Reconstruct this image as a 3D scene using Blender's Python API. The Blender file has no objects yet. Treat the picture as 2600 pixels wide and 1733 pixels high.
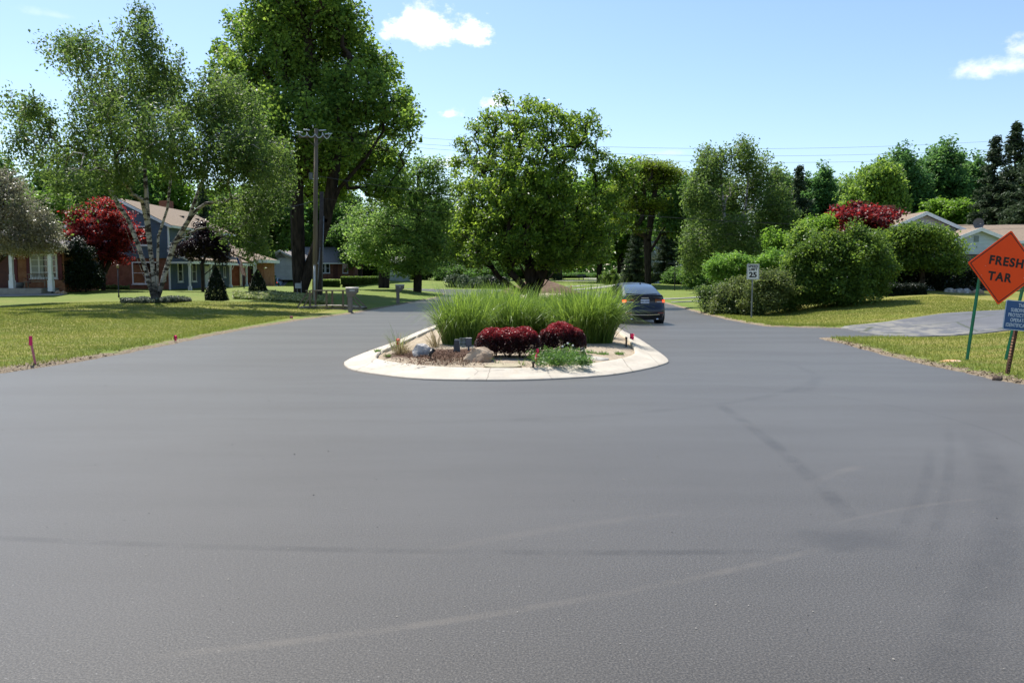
import bpy, bmesh, math, random
import numpy as np
from mathutils import Vector, Matrix, noise as mnoise
random.seed(7)
R=math.radians
SC=bpy.context.scene; COL=SC.collection
# ---------------------------------------------------------------- measuring helpers
F=2099.0; CX=1300.0; CY=866.5; EYE=1.75; TH=math.atan(166.5/2099.0)
cT,sT=math.cos(TH),math.sin(TH)
def ray(px,py):
    x=(px-CX)/F; y=(CY-py)/F
    return x, cT+y*sT, -sT+y*cT
def W(px,py,Y):
    x,f,z=ray(px,py); t=Y/f
    return Vector((x*t,Y,EYE+z*t))
def G(px,py,z=0.0):
    x,f,zz=ray(px,py); t=(z-EYE)/zz
    return Vector((x*t,f*t,z))
def XA(px,Y):      # x of a picture column at depth Y (near eye level)
    return (px-CX)/F*Y*1.0
# ---------------------------------------------------------------- scene helpers
OFF={}
def tag(o,label=None,cat=None,group=None,kind=None):
    if label: o['label']=label
    if cat: o['category']=cat
    if group: o['group']=group
    if kind: o['kind']=kind
    return o
def thing(name,label,cat,loc=(0,0,0),group=None,rz=0):
    o=bpy.data.objects.new(name,None); COL.objects.link(o); o.empty_display_size=0.2
    o.location=loc; o.rotation_euler=(0,0,rz); OFF[o.name]=Vector(loc) if rz==0 else Vector((0,0,0))
    return tag(o,label,cat,group)
def link(name,me,parent=None,mat=None):
    o=bpy.data.objects.new(name,me); COL.objects.link(o)
    if mat is not None and not me.materials: me.materials.append(mat)
    if parent is not None: o.parent=parent
    OFF[o.name]=OFF.get(parent.name,Vector((0,0,0))) if parent is not None else Vector((0,0,0))
    return o
def copy_tree(o,parent=None):
    c=o.copy(); COL.objects.link(c); c.parent=parent
    OFF[c.name]=OFF.get(o.name,Vector((0,0,0)))
    for ch in [k for k in o.children]: copy_tree(ch,c)
    return c
class MB:
    def __init__(s): s.v=[]; s.f=[]
    def add(s,vs,fs):
        n=len(s.v); s.v+= [tuple(v) for v in vs]; s.f+=[tuple(i+n for i in f) for f in fs]; return s
    def box(s,x0,x1,y0,y1,z0,z1):
        return s.add([(x0,y0,z0),(x1,y0,z0),(x1,y1,z0),(x0,y1,z0),(x0,y0,z1),(x1,y0,z1),(x1,y1,z1),(x0,y1,z1)],
            [(0,3,2,1),(4,5,6,7),(0,1,5,4),(1,2,6,5),(2,3,7,6),(3,0,4,7)])
    def obox(s,c,sz,M):      # oriented box
        c=Vector(c); hx,hy,hz=sz[0]/2,sz[1]/2,sz[2]/2
        vs=[c+M@Vector((a*hx,b*hy,d*hz)) for d in(-1,1) for a,b in((-1,-1),(1,-1),(1,1),(-1,1))]
        return s.add(vs,[(0,3,2,1),(4,5,6,7),(0,1,5,4),(1,2,6,5),(2,3,7,6),(3,0,4,7)])
    def poly(s,pts): return s.add(pts,[tuple(range(len(pts)))])
    def slab(s,pts,t):       # polygon given thickness along vector t
        t=Vector(t); n=len(pts); a=[Vector(p) for p in pts]; b=[p+t for p in a]
        fs=[tuple(range(n))[::-1],tuple(range(n,2*n))]+[(i,(i+1)%n,n+(i+1)%n,n+i) for i in range(n)]
        return s.add(a+b,fs)
    def tube(s,p0,p1,r0,r1=None,n=8,caps=True):
        r1=r0 if r1 is None else r1
        p0=Vector(p0);p1=Vector(p1); d=(p1-p0).normalized()
        a=d.orthogonal().normalized(); b=d.cross(a)
        vs=[p+ (a*math.cos(2*math.pi*i/n)+b*math.sin(2*math.pi*i/n))*r for p,r in((p0,r0),(p1,r1)) for i in range(n)]
        fs=[(i,(i+1)%n,n+(i+1)%n,n+i) for i in range(n)]
        if caps: fs+=[tuple(range(n))[::-1],tuple(range(n,2*n))]
        return s.add(vs,fs)
    def path(s,pts,r,n=6):
        for a,b in zip(pts[:-1],pts[1:]): s.tube(a,b,r,r,n)
        return s
    def lathe(s,c,prof,n=16):
        c=Vector(c); vs=[];fs=[]
        for r,z in prof:
            for i in range(n):
                a=2*math.pi*i/n; vs.append(c+Vector((r*math.cos(a),r*math.sin(a),z)))
        for j in range(len(prof)-1):
            for i in range(n): fs.append((j*n+i,j*n+(i+1)%n,(j+1)*n+(i+1)%n,(j+1)*n+i))
        fs.append(tuple(range(n))[::-1]); fs.append(tuple((len(prof)-1)*n+i for i in range(n)))
        return s.add(vs,fs)
    def build(s,name,mat,parent=None,smooth=False,loc=None,bevel=0):
        off=OFF.get(parent.name,Vector((0,0,0))) if parent is not None else (Vector(loc) if loc is not None else Vector((0,0,0)))
        me=bpy.data.meshes.new(name)
        me.from_pydata([(v[0]-off.x,v[1]-off.y,v[2]-off.z) for v in s.v],[],s.f); me.update()
        bm=bmesh.new(); bm.from_mesh(me); bmesh.ops.recalc_face_normals(bm,faces=bm.faces)
        if bevel:
            bmesh.ops.bevel(bm,geom=list(bm.edges),offset=bevel,segments=2,affect='EDGES',clamp_overlap=True)
        bm.to_mesh(me); bm.free()
        if smooth: me.polygons.foreach_set('use_smooth',[True]*len(me.polygons))
        o=link(name,me,parent,mat)
        if parent is None and loc is not None: o.location=loc; OFF[o.name]=Vector(loc)
        return o
def np_mesh(name,V,Fc,tone=None,mat=None,smooth=False):
    V=np.asarray(V,np.float32); Fc=np.asarray(Fc,np.int32); k=Fc.shape[1]
    me=bpy.data.meshes.new(name); me.vertices.add(len(V)); me.vertices.foreach_set('co',V.ravel())
    me.loops.add(Fc.size); me.loops.foreach_set('vertex_index',Fc.ravel())
    me.polygons.add(len(Fc)); me.polygons.foreach_set('loop_start',np.arange(0,Fc.size,k,dtype=np.int32))
    if smooth: me.polygons.foreach_set('use_smooth',np.ones(len(Fc),bool))
    me.update(calc_edges=True)
    if tone is not None:
        at=me.attributes.new('tone','FLOAT','FACE'); at.data.foreach_set('value',np.asarray(tone,np.float32))
    if mat is not None: me.materials.append(mat)
    return me
# ---------------------------------------------------------------- materials
def newmat(name):
    m=bpy.data.materials.new(name); m.use_nodes=True; nt=m.node_tree
    for n in list(nt.nodes): nt.nodes.remove(n)
    out=nt.nodes.new('ShaderNodeOutputMaterial'); return m,nt,out
class N:
    def __init__(s,nt): s.nt=nt; s.n=nt.nodes; s.l=nt.links
    def new(s,t,**k):
        a=s.n.new(t)
        for kk,v in k.items(): setattr(a,kk,v)
        return a
    def put(s,sock,v):
        if hasattr(v,'is_output') or isinstance(v,bpy.types.NodeSocket): s.l.new(v,sock)
        else:
            if isinstance(v,(tuple,list)) and len(v)==3 and sock.type=='RGBA': v=(*v,1)
            sock.default_value=v
    def math(s,op,a,b=0.0,c=None,clamp=False):
        m=s.new('ShaderNodeMath',operation=op); m.use_clamp=clamp; s.put(m.inputs[0],a); s.put(m.inputs[1],b)
        if c is not None: s.put(m.inputs[2],c)
        return m.outputs[0]
    def noise(s,vec,scale,detail=4,rough=.55,dim='3D'):
        m=s.new('ShaderNodeTexNoise'); m.noise_dimensions=dim
        if vec is not None: s.l.new(vec,m.inputs['Vector'])
        m.inputs['Scale'].default_value=scale; m.inputs['Detail'].default_value=detail; m.inputs['Roughness'].default_value=rough
        return m.outputs[0]
    def mix(s,fac,a,b,mode='MIX'):
        m=s.new('ShaderNodeMix',data_type='RGBA',blend_type=mode); s.put(m.inputs[0],fac); s.put(m.inputs[6],a); s.put(m.inputs[7],b); return m.outputs[2]
    def ramp(s,fac,lo,hi,o0=0.0,o1=1.0):
        m=s.new('ShaderNodeMapRange',interpolation_type='SMOOTHSTEP'); s.put(m.inputs[0],fac)
        m.inputs[1].default_value=lo; m.inputs[2].default_value=hi; m.inputs[3].default_value=o0; m.inputs[4].default_value=o1
        return m.outputs[0]
    def bump(s,h,strength=.3,dist=.02):
        m=s.new('ShaderNodeBump'); s.l.new(h,m.inputs['Height']); m.inputs['Strength'].default_value=strength; m.inputs['Distance'].default_value=dist
        return m.outputs[0]
    def bsdf(s,col,rough=.7,spec=.3,metal=0,normal=None,**kw):
        b=s.new('ShaderNodeBsdfPrincipled'); s.put(b.inputs['Base Color'],col); s.put(b.inputs['Roughness'],rough)
        b.inputs['Specular IOR Level'].default_value=spec; b.inputs['Metallic'].default_value=metal
        if normal is not None: s.l.new(normal,b.inputs['Normal'])
        for k,v in kw.items(): b.inputs[k].default_value=v
        return b.outputs[0]
    def obj(s): return s.new('ShaderNodeTexCoord').outputs['Object']
    def pos(s): return s.new('ShaderNodeNewGeometry').outputs['Position']
def plain(name,c1,c2=None,scale=8,rough=.6,spec=.3,metal=0,bump=0,bscale=None,coat=0,detail=5,stretch=None):
    m,nt,out=newmat(name); k=N(nt); v=k.obj()
    if stretch:
        mp=k.new('ShaderNodeMapping'); k.l.new(v,mp.inputs[0]); mp.inputs['Scale'].default_value=stretch; v=mp.outputs[0]
    c2=c2 or tuple(x*.8 for x in c1)
    n=k.noise(v,scale,detail); f=k.ramp(n,.3,.7)
    col=k.mix(f,c1,c2); nb=None
    if bump: nb=k.bump(k.noise(v,bscale or scale*3,4),bump,.02)
    kw={'Coat Weight':coat,'Coat Roughness':.05} if coat else {}
    k.l.new(k.bsdf(col,rough,spec,metal,nb,**kw),out.inputs[0]); return m
def leafmat(name,dark,light,rough=.45,spec=.35,trans=.35,tcol=None,hvar=.0):
    tcol=tcol or tuple(min(1,x*1.5) for x in light)
    if name in SOFT: dark=tuple(x*1.45 for x in dark); light=tuple(x*1.2 for x in light); trans=min(.5,trans+.06); spec*=.55; tcol=tuple(x*1.12 for x in tcol)
    m,nt,out=newmat(name); k=N(nt)
    at=k.new('ShaderNodeAttribute',attribute_name='tone'); f=at.outputs['Fac']
    col=k.mix(f,dark,light); b=k.bsdf(col,rough,spec)
    t=k.new('ShaderNodeBsdfTranslucent'); tc=tcol or tuple(min(1,x*1.5) for x in light)
    k.l.new(k.mix(f,tuple(min(1,x*1.6) for x in dark),tc),t.inputs[0])
    mx=k.new('ShaderNodeMixShader'); mx.inputs[0].default_value=trans; k.l.new(b,mx.inputs[1]); k.l.new(t.outputs[0],mx.inputs[2])
    k.l.new(mx.outputs[0],out.inputs[0]); return m
M={}
M['bark']=plain('bark_brown',(.055,.042,.032),(.02,.016,.013),6,.9,.1,bump=.8,bscale=14,stretch=(1,1,.25))
M['bark_grey']=plain('bark_grey',(.10,.085,.07),(.035,.03,.026),7,.9,.1,bump=.8,bscale=16,stretch=(1,1,.25))
def mk_birchbark():
    m,nt,out=newmat('bark_birch'); k=N(nt); v=k.obj()
    mp=k.new('ShaderNodeMapping'); k.l.new(v,mp.inputs[0]); mp.inputs['Scale'].default_value=(1,1,2.6)
    n=k.noise(mp.outputs[0],2.2,5,.65); f=k.ramp(n,.47,.55)
    n2=k.noise(mp.outputs[0],14,3); col=k.mix(f,(.40,.37,.335),(.045,.038,.034)); col=k.mix(k.ramp(n2,.58,.68),col,(.16,.13,.11))
    sz=k.new('ShaderNodeSeparateXYZ'); k.l.new(v,sz.inputs[0]); low=k.ramp(sz.outputs[2],.3,1.6,.85,0.0)
    col=k.mix(low,col,(.045,.038,.032))
    k.l.new(k.bsdf(col,.8,.15,0,k.bump(n2,.5,.02)),out.inputs[0]); return m
M['birchbark']=mk_birchbark()
L={}
SOFT={'leaf_pear','leaf_maple','leaf_birch','leaf_pale','leaf_far','leaf_far_poplar','leaf_crab','leaf_bush','leaf_shrub','leaf_shrub_tip','leaf_far_bright','leaf_locust','leaf_sumac','leaf_spruce','leaf_juniper'}
L['pear']=leafmat('leaf_pear',(.024,.060,.010),(.185,.285,.038),.40,.55,.42,(.42,.58,.055))
L['maple']=leafmat('leaf_maple',(.036,.085,.018),(.21,.30,.055),.5,.3,.40,(.42,.58,.07))
L['birch']=leafmat('leaf_birch',(.032,.066,.019),(.135,.185,.050),.5,.3,.38,(.29,.41,.07))
L['lightmaple']=leafmat('leaf_pale',(.055,.11,.025),(.20,.29,.07),.45,.35,.42,(.38,.54,.10))
L['far']=leafmat('leaf_far',(.025,.06,.016),(.095,.17,.035),.5,.25,.38,(.22,.40,.06))
L['farpop']=leafmat('leaf_far_poplar',(.03,.08,.025),(.12,.22,.06),.5,.25,.38,(.24,.42,.09))
L['locust']=leafmat('leaf_locust',(.04,.075,.01),(.17,.20,.02),.5,.3,.4,(.34,.42,.03))
L['red']=leafmat('leaf_red',(.05,.008,.010),(.36,.04,.036),.5,.3,.40,(.78,.07,.05))
L['wine']=leafmat('leaf_wine',(.040,.008,.010),(.27,.028,.032),.5,.35,.34,(.60,.05,.05))
L['plum']=leafmat('leaf_plum',(.010,.007,.010),(.03,.018,.022),.45,.3,.2,(.06,.02,.03))
L['crab']=leafmat('leaf_crab',(.09,.10,.06),(.38,.33,.26),.35,.5,.3,(.3,.28,.18))
L['sumac']=leafmat('leaf_sumac',(.06,.14,.02),(.18,.30,.05),.45,.4,.4,(.35,.55,.08))
L['bush']=leafmat('leaf_bush',(.026,.058,.013),(.14,.215,.038),.45,.35,.38,(.29,.42,.05))
L['shrub']=leafmat('leaf_shrub',(.036,.070,.020),(.15,.20,.06),.45,.35,.34,(.26,.36,.07))
L['shrubred']=leafmat('leaf_shrub_tip',(.042,.070,.02),(.19,.21,.07),.45,.35,.33,(.28,.33,.08))
L['yew']=leafmat('leaf_yew',(.006,.014,.006),(.02,.035,.014),.5,.3,.1)
L['spruce']=leafmat('leaf_spruce',(.014,.028,.016),(.06,.085,.040),.55,.25,.15)
L['juniper']=leafmat('leaf_juniper',(.03,.05,.025),(.11,.15,.07),.5,.3,.15)
L['barberry']=leafmat('leaf_barberry',(.028,.012,.011),(.34,.030,.038),.45,.35,.28,(.52,.04,.05))
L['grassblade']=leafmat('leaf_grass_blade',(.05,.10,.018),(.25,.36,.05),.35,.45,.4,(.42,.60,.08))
L['lawnblade']=leafmat('leaf_lawn_blade',(.11,.145,.026),(.25,.27,.052),.6,.15,.35,(.36,.40,.07))
L['weed']=leafmat('leaf_weed',(.04,.10,.02),(.13,.24,.04),.45,.4,.35,(.25,.45,.06))
L['cover']=leafmat('leaf_cover',(.035,.055,.035),(.14,.17,.12),.5,.3,.2)
L['coverflower']=leafmat('leaf_cover_flower',(.08,.15,.03),(.55,.52,.26),.6,.2,.3,(.42,.5,.16))
L['straw']=leafmat('leaf_straw',(.20,.15,.07),(.38,.31,.14),.6,.2,.2)
L['lightgreenfar']=leafmat('leaf_far_bright',(.06,.12,.015),(.15,.24,.03),.5,.3,.4,(.3,.5,.05))
# ---------------------------------------------------------------- foliage
def frames(rng,n,up=.6,droop=0.0):
    nrm=rng.normal(size=(n,3)); nrm[:,2]=np.abs(nrm[:,2])*(1)+up
    nrm/=np.linalg.norm(nrm,axis=1)[:,None]
    d=rng.normal(size=(n,3)); d[:,2]-=droop
    d-=nrm*np.sum(d*nrm,axis=1)[:,None]; d/=np.linalg.norm(d,axis=1)[:,None]+1e-9
    return d,np.cross(nrm,d),nrm
def leaf_quads(rng,P,size,wid=.55,up=.5,droop=.6,sv=.35):
    n=len(P); d,s,nr=frames(rng,n,up,droop)
    L_=size*(1+sv*rng.uniform(-1,1,n))[:,None]; w=L_*wid*.5
    V=np.empty((n,4,3)); V[:,0]=P-d*L_*.5; V[:,1]=P+s*w-d*L_*.05+nr*w*.25; V[:,2]=P+d*L_*.5-nr*L_*.08; V[:,3]=P-s*w-d*L_*.05+nr*w*.25
    Fc=np.arange(n*4).reshape(n,4)
    return V.reshape(-1,3),Fc
def crown_clusters(rng,lobes,dens_n,shell=.55):
    vol=np.array([l[3]*l[4]*l[5] for l in lobes])**(2/3.); cnt=np.maximum(3,(vol/vol.sum()*dens_n)).astype(int)
    out=[]
    for l,c in zip(lobes,cnt):
        u=rng.normal(size=(c,3)); u/=np.linalg.norm(u,axis=1)[:,None]
        r=shell+(1-shell)*rng.uniform(0,1,c)**.7; r=np.where(rng.uniform(0,1,c)<.2,r*.6,r)
        jit=1+.13*rng.normal(size=c)
        out.append(np.array(l[:3])+u*(r*jit)[:,None]*np.array(l[3:6]))
    return np.concatenate(out)
def limb_tree(rng,stems,targets,twig=.012,p=2.3,wiggle=.07,up=.12):
    # stems: list of polylines [(x,y,z)...] already thick; greedy attachment of targets
    pos=[];par=[]
    for st in stems:
        last=-1
        if len(pos)>0 and st[0][2]>1.2:
            last=int(np.argmin([np.linalg.norm(p_-np.array(st[0])) for p_ in pos]))
        for q in st:
            pos.append(np.array(q,float)); par.append(last); last=len(pos)-1
    plen=[0.0]*len(pos)
    for i in range(len(pos)):
        if par[i]>=0: plen[i]=plen[par[i]]+np.linalg.norm(pos[i]-pos[par[i]])
    nstem=len(pos); root=np.array(stems[0][0])
    order=np.argsort(np.linalg.norm(targets-np.array(stems[0][-1]),axis=1))
    A=np.array(pos); PL=np.array(plen); ok=np.array([ (par[i]>=0) for i in range(len(pos))])
    zmin=min(st[-1][2] for st in stems)
    for t in order:
        T=targets[t]; d=np.linalg.norm(A-T,axis=1)
        cost=d+.25*PL+np.where(A[:,2]>T[2]+.3,(A[:,2]-T[2])*.9,0)+np.where(ok,0,1e3)
        j=int(np.argmin(cost)); q=A[j]; D=d[j]; k=2 if D<1.5 else 4
        prev=j; new=[];
        for s in range(1,k+1):
            f=s/k; pt=q+(T-q)*f
            if s<k: pt=pt+rng.normal(size=3)*D*wiggle; pt[2]+=math.sin(f*math.pi)*D*up
            pos.append(pt); par.append(prev); PLn=PL[prev] if prev<len(PL) else new[-1]
            new.append((PL[j])+D*f); prev=len(pos)-1
        A=np.array(pos); PL=np.concatenate([PL,new]); ok=np.concatenate([ok,[True]*k])
    n=len(pos); rad=np.zeros(n); ch=np.zeros(n,bool)
    acc=np.zeros(n)
    for i in range(n-1,-1,-1):
        if acc[i]==0: acc[i]=twig**p
        rad[i]=acc[i]**(1/p)
        if par[i]>=0: acc[par[i]]+=acc[i]
    return A,np.array(par),rad,nstem
def tubes_np(A,par,rad,sides=6,minr=.006):
    idx=[i for i in range(len(A)) if par[i]>=0]
    P0=A[[par[i] for i in idx]]; P1=A[idx]; r0=np.maximum(rad[[par[i] for i in idx]],minr); r1=np.maximum(rad[idx],minr)
    r0=np.minimum(r0,r1*1.35)
    d=P1-P0; ln=np.linalg.norm(d,axis=1)[:,None]+1e-9; d=d/ln
    ref=np.where(np.abs(d[:,2:3])<.9,np.array([[0,0,1.]]),np.array([[1.,0,0]]))
    a=np.cross(d,ref); a/=np.linalg.norm(a,axis=1)[:,None]; b=np.cross(d,a)
    n=len(idx); V=np.empty((n,2,sides,3))
    for k in range(sides):
        an=2*math.pi*k/sides; o=a*math.cos(an)+b*math.sin(an)
        V[:,0,k]=P0-d*r0[:,None]*.3+o*r0[:,None]; V[:,1,k]=P1+d*r1[:,None]*.3+o*r1[:,None]
    base=(np.arange(n)*2*sides)[:,None]; fs=[]
    for k in range(sides): fs.append(np.concatenate([base+k,base+(k+1)%sides,base+sides+(k+1)%sides,base+sides+k],axis=1))
    return V.reshape(-1,3),np.concatenate(fs)
def make_tree(name,label,cat,loc,stems,lobes,nclus,leafsper,csize,lsize,leaf,bark,rbase,seed,group=None,
              wid=.6,up=.5,droop=.6,shell=.5,twig=.012,parts=True,cs=(1,1,.7),wiggle=.07,tgrad=.25,bup=.12,hang=0):
    """stems, lobes in metres relative to loc"""
    rng=np.random.default_rng(seed); root=thing(name,label,cat,loc,group)
    C=crown_clusters(rng,lobes,nclus,shell)
    A,par,rad,ns=limb_tree(rng,stems,C,twig,wiggle=wiggle,up=bup)
    r0=rad[par<0].max(); sc=rbase/r0
    # thick parts follow the wanted trunk size, twigs keep theirs
    rad=np.maximum(rbase*np.clip(rad/r0,0,1)**1.22,min(twig*.8,.014))
    base=A[:,2]<.25; rad[base]*=1.0
    # root flare
    V,Fc=tubes_np(A,par,rad,7)
    me=np_mesh('trunk',V,Fc,mat=bark,smooth=True); link('trunk',me,root)
    k=leafsper; c=np.repeat(C,k,axis=0); g=np.clip(rng.normal(size=c.shape),-1.9,1.9)*csize*np.array(cs)
    if hang: g[:,2]-=np.abs(rng.normal(size=len(g)))*hang
    P=c+g; ct=np.repeat(rng.uniform(-.18,.18,len(C)),k)
    tone=np.clip(.45+ct+rng.normal(size=len(P))*.2,0,1)
    V,Fc=leaf_quads(rng,P,lsize,wid,up,droop); me=np_mesh('crown',V,Fc,tone,leaf); link('crown',me,root)
    return root
def bush(name,label,cat,loc,lobes,nclus,leafsper,csize,lsize,leaf,seed,group=None,stem=M['bark'],**kw):
    """shrub: stems fan from ground"""
    rng=np.random.default_rng(seed); cx=np.mean([l[0] for l in lobes]); cy=np.mean([l[1] for l in lobes])
    st=[[(cx,cy,-.1),(cx,cy,.12),(cx,cy,.25)]]
    return make_tree(name,label,cat,loc,st,lobes,nclus,leafsper,csize,lsize,leaf,stem,kw.pop('rbase',.05),seed,group,twig=.006,**kw)
SKYTINT=(1,1,1); CLOUD0=(9.5,9.6,9.9); CLOUD1=(7.5,7.9,8.6); SKYSTR=.10; SUNSTR=4.2; EXPO=0.35
SKYTINT=(.85,.905,1.0); EXPO=.85; CLOUD0=(8.6,8.7,8.9); CLOUD1=(6.6,6.9,7.6)
# ---------------------------------------------------------------- terrain
road_px_left=[(0,949),(100,933),(193,919),(281,904),(400,881),(565,847),(640,833),(762,813),(895,796),(1010,775),(1100,757)]
left=[G(x,y) for x,y in road_px_left]
left=[(p.x,p.y) for p in left]
left_far=[(-6.0,72),(-6.6,82),(-9,92.5),(-18,98),(-40,108),(-90,128)]
far=[(-90,140),(-40,124),(-18,115.5),(-10.4,110),(.2,102.5),(4,97),(7,94),(11,92.5)]
right_far=[(10.6,75),(10.2,62),(9.6,50)]
right_px=[(1776,795),(1864,815.5),(1945,829),(2010,843),(2071,858),(2140,873),(2200,890),(2338,924),(2476,952),(2579,973)]
right=[(p.x,p.y) for p in [G(x,y) for x,y in right_px]]
right_edge=[q for q in right]
right=right[:3]+[(10.0,27.9),(11.2,27.6),(11.35,25.5),(11.1,23.5),(9.9,23.2)]+right[4:]
right_near=[(8.6,12.2),(10,10),(13,7.5),(20,4),(40,0),(60,-2)]
left_near=[(60,-24),(-60,-24),(-60,3),(-30,9),(-16,13),(-11,14.6)]
ROAD=left_near+left+left_far+far+right_far+right+right_near
RP=np.array(ROAD)
def seg_dist(P,poly,closed=True):
    A=poly; B=np.roll(poly,-1,axis=0) if closed else poly[1:]
    if not closed: A=poly[:-1]
    best=np.full(len(P),1e9)
    for a,b in zip(A,B):
        ab=b-a; t=np.clip(((P-a)@ab)/(ab@ab+1e-12),0,1); d=np.hypot(*(P-(a+t[:,None]*ab)).T); best=np.minimum(best,d)
    return best
def inside(P,poly):
    x,y=P[:,0],P[:,1]; c=np.zeros(len(P),bool); n=len(poly)
    for i in range(n):
        x0,y0=poly[i]; x1,y1=poly[(i+1)%n]
        if y0==y1: continue
        m=((y0>y)!=(y1>y))&(x<(x1-x0)*(y-y0)/(y1-y0)+x0); c^=m
    return c
def sdf(P):
    d=seg_dist(P,RP); return np.where(inside(P,RP),-d,d)
CT=[] # control points (x,y,z)
for px,py,Y in [(100,745,54),(392,768,45),(434,737,65),(250,733,65),(697,727,82),(760,743,57),(800,709,128),(930,709,120),
    (700,713,110),(1059,738,75),(985,722,100),(1200,733,113),(2150,775,37),(2300,741,41),(2470,742,42),(1522,717,150),(1548,724,125),(1700,722,140),
    (1470,712,170),(1500,706,220),(1713,737,98),(655,745,60),(2235,836,24.5),(2388,820,26),(2545,810,25),(1772,755,62),(1647,722,108),(2600,760,40),(-200,790,45),(-100,742,60),(1960,800,37)]:
    q=W(px,py,Y); CT.append((q.x,q.y,q.z))
for (x,y) in [(-9.8,20),(-10,30),(-8.0,40),(-7.3,50),(-6.4,64),(8.4,14),(8.6,20),(9.2,30),(9.4,42),(10,60),(11,92),(-18,99),(-40,109),(0,103),(-11,15),(-15,16),(13,8),(-40,18),(12,14.5)]: CT.append((x,y,0.0))
for p in [(14,14,.45),(10.5,15,.14),(9.7,17,.1),(30,20,1.2),(60,40,1.6),(-60,40,.8),(-60,120,1.4),(60,120,1.4),(-120,250,2),(0,300,1.8),(120,250,2),(40,-10,.6),(-40,-40,0),(60,0,.8),(-30,-10,.1),(400,400,3),(-400,400,3),(0,600,3),(400,0,2),(-400,0,2),(-16,28,.12),(-22,34,.25)]: CT.append(p)
CT=np.array(CT); CP=CT[:,:2]
def phi(r): return np.sqrt(r*r+9.0)
_K=phi(np.hypot(CP[:,None,0]-CP[None,:,0],CP[:,None,1]-CP[None,:,1]))+np.eye(len(CP))*(-.6)
_A=np.block([[_K,np.ones((len(CP),1))],[np.ones((1,len(CP))),np.zeros((1,1))]])
_w=np.linalg.solve(_A,np.append(CT[:,2],0))
def rbf(P):
    out=np.full(len(P),_w[-1])
    for i,c in enumerate(CP): out+=_w[i]*phi(np.hypot(P[:,0]-c[0],P[:,1]-c[1]))
    return out
def sm(a,b,x):
    t=np.clip((x-a)/(b-a),0,1); return t*t*(3-2*t)
def wob(P,s,seed=0):
    x,y=P[:,0]*s+seed,P[:,1]*s-seed
    return (np.sin(x*1.0+1.3*np.sin(y*.7+seed))+np.sin(y*1.3+1.7*np.sin(x*.9))+.6*np.sin(x*2.3+y*1.9+seed)+.4*np.sin(x*4.1-y*3.7))/3.0
def height(P):
    P=np.atleast_2d(np.asarray(P,float)); s=sdf(P); s=s+.07*wob(P,2.3,3)+.035*wob(P,7.,1)
    h=np.where(s>0,np.minimum(s*.30,.045)+rbf(P)*sm(0,4.5,s)+.012*wob(P,1.1,5)*sm(0,2,s),-np.minimum(-s*.5,.12))
    h=np.where(s>0,np.maximum(h,np.minimum(s*.2,.03)),h)
    return h,s
def gz(x,y): return float(height([(x,y)])[0][0])
def ong(px,Y):   # ground point under picture column at depth Y
    x=(px-CX)/F*Y*1.0
    # account for pitch: horizontal coordinate along ray at depth Y
    z=gz(x,Y); r=((px-CX)/F)/(cT-(( (EYE-z)/Y -sT)/(cT+sT*0+1e-9))*sT*0)
    xx=W(px,735,Y).x; return Vector((xx,Y,gz(xx,Y)))
def build_ground():
    nu,nv=760,660; u=np.linspace(-1.35,1.35,nu); yy=np.concatenate([[-26,-22],np.geomspace(5,700,nv)-25.0+0]);yy=np.sort(yy)
    # finer rows around the viewed part
    U,YY=np.meshgrid(u,yy); X=U*(YY+28); P=np.stack([X.ravel(),YY.ravel()],1)
    h,s=height(P); V=np.column_stack([P,h]); nr=len(yy)
    i=np.arange(nr-1)[:,None]*nu+np.arange(nu-1)[None,:]; i=i.ravel()
    Fc=np.stack([i,i+1,i+nu+1,i+nu],1)
    keep=~((s[Fc]<-1.2).all(axis=1)); Fc=Fc[keep]
    me=np_mesh('ground',V,Fc,smooth=True)
    a=me.attributes.new('edge','FLOAT','POINT'); a.data.foreach_set('value',s.astype(np.float32))
    return me
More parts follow.
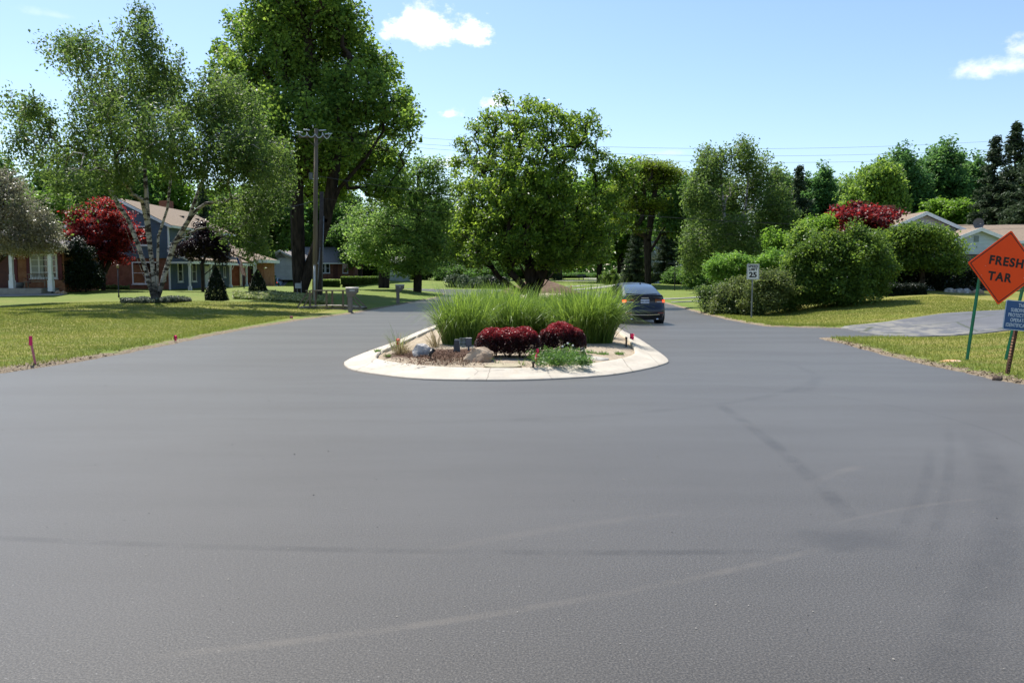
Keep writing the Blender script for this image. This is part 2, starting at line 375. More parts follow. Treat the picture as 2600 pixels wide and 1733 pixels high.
def ground_mat():
    m,nt,out=newmat('lawn_ground'); k=N(nt); p=k.pos()
    e=k.new('ShaderNodeAttribute',attribute_name='edge').outputs['Fac']
    big=k.noise(p,.35,4,.6); mid=k.noise(p,2.2,5,.65)
    mp=k.new('ShaderNodeMapping'); k.l.new(p,mp.inputs[0]); mp.inputs['Scale'].default_value=(.35,1.6,1); streak=k.noise(mp.outputs[0],1.6,4,.6)
    fine=k.noise(p,34,4,.7); fine2=k.noise(p,90,3,.7)
    c=k.mix(k.ramp(big,.35,.65),(.155,.20,.024),(.29,.27,.048))
    c=k.mix(k.ramp(streak,.42,.60,0,.85),c,(.33,.27,.085))
    c=k.mix(k.ramp(mid,.5,.75,0,.6),c,(.17,.235,.032))
    c=k.mix(k.ramp(fine,.35,.65,0,.5),c,(.085,.105,.022))
    c=k.mix(k.ramp(fine2,.55,.75,0,.35),c,(.42,.38,.15))
    greener=k.ramp(k.noise(p,.9,3),.3,.8,.5,1.3); nearedge=k.ramp(e,.4,1.6,1,0)
    c=k.mix(k.math('MULTIPLY',k.math('MULTIPLY',nearedge,.6),greener,clamp=True),c,(.11,.19,.025))
    sy=k.new('ShaderNodeSeparateXYZ'); k.l.new(p,sy.inputs[0]); c=k.mix(k.ramp(k.math('ADD',sy.outputs[1],k.math('MULTIPLY',k.noise(p,.12,3),14)),46,58,0,.62),c,k.mix(k.ramp(mid,.35,.65),(.085,.165,.022),(.12,.19,.03)))
    soil=k.mix(k.ramp(k.noise(p,26,5,.7),.35,.65),(.11,.075,.045),(.34,.27,.18))
    soil=k.mix(k.ramp(k.noise(p,60,3,.6),.58,.66),soil,(.5,.44,.34))
    en=k.math('ADD',e,k.math('MULTIPLY',k.math('SUBTRACT',k.noise(p,3.5,5,.75),.5),1.1))
    # wider bare verge at the lower left
    sx=k.new('ShaderNodeSeparateXYZ'); k.l.new(p,sx.inputs[0])
    wide=k.math('MULTIPLY',k.ramp(sx.outputs[0],-9.0,-8.3,1,0),k.ramp(sx.outputs[1],16.2,18.5,1,0))
    en=k.math('SUBTRACT',en,k.math('MULTIPLY',wide,.42))
    c=k.mix(k.ramp(en,.16,.30,1,0),c,soil)
    bmp=k.bump(k.math('ADD',fine,k.math('MULTIPLY',fine2,.6)),.9,.03)
    k.l.new(k.bsdf(c,.85,.15,0,bmp),out.inputs[0]); return m
def asphalt_mat(name='asphalt_fresh'):
    m,nt,out=newmat(name); k=N(nt); p=k.pos()
    sx=k.new('ShaderNodeSeparateXYZ'); k.l.new(p,sx.inputs[0]); X,Y=sx.outputs[0],sx.outputs[1]
    grit=k.noise(p,150,3,.75); vor=k.new('ShaderNodeTexVoronoi'); k.l.new(p,vor.inputs['Vector']); vor.inputs['Scale'].default_value=95
    big=k.noise(p,.28,4,.55); mid=k.noise(p,2.1,4,.6)
    c=k.mix(k.ramp(big,.3,.7),(.030,.0272,.0232),(.040,.0365,.0315))
    c=k.mix(k.ramp(mid,.35,.7,0,.25),c,(.046,.042,.036))
    grit2=k.noise(p,88,2,.6); c=k.mix(k.ramp(grit,.48,.66,0,.8),c,(.080,.073,.063))
    c=k.mix(k.ramp(grit2,.50,.66,0,.9),c,(.095,.087,.075))
    c=k.mix(k.ramp(grit2,.34,.48,.9,0),c,(.012,.012,.012))
    spk=k.new('ShaderNodeTexVoronoi'); k.l.new(p,spk.inputs['Vector']); spk.inputs['Scale'].default_value=24
    sel=k.math('MULTIPLY',k.ramp(spk.outputs['Distance'],.10,.16,1,0),k.math('GREATER_THAN',k.new('ShaderNodeSeparateColor').outputs[0],.5))
    # sparse pale grit: choose cells by their random colour
    sc_=k.n[-1] if False else k.new('ShaderNodeSeparateColor'); k.l.new(spk.outputs['Color'],sc_.inputs[0])
    sel=k.math('MULTIPLY',k.ramp(spk.outputs['Distance'],.08,.14,1,0),k.math('GREATER_THAN',sc_.outputs[0],.93))
    c=k.mix(k.math('MULTIPLY',sel,.5),c,(.28,.27,.25))
    DM=[]; mpn=k.new('ShaderNodeMapping'); k.l.new(p,mpn.inputs[0]); mpn.inputs['Rotation'].default_value=(0,0,.35); mpn.inputs['Scale'].default_value=(.35,1.5,1); mpv=mpn.outputs[0]
    NNr=k.ramp(k.noise(p,1.7,7,.8),.36,.62,.05,1)
    def ring(cx,cy,r,w,a0,a1,col,s,scale=3.):
        nonlocal c
        dx=k.math('SUBTRACT',X,cx); dy=k.math('SUBTRACT',Y,cy)
        d=k.math('SQRT',k.math('ADD',k.math('MULTIPLY',dx,dx),k.math('MULTIPLY',dy,dy)))
        e=k.math('ABSOLUTE',k.math('SUBTRACT',d,r)); mask=k.ramp(e,w*.25,w,1,0)
        ang=k.math('ARCTAN2',dy,dx); amid=(a0+a1)/2; half=(a1-a0)/2
        am=k.ramp(k.math('ABSOLUTE',k.math('SUBTRACT',ang,amid)),half*.7,half,1,0)
        nn=NNr
        mm=k.math('MULTIPLY',k.math('MULTIPLY',k.math('MULTIPLY',mask,am),nn),min(1,s*(.85 if col[0]<.05 else 1.2))); c=k.mix(mm,c,col)
        if col[0]<.05: DM.append(mm)
    for args in RINGS: ring(*args)
    # shallow worn patch, right foreground
    dx=k.math('SUBTRACT',X,PATCH[0]); dy=k.math('MULTIPLY',k.math('SUBTRACT',Y,PATCH[1]),1.6)
    d=k.math('SQRT',k.math('ADD',k.math('MULTIPLY',dx,dx),k.math('MULTIPLY',dy,dy)))
    d=k.math('ADD',d,k.math('MULTIPLY',k.math('SUBTRACT',k.noise(p,4,4),.5),.7))
    c=k.mix(k.math('MULTIPLY',k.ramp(d,.1,.55,1,0),k.ramp(grit,.4,.55,.3,.9)),c,(.020,.0185,.0165))
    rgh=.5; dm=DM[0]
    for q_ in DM[1:]: dm=k.math('MAXIMUM',dm,q_)
    shw=k.math('MULTIPLY',k.math('SUBTRACT',1,k.math('MULTIPLY',dm,.42)),k.ramp(k.noise(mpv,.45,4,.6),.3,.7,.36,.47))
    h=k.math('ADD',k.math('MULTIPLY',grit,.7),k.math('MULTIPLY',vor.outputs['Distance'],.6))
    sh=k.bsdf(c,rgh,.22,0,k.bump(h,.38,.005),**{'Sheen Roughness':.45,'Sheen Tint':(1,.86,.72,1)}); k.l.new(shw,sh.node.inputs['Sheen Weight']); k.l.new(sh,out.inputs[0]); return m
def circ3(a,b,c_):
    ax,ay,bx,by,cx,cy=a.x,a.y,b.x,b.y,c_.x,c_.y
    d=2*(ax*(by-cy)+bx*(cy-ay)+cx*(ay-by)); 
    ux=((ax*ax+ay*ay)*(by-cy)+(bx*bx+by*by)*(cy-ay)+(cx*cx+cy*cy)*(ay-by))/d
    uy=((ax*ax+ay*ay)*(cx-bx)+(bx*bx+by*by)*(ax-cx)+(cx*cx+cy*cy)*(bx-ax))/d
    return ux,uy,math.hypot(ax-ux,ay-uy)
RINGS=[]
def addring(a,b,c_,w,col,s,scale=3.):
    A,B,C=G(*a),G(*b),G(*c_); ux,uy,r=circ3(A,B,C)
    an=[math.atan2(q.y-uy,q.x-ux) for q in (A,B,C)]
    for i in (1,2):
        while an[i]-an[0]>math.pi: an[i]-=2*math.pi
        while an[i]-an[0]<-math.pi: an[i]+=2*math.pi
    lo,hi=min(an),max(an); pad=(hi-lo)*.15
    if hi+pad>math.pi or lo-pad<-math.pi: lo=max(lo,-math.pi+pad*1.01); hi=min(hi,math.pi-pad*1.01)
    RINGS.append((ux,uy,r,w,lo-pad,hi+pad,col,s,scale))
DK=(.009,.0085,.008); LT=(.11,.095,.075)
addring((590,1645),(1300,1550),(2050,1400),.055,LT,.38)
addring((1100,1400),(1420,1340),(1700,1305),.09,LT,.2)
addring((0,1365),(870,1395),(1900,1400),.075,DK,.50)
addring((1300,1065),(1850,1022),(2074,962),.14,DK,.38)
addring((2010,925),(2074,962),(2050,990),.12,DK,.30)
addring((1300,968),(1700,970),(2600,1132),.04,DK,.40)
addring((1830,1030),(1955,1120),(2130,1280),.11,DK,.55)
addring((2360,1150),(2340,1250),(2290,1340),.07,DK,.32,2)
addring((2410,1100),(2405,1230),(2350,1420),.07,DK,.28,2)
addring((2480,1120),(2535,1250),(2430,1650),.20,DK,.38,2)
addring((2150,1320),(2300,1290),(2460,1268),.04,LT,.28)
addring((560,1062),(900,1068),(1350,1070),.07,DK,.25)
addring((2060,1230),(2110,1205),(2180,1185),.08,LT,.3)
q=G(2150,1370); PATCH=(q.x,q.y)
M['asphalt']=asphalt_mat()
g=link('ground',build_ground(),None,ground_mat()); tag(g,kind='structure')
# road sheet
def sheet(name,pts,z,mat,parent=None):
    bm=bmesh.new(); vs=[bm.verts.new((x,y,z)) for x,y in pts]; f=bm.faces.new(vs); bmesh.ops.triangulate(bm,faces=[f])
    bmesh.ops.recalc_face_normals(bm,faces=bm.faces)
    if sum(f.normal.z for f in bm.faces)<0: bmesh.ops.reverse_faces(bm,faces=bm.faces)
    me=bpy.data.meshes.new(name); bm.to_mesh(me); bm.free(); return link(name,me,parent,mat)
# widen the sheet slightly so the ragged lawn edge always overlaps it
RPc=RP.copy(); cen=RPc.mean(axis=0)
def offset_poly(P,d):
    n=len(P); out=[]
    area=sum(P[i][0]*P[(i+1)%n][1]-P[(i+1)%n][0]*P[i][1] for i in range(n)); sg=1 if area>0 else -1
    for i in range(n):
        a,b,c_=P[i-1],P[i],P[(i+1)%n]; t=(c_-a); t/=np.linalg.norm(t)+1e-9; out.append(b+np.array([t[1],-t[0]])*sg*d)
    return np.array(out)
rd=sheet('road',[tuple(p) for p in offset_poly(RP,.35)],0.0,M['asphalt']); tag(rd,kind='structure')
# driveways and paths draped on the terrain
def drape(name,A,B,mat,lift=.03,nl=60,nw=10,label=None,thick=.05):
    """A,B: polylines (x,y) of the two long edges"""
    def res(Pl,n):
        Pl=np.array(Pl,float); d=np.r_[0,np.cumsum(np.hypot(*(np.diff(Pl,axis=0)).T))]; t=np.linspace(0,d[-1],n)
        return np.column_stack([np.interp(t,d,Pl[:,0]),np.interp(t,d,Pl[:,1])])
    a,b=res(A,nl),res(B,nl); P=np.concatenate([a+(b-a)*t for t in np.linspace(0,1,nw)]); h,_=height(P)
    V=np.column_stack([P,np.maximum(h,0)+lift]); i=(np.arange(nw-1)[:,None]*nl+np.arange(nl-1)[None,:]).ravel()
    Fc=np.stack([i,i+nl,i+nl+1,i+1],1)
    # skirt
    rim=list(range(nl))+[j*nl+nl-1 for j in range(1,nw)]+[(nw-1)*nl+j for j in range(nl-2,-1,-1)]+[j*nl for j in range(nw-2,0,-1)]
    n0=len(V); V=np.concatenate([V,V[rim]-np.array([0,0,thick+lift])]); m=len(rim)
    sk=np.array([[rim[j],rim[(j+1)%m],n0+(j+1)%m,n0+j] for j in range(m)]); me=np_mesh(name,V,np.concatenate([Fc,sk]),smooth=False)
    bm=bmesh.new(); bm.from_mesh(me); bmesh.ops.recalc_face_normals(bm,faces=bm.faces)
    if max(bm.faces,key=lambda f:f.calc_area()).normal.z<0: bmesh.ops.reverse_faces(bm,faces=bm.faces)
    bm.to_mesh(me); bm.free()
    o=link(name,me,None,mat); tag(o,kind='structure'); return o
def drive_mat():
    m,nt,out=newmat('driveway_worn'); k=N(nt); p=k.pos()
    c=k.mix(k.ramp(k.noise(p,1.2,5,.6),.35,.65),(.085,.087,.094),(.115,.117,.124))
    c=k.mix(k.ramp(k.noise(p,60,3,.7),.4,.65,0,.6),c,(.12,.125,.135))
    mp=k.new('ShaderNodeMapping'); k.l.new(p,mp.inputs[0]); mp.inputs['Scale'].default_value=(1,.45,1)
    n=k.noise(mp.outputs[0],2.6,5,.7); sx=k.new('ShaderNodeSeparateXYZ'); k.l.new(p,sx.inputs[0])
    zone=k.ramp(sx.outputs[0],10.4,11.2,0,1); zone=k.math('MULTIPLY',zone,k.ramp(sx.outputs[0],12.5,14.5,1,0))
    c=k.mix(k.math('MULTIPLY',k.ramp(n,.44,.56),zone),c,(.20,.19,.165))
    vor=k.new('ShaderNodeTexVoronoi',feature='DISTANCE_TO_EDGE'); k.l.new(p,vor.inputs['Vector']); vor.inputs['Scale'].default_value=.32
    crack=k.math('ADD',vor.outputs['Distance'],k.math('MULTIPLY',k.math('SUBTRACT',k.noise(p,3,5,.7),.5),.05))
    c=k.mix(k.ramp(crack,.006,.018,.75,0),c,(.05,.06,.03))
    k.l.new(k.bsdf(c,.75,.25,0,k.bump(k.noise(p,80,3),.5,.006)),out.inputs[0]); return m
M['drive']=drive_mat()
M['concrete']=plain('concrete_path',(.34,.32,.29),(.27,.255,.23),3,.85,.2,bump=.3,bscale=60)
drape('driveway',[(11.0,27.6),(11.6,28.2),(12.5,28.6),(15.3,29.2),(18,29),(24,28.0),(34,27)],[(10.8,23.4),(11.2,23.0),(12.2,22.8),(14,22.3),(20,22.5),(33,22.5)],M['drive'],.02,90,14)
def pth(name,pa,pb,mat,zg=0.0,w=None):
    A=[(G(x,y,zg).x,G(x,y,zg).y) for x,y in pa]; B=[(G(x,y,zg).x,G(x,y,zg).y) for x,y in pb]; return drape(name,A,B,mat,.05,40,5)
# far driveways on the right, at left and across the lawns
def strip(name,pts,w,mat,nl=50,lift=.05):
    P=np.array(pts,float); t=np.gradient(P,axis=0); t/=np.linalg.norm(t,axis=1)[:,None]; nrm=np.column_stack([t[:,1],-t[:,0]])
    return drape(name,P+nrm*w/2,P-nrm*w/2,mat,lift,nl,5)
strip('path',[(11.0,60.5),(14,60.8),(20,62),(30,64)],1.5,M['concrete'])
strip('path',[(10.2,53.0),(14,52.3),(20,52),(30,52)],.5,M['concrete'])
strip('path',[(6.5,97.5),(9,101),(13,108),(17,117)],2.2,M['concrete'])
strip('path',[(8.0,113),(12,120),(17,130),(24,142)],2.6,M['concrete'])
strip('path',[(10,158),(18,166),(24,168),(40,170)],6,M['concrete'],lift=.06)
strip('path',[(22,172),(20.5,185),(20,205)],5,M['concrete'],lift=.09)
strip('driveway',[(-46,104),(-38,112),(-36.5,124),(-36,131)],5.5,plain('driveway_grey',(.2,.2,.2),(.16,.16,.16),3,.8,.2),40,.04)
strip('path',[(-34.5,52.3),(-31,52.4),(-28.6,52.9)],1.0,M['concrete'])
# ---------------------------------------------------------------- island
def P0(px,py,z): v=G(px,py,z); return (v.x,v.y)
def closed_spline(P,n):
    P=np.array(P,float); m=len(P); out=[]
    d=np.hypot(*(np.roll(P,-1,axis=0)-P).T); tot=d.sum()
    for i in range(m):
        k=max(1,int(round(n*d[i]/tot))); p0,p1,p2,p3=P[i-1],P[i],P[(i+1)%m],P[(i+2)%m]
        for j in range(k):
            t=j/k; out.append(.5*((2*p1)+(-p0+p2)*t+(2*p0-5*p1+4*p2-p3)*t*t+(-p0+3*p1-3*p2+p3)*t**3))
    return np.array(out)
outer_px=[(1122,819),(1060,844),(1003,869),(942,891),(885,914),(873,926),(896,941),(967,953),(1074,964),(1253,967),(1395,964),(1538,955),(1627,941),(1683,927),(1697,914),(1656,883),(1617,858),(1577,837)]
out_w=[P0(x,y,0.0) for x,y in outer_px]
inner_px=[(1124,823),(1068,849),(1010,875),(967,894),(955,906),(962,913),(1003,921),(1110,932),(1235,936),(1360,935),(1485,926),(1574,912),(1606,902),(1612,893),(1602,873),(1574,844)]
in_w=[P0(x,y,.12) for x,y in inner_px]
far_out=[(4.0,38),(4.45,54),(4.9,66),(5.3,78),(5.0,86),(3.6,89),(2.2,86),(1.2,78),(-.2,66),(-1.5,52),(-2.4,40)]
far_in=[(3.6,38),(4.1,54),(4.55,66),(4.9,77.5),(4.7,84),(3.6,86.5),(2.7,84),(1.7,77.5),(.2,66),(-1.1,52),(-2.0,40)]
OUT=np.array(out_w+far_out); INN=np.array(in_w+far_in)
def resample_by_angle(): pass
OUTs=closed_spline(OUT,420); INNs=closed_spline(INN,420)
def ring_mesh():
    # match inner ring to outer by nearest arclength fraction anchored at the spline points
    n=len(OUTs); V=[];
    d=np.hypot(OUTs[:,None,0]-INNs[None,:,0],OUTs[:,None,1]-INNs[None,:,1])
    j=d.argmin(axis=1)
    # enforce monotone
    jj=[j[0]]; m=len(INNs)
    for a in j[1:]:
        prev=jj[-1]; dlt=(a-prev)%m
        if dlt>m/2: dlt=0
        jj.append(prev+dlt)
    I=INNs[np.array(jj)%m]
    prof=[(0,-.05),(0.0,.012),(.03,.03),(.45,.055),(.72,.10),(.86,.135),(.95,.142),(1.0,.135),(1.0,.02)]
    for t,z in prof:
        q=OUTs+(I-OUTs)*t; V.append(np.column_stack([q,np.full(n,z)]))
    V=np.concatenate(V); k=len(prof); i=(np.arange(k-1)[:,None]*n+np.arange(n)[None,:])
    i2=(np.arange(k-1)[:,None]*n+(np.arange(n)[None,:]+1)%n)
    Fc=np.stack([i.ravel(),i2.ravel(),(i2+n).ravel(),(i+n).ravel()],1)
    return np_mesh('curb',V,Fc,smooth=True)
def curb_mat():
    m,nt,out=newmat('concrete_curb'); k=N(nt); p=k.pos()
    c=k.mix(k.ramp(k.noise(p,1.5,5,.65),.35,.65),(.58,.52,.42),(.49,.435,.345))
    c=k.mix(k.ramp(k.noise(p,5,5,.7),.55,.75,0,.7),c,(.46,.35,.22))
    c=k.mix(k.ramp(k.noise(p,70,3,.7),.35,.6,0,.35),c,(.34,.31,.26))
    mp=k.new('ShaderNodeMapping'); k.l.new(p,mp.inputs[0]); mp.inputs['Rotation'].default_value=(0,0,.2); mp.inputs['Scale'].default_value=(.7,6,1)
    sc=k.noise(mp.outputs[0],3.2,5,.75); c=k.mix(k.ramp(sc,.57,.68,0,.6),c,(.27,.24,.20))
    sx=k.new('ShaderNodeSeparateXYZ'); k.l.new(p,sx.inputs[0])
    c=k.mix(k.ramp(k.math('ADD',sx.outputs[2],k.math('MULTIPLY',k.noise(p,8,4),.02)),.016,.040,.8,0),c,(.30,.25,.20))
    c=k.mix(k.math('MULTIPLY',k.ramp(k.noise(p,2.3,8,.78),.56,.64),.4),c,(.36,.32,.27)); ck=k.new('ShaderNodeTexVoronoi',feature='DISTANCE_TO_EDGE'); k.l.new(p,ck.inputs['Vector']); ck.inputs['Scale'].default_value=.55
    ckd=k.math('ADD',ck.outputs['Distance'],k.math('MULTIPLY',k.math('SUBTRACT',k.noise(p,5,5,.75),.5),.05)); c=k.mix(k.ramp(k.math('ABSOLUTE',ckd),.0015,.006,.6,0),c,(.2,.17,.14))
    # expansion joints
    for (a,b) in JOINTS:
        dx,dy=b[0]-a[0],b[1]-a[1]; L_=math.hypot(dx,dy); nx,ny=-dy/L_,dx/L_
        dd=k.math('ABSOLUTE',k.math('ADD',k.math('ADD',k.math('MULTIPLY',k.math('SUBTRACT',sx.outputs[0],a[0]),nx),k.math('MULTIPLY',k.math('SUBTRACT',sx.outputs[1],a[1]),ny)),k.math('MULTIPLY',k.math('SUBTRACT',k.noise(p,4,3),.5),.10)))
        mx,my=(a[0]+b[0])/2,(a[1]+b[1])/2
        r=k.math('ADD',k.math('POWER',k.math('SUBTRACT',sx.outputs[0],mx),2),k.math('POWER',k.math('SUBTRACT',sx.outputs[1],my),2))
        c=k.mix(k.math('MULTIPLY',k.ramp(dd,.004,.014,.8,0),k.ramp(r,.5,.9,1,0)),c,(.22,.19,.15))
    k.l.new(k.bsdf(c,.8,.2,0,k.bump(k.noise(p,40,4,.7),.35,.01)),out.inputs[0]); return m
JOINTS=[(P0(1250,936,.1),P0(1232,966,.02)),(P0(1575,912,.1),P0(1612,945,.02)),(P0(985,880,.08),P0(975,888,.02)),(P0(965,912,.1),P0(905,940,.02))]
cb=link('curb',ring_mesh(),None,curb_mat()); tag(cb,kind='structure')
# soil bed: grid clipped to the inner ring
def bed_mesh():
    x0,y0=INNs.min(axis=0)-.1; x1,y1=INNs.max(axis=0)+.1
    xs=np.arange(x0,x1,.11); ys=np.concatenate([np.arange(y0,26,.11),np.geomspace(26.2,y1,110)])
    X,Y=np.meshgrid(xs,ys); P=np.stack([X.ravel(),Y.ravel()],1); ins=inside(P,INNs); dist=seg_dist(P,INNs)
    s=np.where(ins,dist,-dist)
    z=.085+.05*sm(0,.5,s)+.10*sm(.4,2.2,s)*0.35+.012*wob(P,3.1,2)*sm(.0,.3,s)+.008*wob(P,9,4)
    z=np.where(s<-.0,.05,z)
    n=len(xs); i=(np.arange(len(ys)-1)[:,None]*n+np.arange(n-1)[None,:]).ravel(); Fc=np.stack([i,i+1,i+n+1,i+n],1)
    keep=(s[Fc]>-.16).any(axis=1); Fc=Fc[keep]
    # pull outside vertices inside so nothing pokes past the kerb
    near=(s<0)&(s>-.3); 
    return np_mesh('flower_bed_soil',np.column_stack([P,z]),Fc,smooth=True)
def soil_mat():
    m,nt,out=newmat('soil_bed'); k=N(nt); p=k.pos()
    c=k.mix(k.ramp(k.noise(p,2.,5,.7),.35,.65),(.38,.30,.21),(.50,.41,.295))
    c=k.mix(k.ramp(k.noise(p,45,4,.75),.4,.65,0,.8),c,(.52,.44,.33)); c=k.mix(k.ramp(k.noise(p,30,4,.75),.54,.66,0,.8),c,(.13,.09,.06))
    sx=k.new('ShaderNodeSeparateXYZ'); k.l.new(p,sx.inputs[0])
    # bark mulch patch round the rocks
    mx,my=P0(1120,900,.12)
    d=k.math('SQRT',k.math('ADD',k.math('POWER',k.math('MULTIPLY',k.math('SUBTRACT',sx.outputs[0],mx),.8),2),k.math('POWER',k.math('MULTIPLY',k.math('SUBTRACT',sx.outputs[1],my),.95),2)))
    d=k.math('ADD',d,k.math('MULTIPLY',k.math('SUBTRACT',k.noise(p,5,4,.7),.5),.7))
    mul=k.mix(k.ramp(k.noise(p,38,5,.8),.4,.6),(.035,.020,.014),(.17,.10,.07))
    c=k.mix(k.ramp(d,.75,1.1,1,0),c,mul)
    far=k.ramp(sx.outputs[1],24.0,30,0,1); gr=k.mix(k.ramp(k.noise(p,6,5,.7),.35,.65),(.10,.14,.03),(.20,.18,.07))
    bare=k.ramp(k.math('ADD',sx.outputs[1],k.math('MULTIPLY',k.noise(p,.6,4),12)),60,66,1,0)
    c=k.mix(k.math('MULTIPLY',far,bare),c,gr)
    k.l.new(k.bsdf(c,.95,.1,0,k.bump(k.noise(p,42,5,.8),1,.03)),out.inputs[0]); return m
M['soil']=soil_mat()
sb=link('flower_bed_soil',bed_mesh(),None,M['soil']); tag(sb,kind='structure')
ISZ=.14
def isl(px,py,z=.135): return G(px,py,z)
# ---- ornamental grass
def grass_clump(name,label,cat,loc,rad,hgt,nb,seed,lean=(0,0),group=None,mat=None,width=.013,spread=1.0,part='blades',seg=6,arch=.55,sx=1.0):
    rng=np.random.default_rng(seed); n=nb
    a=rng.uniform(0,2*np.pi,n); r=rad*np.sqrt(rng.uniform(0,1,n)); bx=r*np.cos(a)*sx; by=r*np.sin(a)
    out=rng.normal(size=(n,2))*.42+np.column_stack([bx/sx,by])/rad*.8*spread+np.array(lean)
    Lb=hgt*(.55+.62*rng.uniform(0,1,n)**1.1); d=out*.20; t=np.linspace(0,1,seg+1)
    tw=rng.uniform(0,2*np.pi,n); curl=arch*(.12+rng.uniform(0,1,n)**1.8)*1.5
    V=np.empty((n,seg+1,2,3)); 
    dirn=out/(np.linalg.norm(out,axis=1)[:,None]+1e-6); perp=np.column_stack([-dirn[:,1],dirn[:,0]]); mixp=perp*np.cos(tw)[:,None]+dirn*np.sin(tw)[:,None]*.6
    pos=np.column_stack([bx,by,np.full(n,-.02)]); lean0=np.linalg.norm(d,axis=1)
    for i,tt in enumerate(t):
        ang=np.minimum(lean0*1.2+curl*tt**1.7*2.1,2.6)
        if i>0:
            st=Lb/seg; pos=pos+np.column_stack([dirn[:,0]*np.sin(ang)*st,dirn[:,1]*np.sin(ang)*st,np.cos(ang)*st])
        w=width*(1-tt**2.2)*(.6+.4*min(1,tt*5))+.0008
        o=np.column_stack([mixp[:,0]*w,mixp[:,1]*w,np.zeros(n)])
        V[:,i,0]=pos-o; V[:,i,1]=pos+o
    base=(np.arange(n)*(seg+1)*2)[:,None]; fs=[]
    for i in range(seg): fs.append(np.concatenate([base+2*i,base+2*i+1,base+2*i+3,base+2*i+2],1))
    Fc=np.stack(fs,1).reshape(-1,4)
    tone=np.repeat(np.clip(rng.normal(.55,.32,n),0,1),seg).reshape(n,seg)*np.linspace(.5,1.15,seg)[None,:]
    me=np_mesh(name if part is None else part,V.reshape(-1,3),Fc,np.clip(tone,0,1).ravel(),mat or L['grassblade'])
    o=link(name,me); o.location=loc; return tag(o,label,cat,group)
GG='ornamental grass clumps on the traffic island'
clumps=[ # px base centre, py, z, radius, height, label
 (1178,872,.45,1.38,'tall arching ornamental grass clump at the left end of the row, beside the bare soil'),
 (1225,856,.45,1.32,'ornamental grass clump second from the left end of the row'),
 (1290,862,.45,1.40,'ornamental grass clump behind the left half of the long red barberry'),
 (1335,850,.45,1.22,'ornamental grass clump between and behind the two red barberries'),
 (1400,858,.48,1.25,'lighter ornamental grass clump right behind the round red barberry'),
 (1478,868,.46,1.36,'ornamental grass clump just right of the round red barberry'),
 (1508,868,.40,1.46,'biggest ornamental grass clump at the right end of the row, leaning over the curb toward the car'),
 (1255,838,.50,1.35,'ornamental grass clump in the back row under the left side of the island tree'),
 (1480,852,.40,1.2,'ornamental grass clump in the back row, partly behind the biggest clump'),
]
for i,(px,py,r,h,lb) in enumerate(clumps):
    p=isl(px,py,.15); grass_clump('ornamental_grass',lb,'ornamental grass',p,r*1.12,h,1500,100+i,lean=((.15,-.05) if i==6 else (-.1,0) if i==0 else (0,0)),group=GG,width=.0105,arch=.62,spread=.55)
# low fresh growth near the tree foot
for i,(x,y,r,h,lb) in enumerate([(2.4,43,.9,.75,'low bright green daylily clump to the right of the island tree trunk'),(3.1,46,.8,.6,'low bright green daylily clump further right behind the island tree'),(.2,41,1.0,.6,'low green daylily clump left of the island tree trunk'),(2.9,37,1.0,.45,'low yellowish grass tuft in front of the island tree, right side'),(1.4,33,1.1,.7,'low pale grass tuft halfway between grass clumps and island tree')]):
    grass_clump('daylily_clump',lb,'plant',(x,y,.17),r,h,1300,140+i,group='low plants round the island tree',width=.012,arch=.7)
# ---- red barberries
def barberry(label,px,py,wpx,hm,seed,lob):
    p=isl(px,py,.12); rng=np.random.default_rng(seed); root=thing('barberry',label,'shrub',p,'red barberry bushes')
    k=p.y/F; V=[];T=[]
    pts=[];tn=[]
    for (dx,rx,rz,ry) in lob:
        n=int(15000*rx*rz/ (.6*.35)); u=rng.normal(size=(n,3)); u/=np.linalg.norm(u,axis=1)[:,None]; u[:,2]=np.where(u[:,2]<-.25,-u[:,2],u[:,2])
        r=1-.28*rng.uniform(0,1,n)**1.5; r*=1+.05*np.sin(u[:,0]*9+seed)*np.sin(u[:,1]*8)
        q=np.array([dx,ry*.1,hm*.36])+u*r[:,None]*np.array([rx,ry,rz]); q[:,2]=np.maximum(q[:,2],.03)
        pts.append(q); hh=q[:,2]/hm; tn.append(np.clip(sm(.62,.88,hh+rng.normal(size=n)*.05)*.9*(r>.84)+rng.normal(size=n)*.13*(.3+hh),0,1))
    P=np.concatenate(pts); tone=np.concatenate(tn)
    V,Fc=leaf_quads(rng,P,.030,.62,.5,-.2,.4); link('foliage',np_mesh('foliage',V,Fc,tone,L['barberry']),root)
    mb=MB()
    for i in range(26):
        a=rng.uniform(0,6.28); l=rng.choice(len(lob)); dx=lob[l][0]; mb.tube((p.x+dx*.8,p.y,p.z-.02),(p.x+dx+.8*lob[l][1]*math.cos(a)*.7,p.y+.3*math.sin(a),p.z+hm*rng.uniform(.4,.8)),.008,.004,5)
    mb.build('stems',M['bark'],root)
barberry('long low clipped barberry with crimson top, behind the tan boulder',1287,912,166,.62,5,[(-.28,.36,.40,.36),(.02,.38,.40,.40),(.33,.34,.42,.36)])
barberry('rounded clipped barberry with crimson top, the right one of the two',1425,903,110,.66,6,[(-.02,.40,.46,.42),(.28,.24,.34,.3),(-.28,.22,.32,.3)])
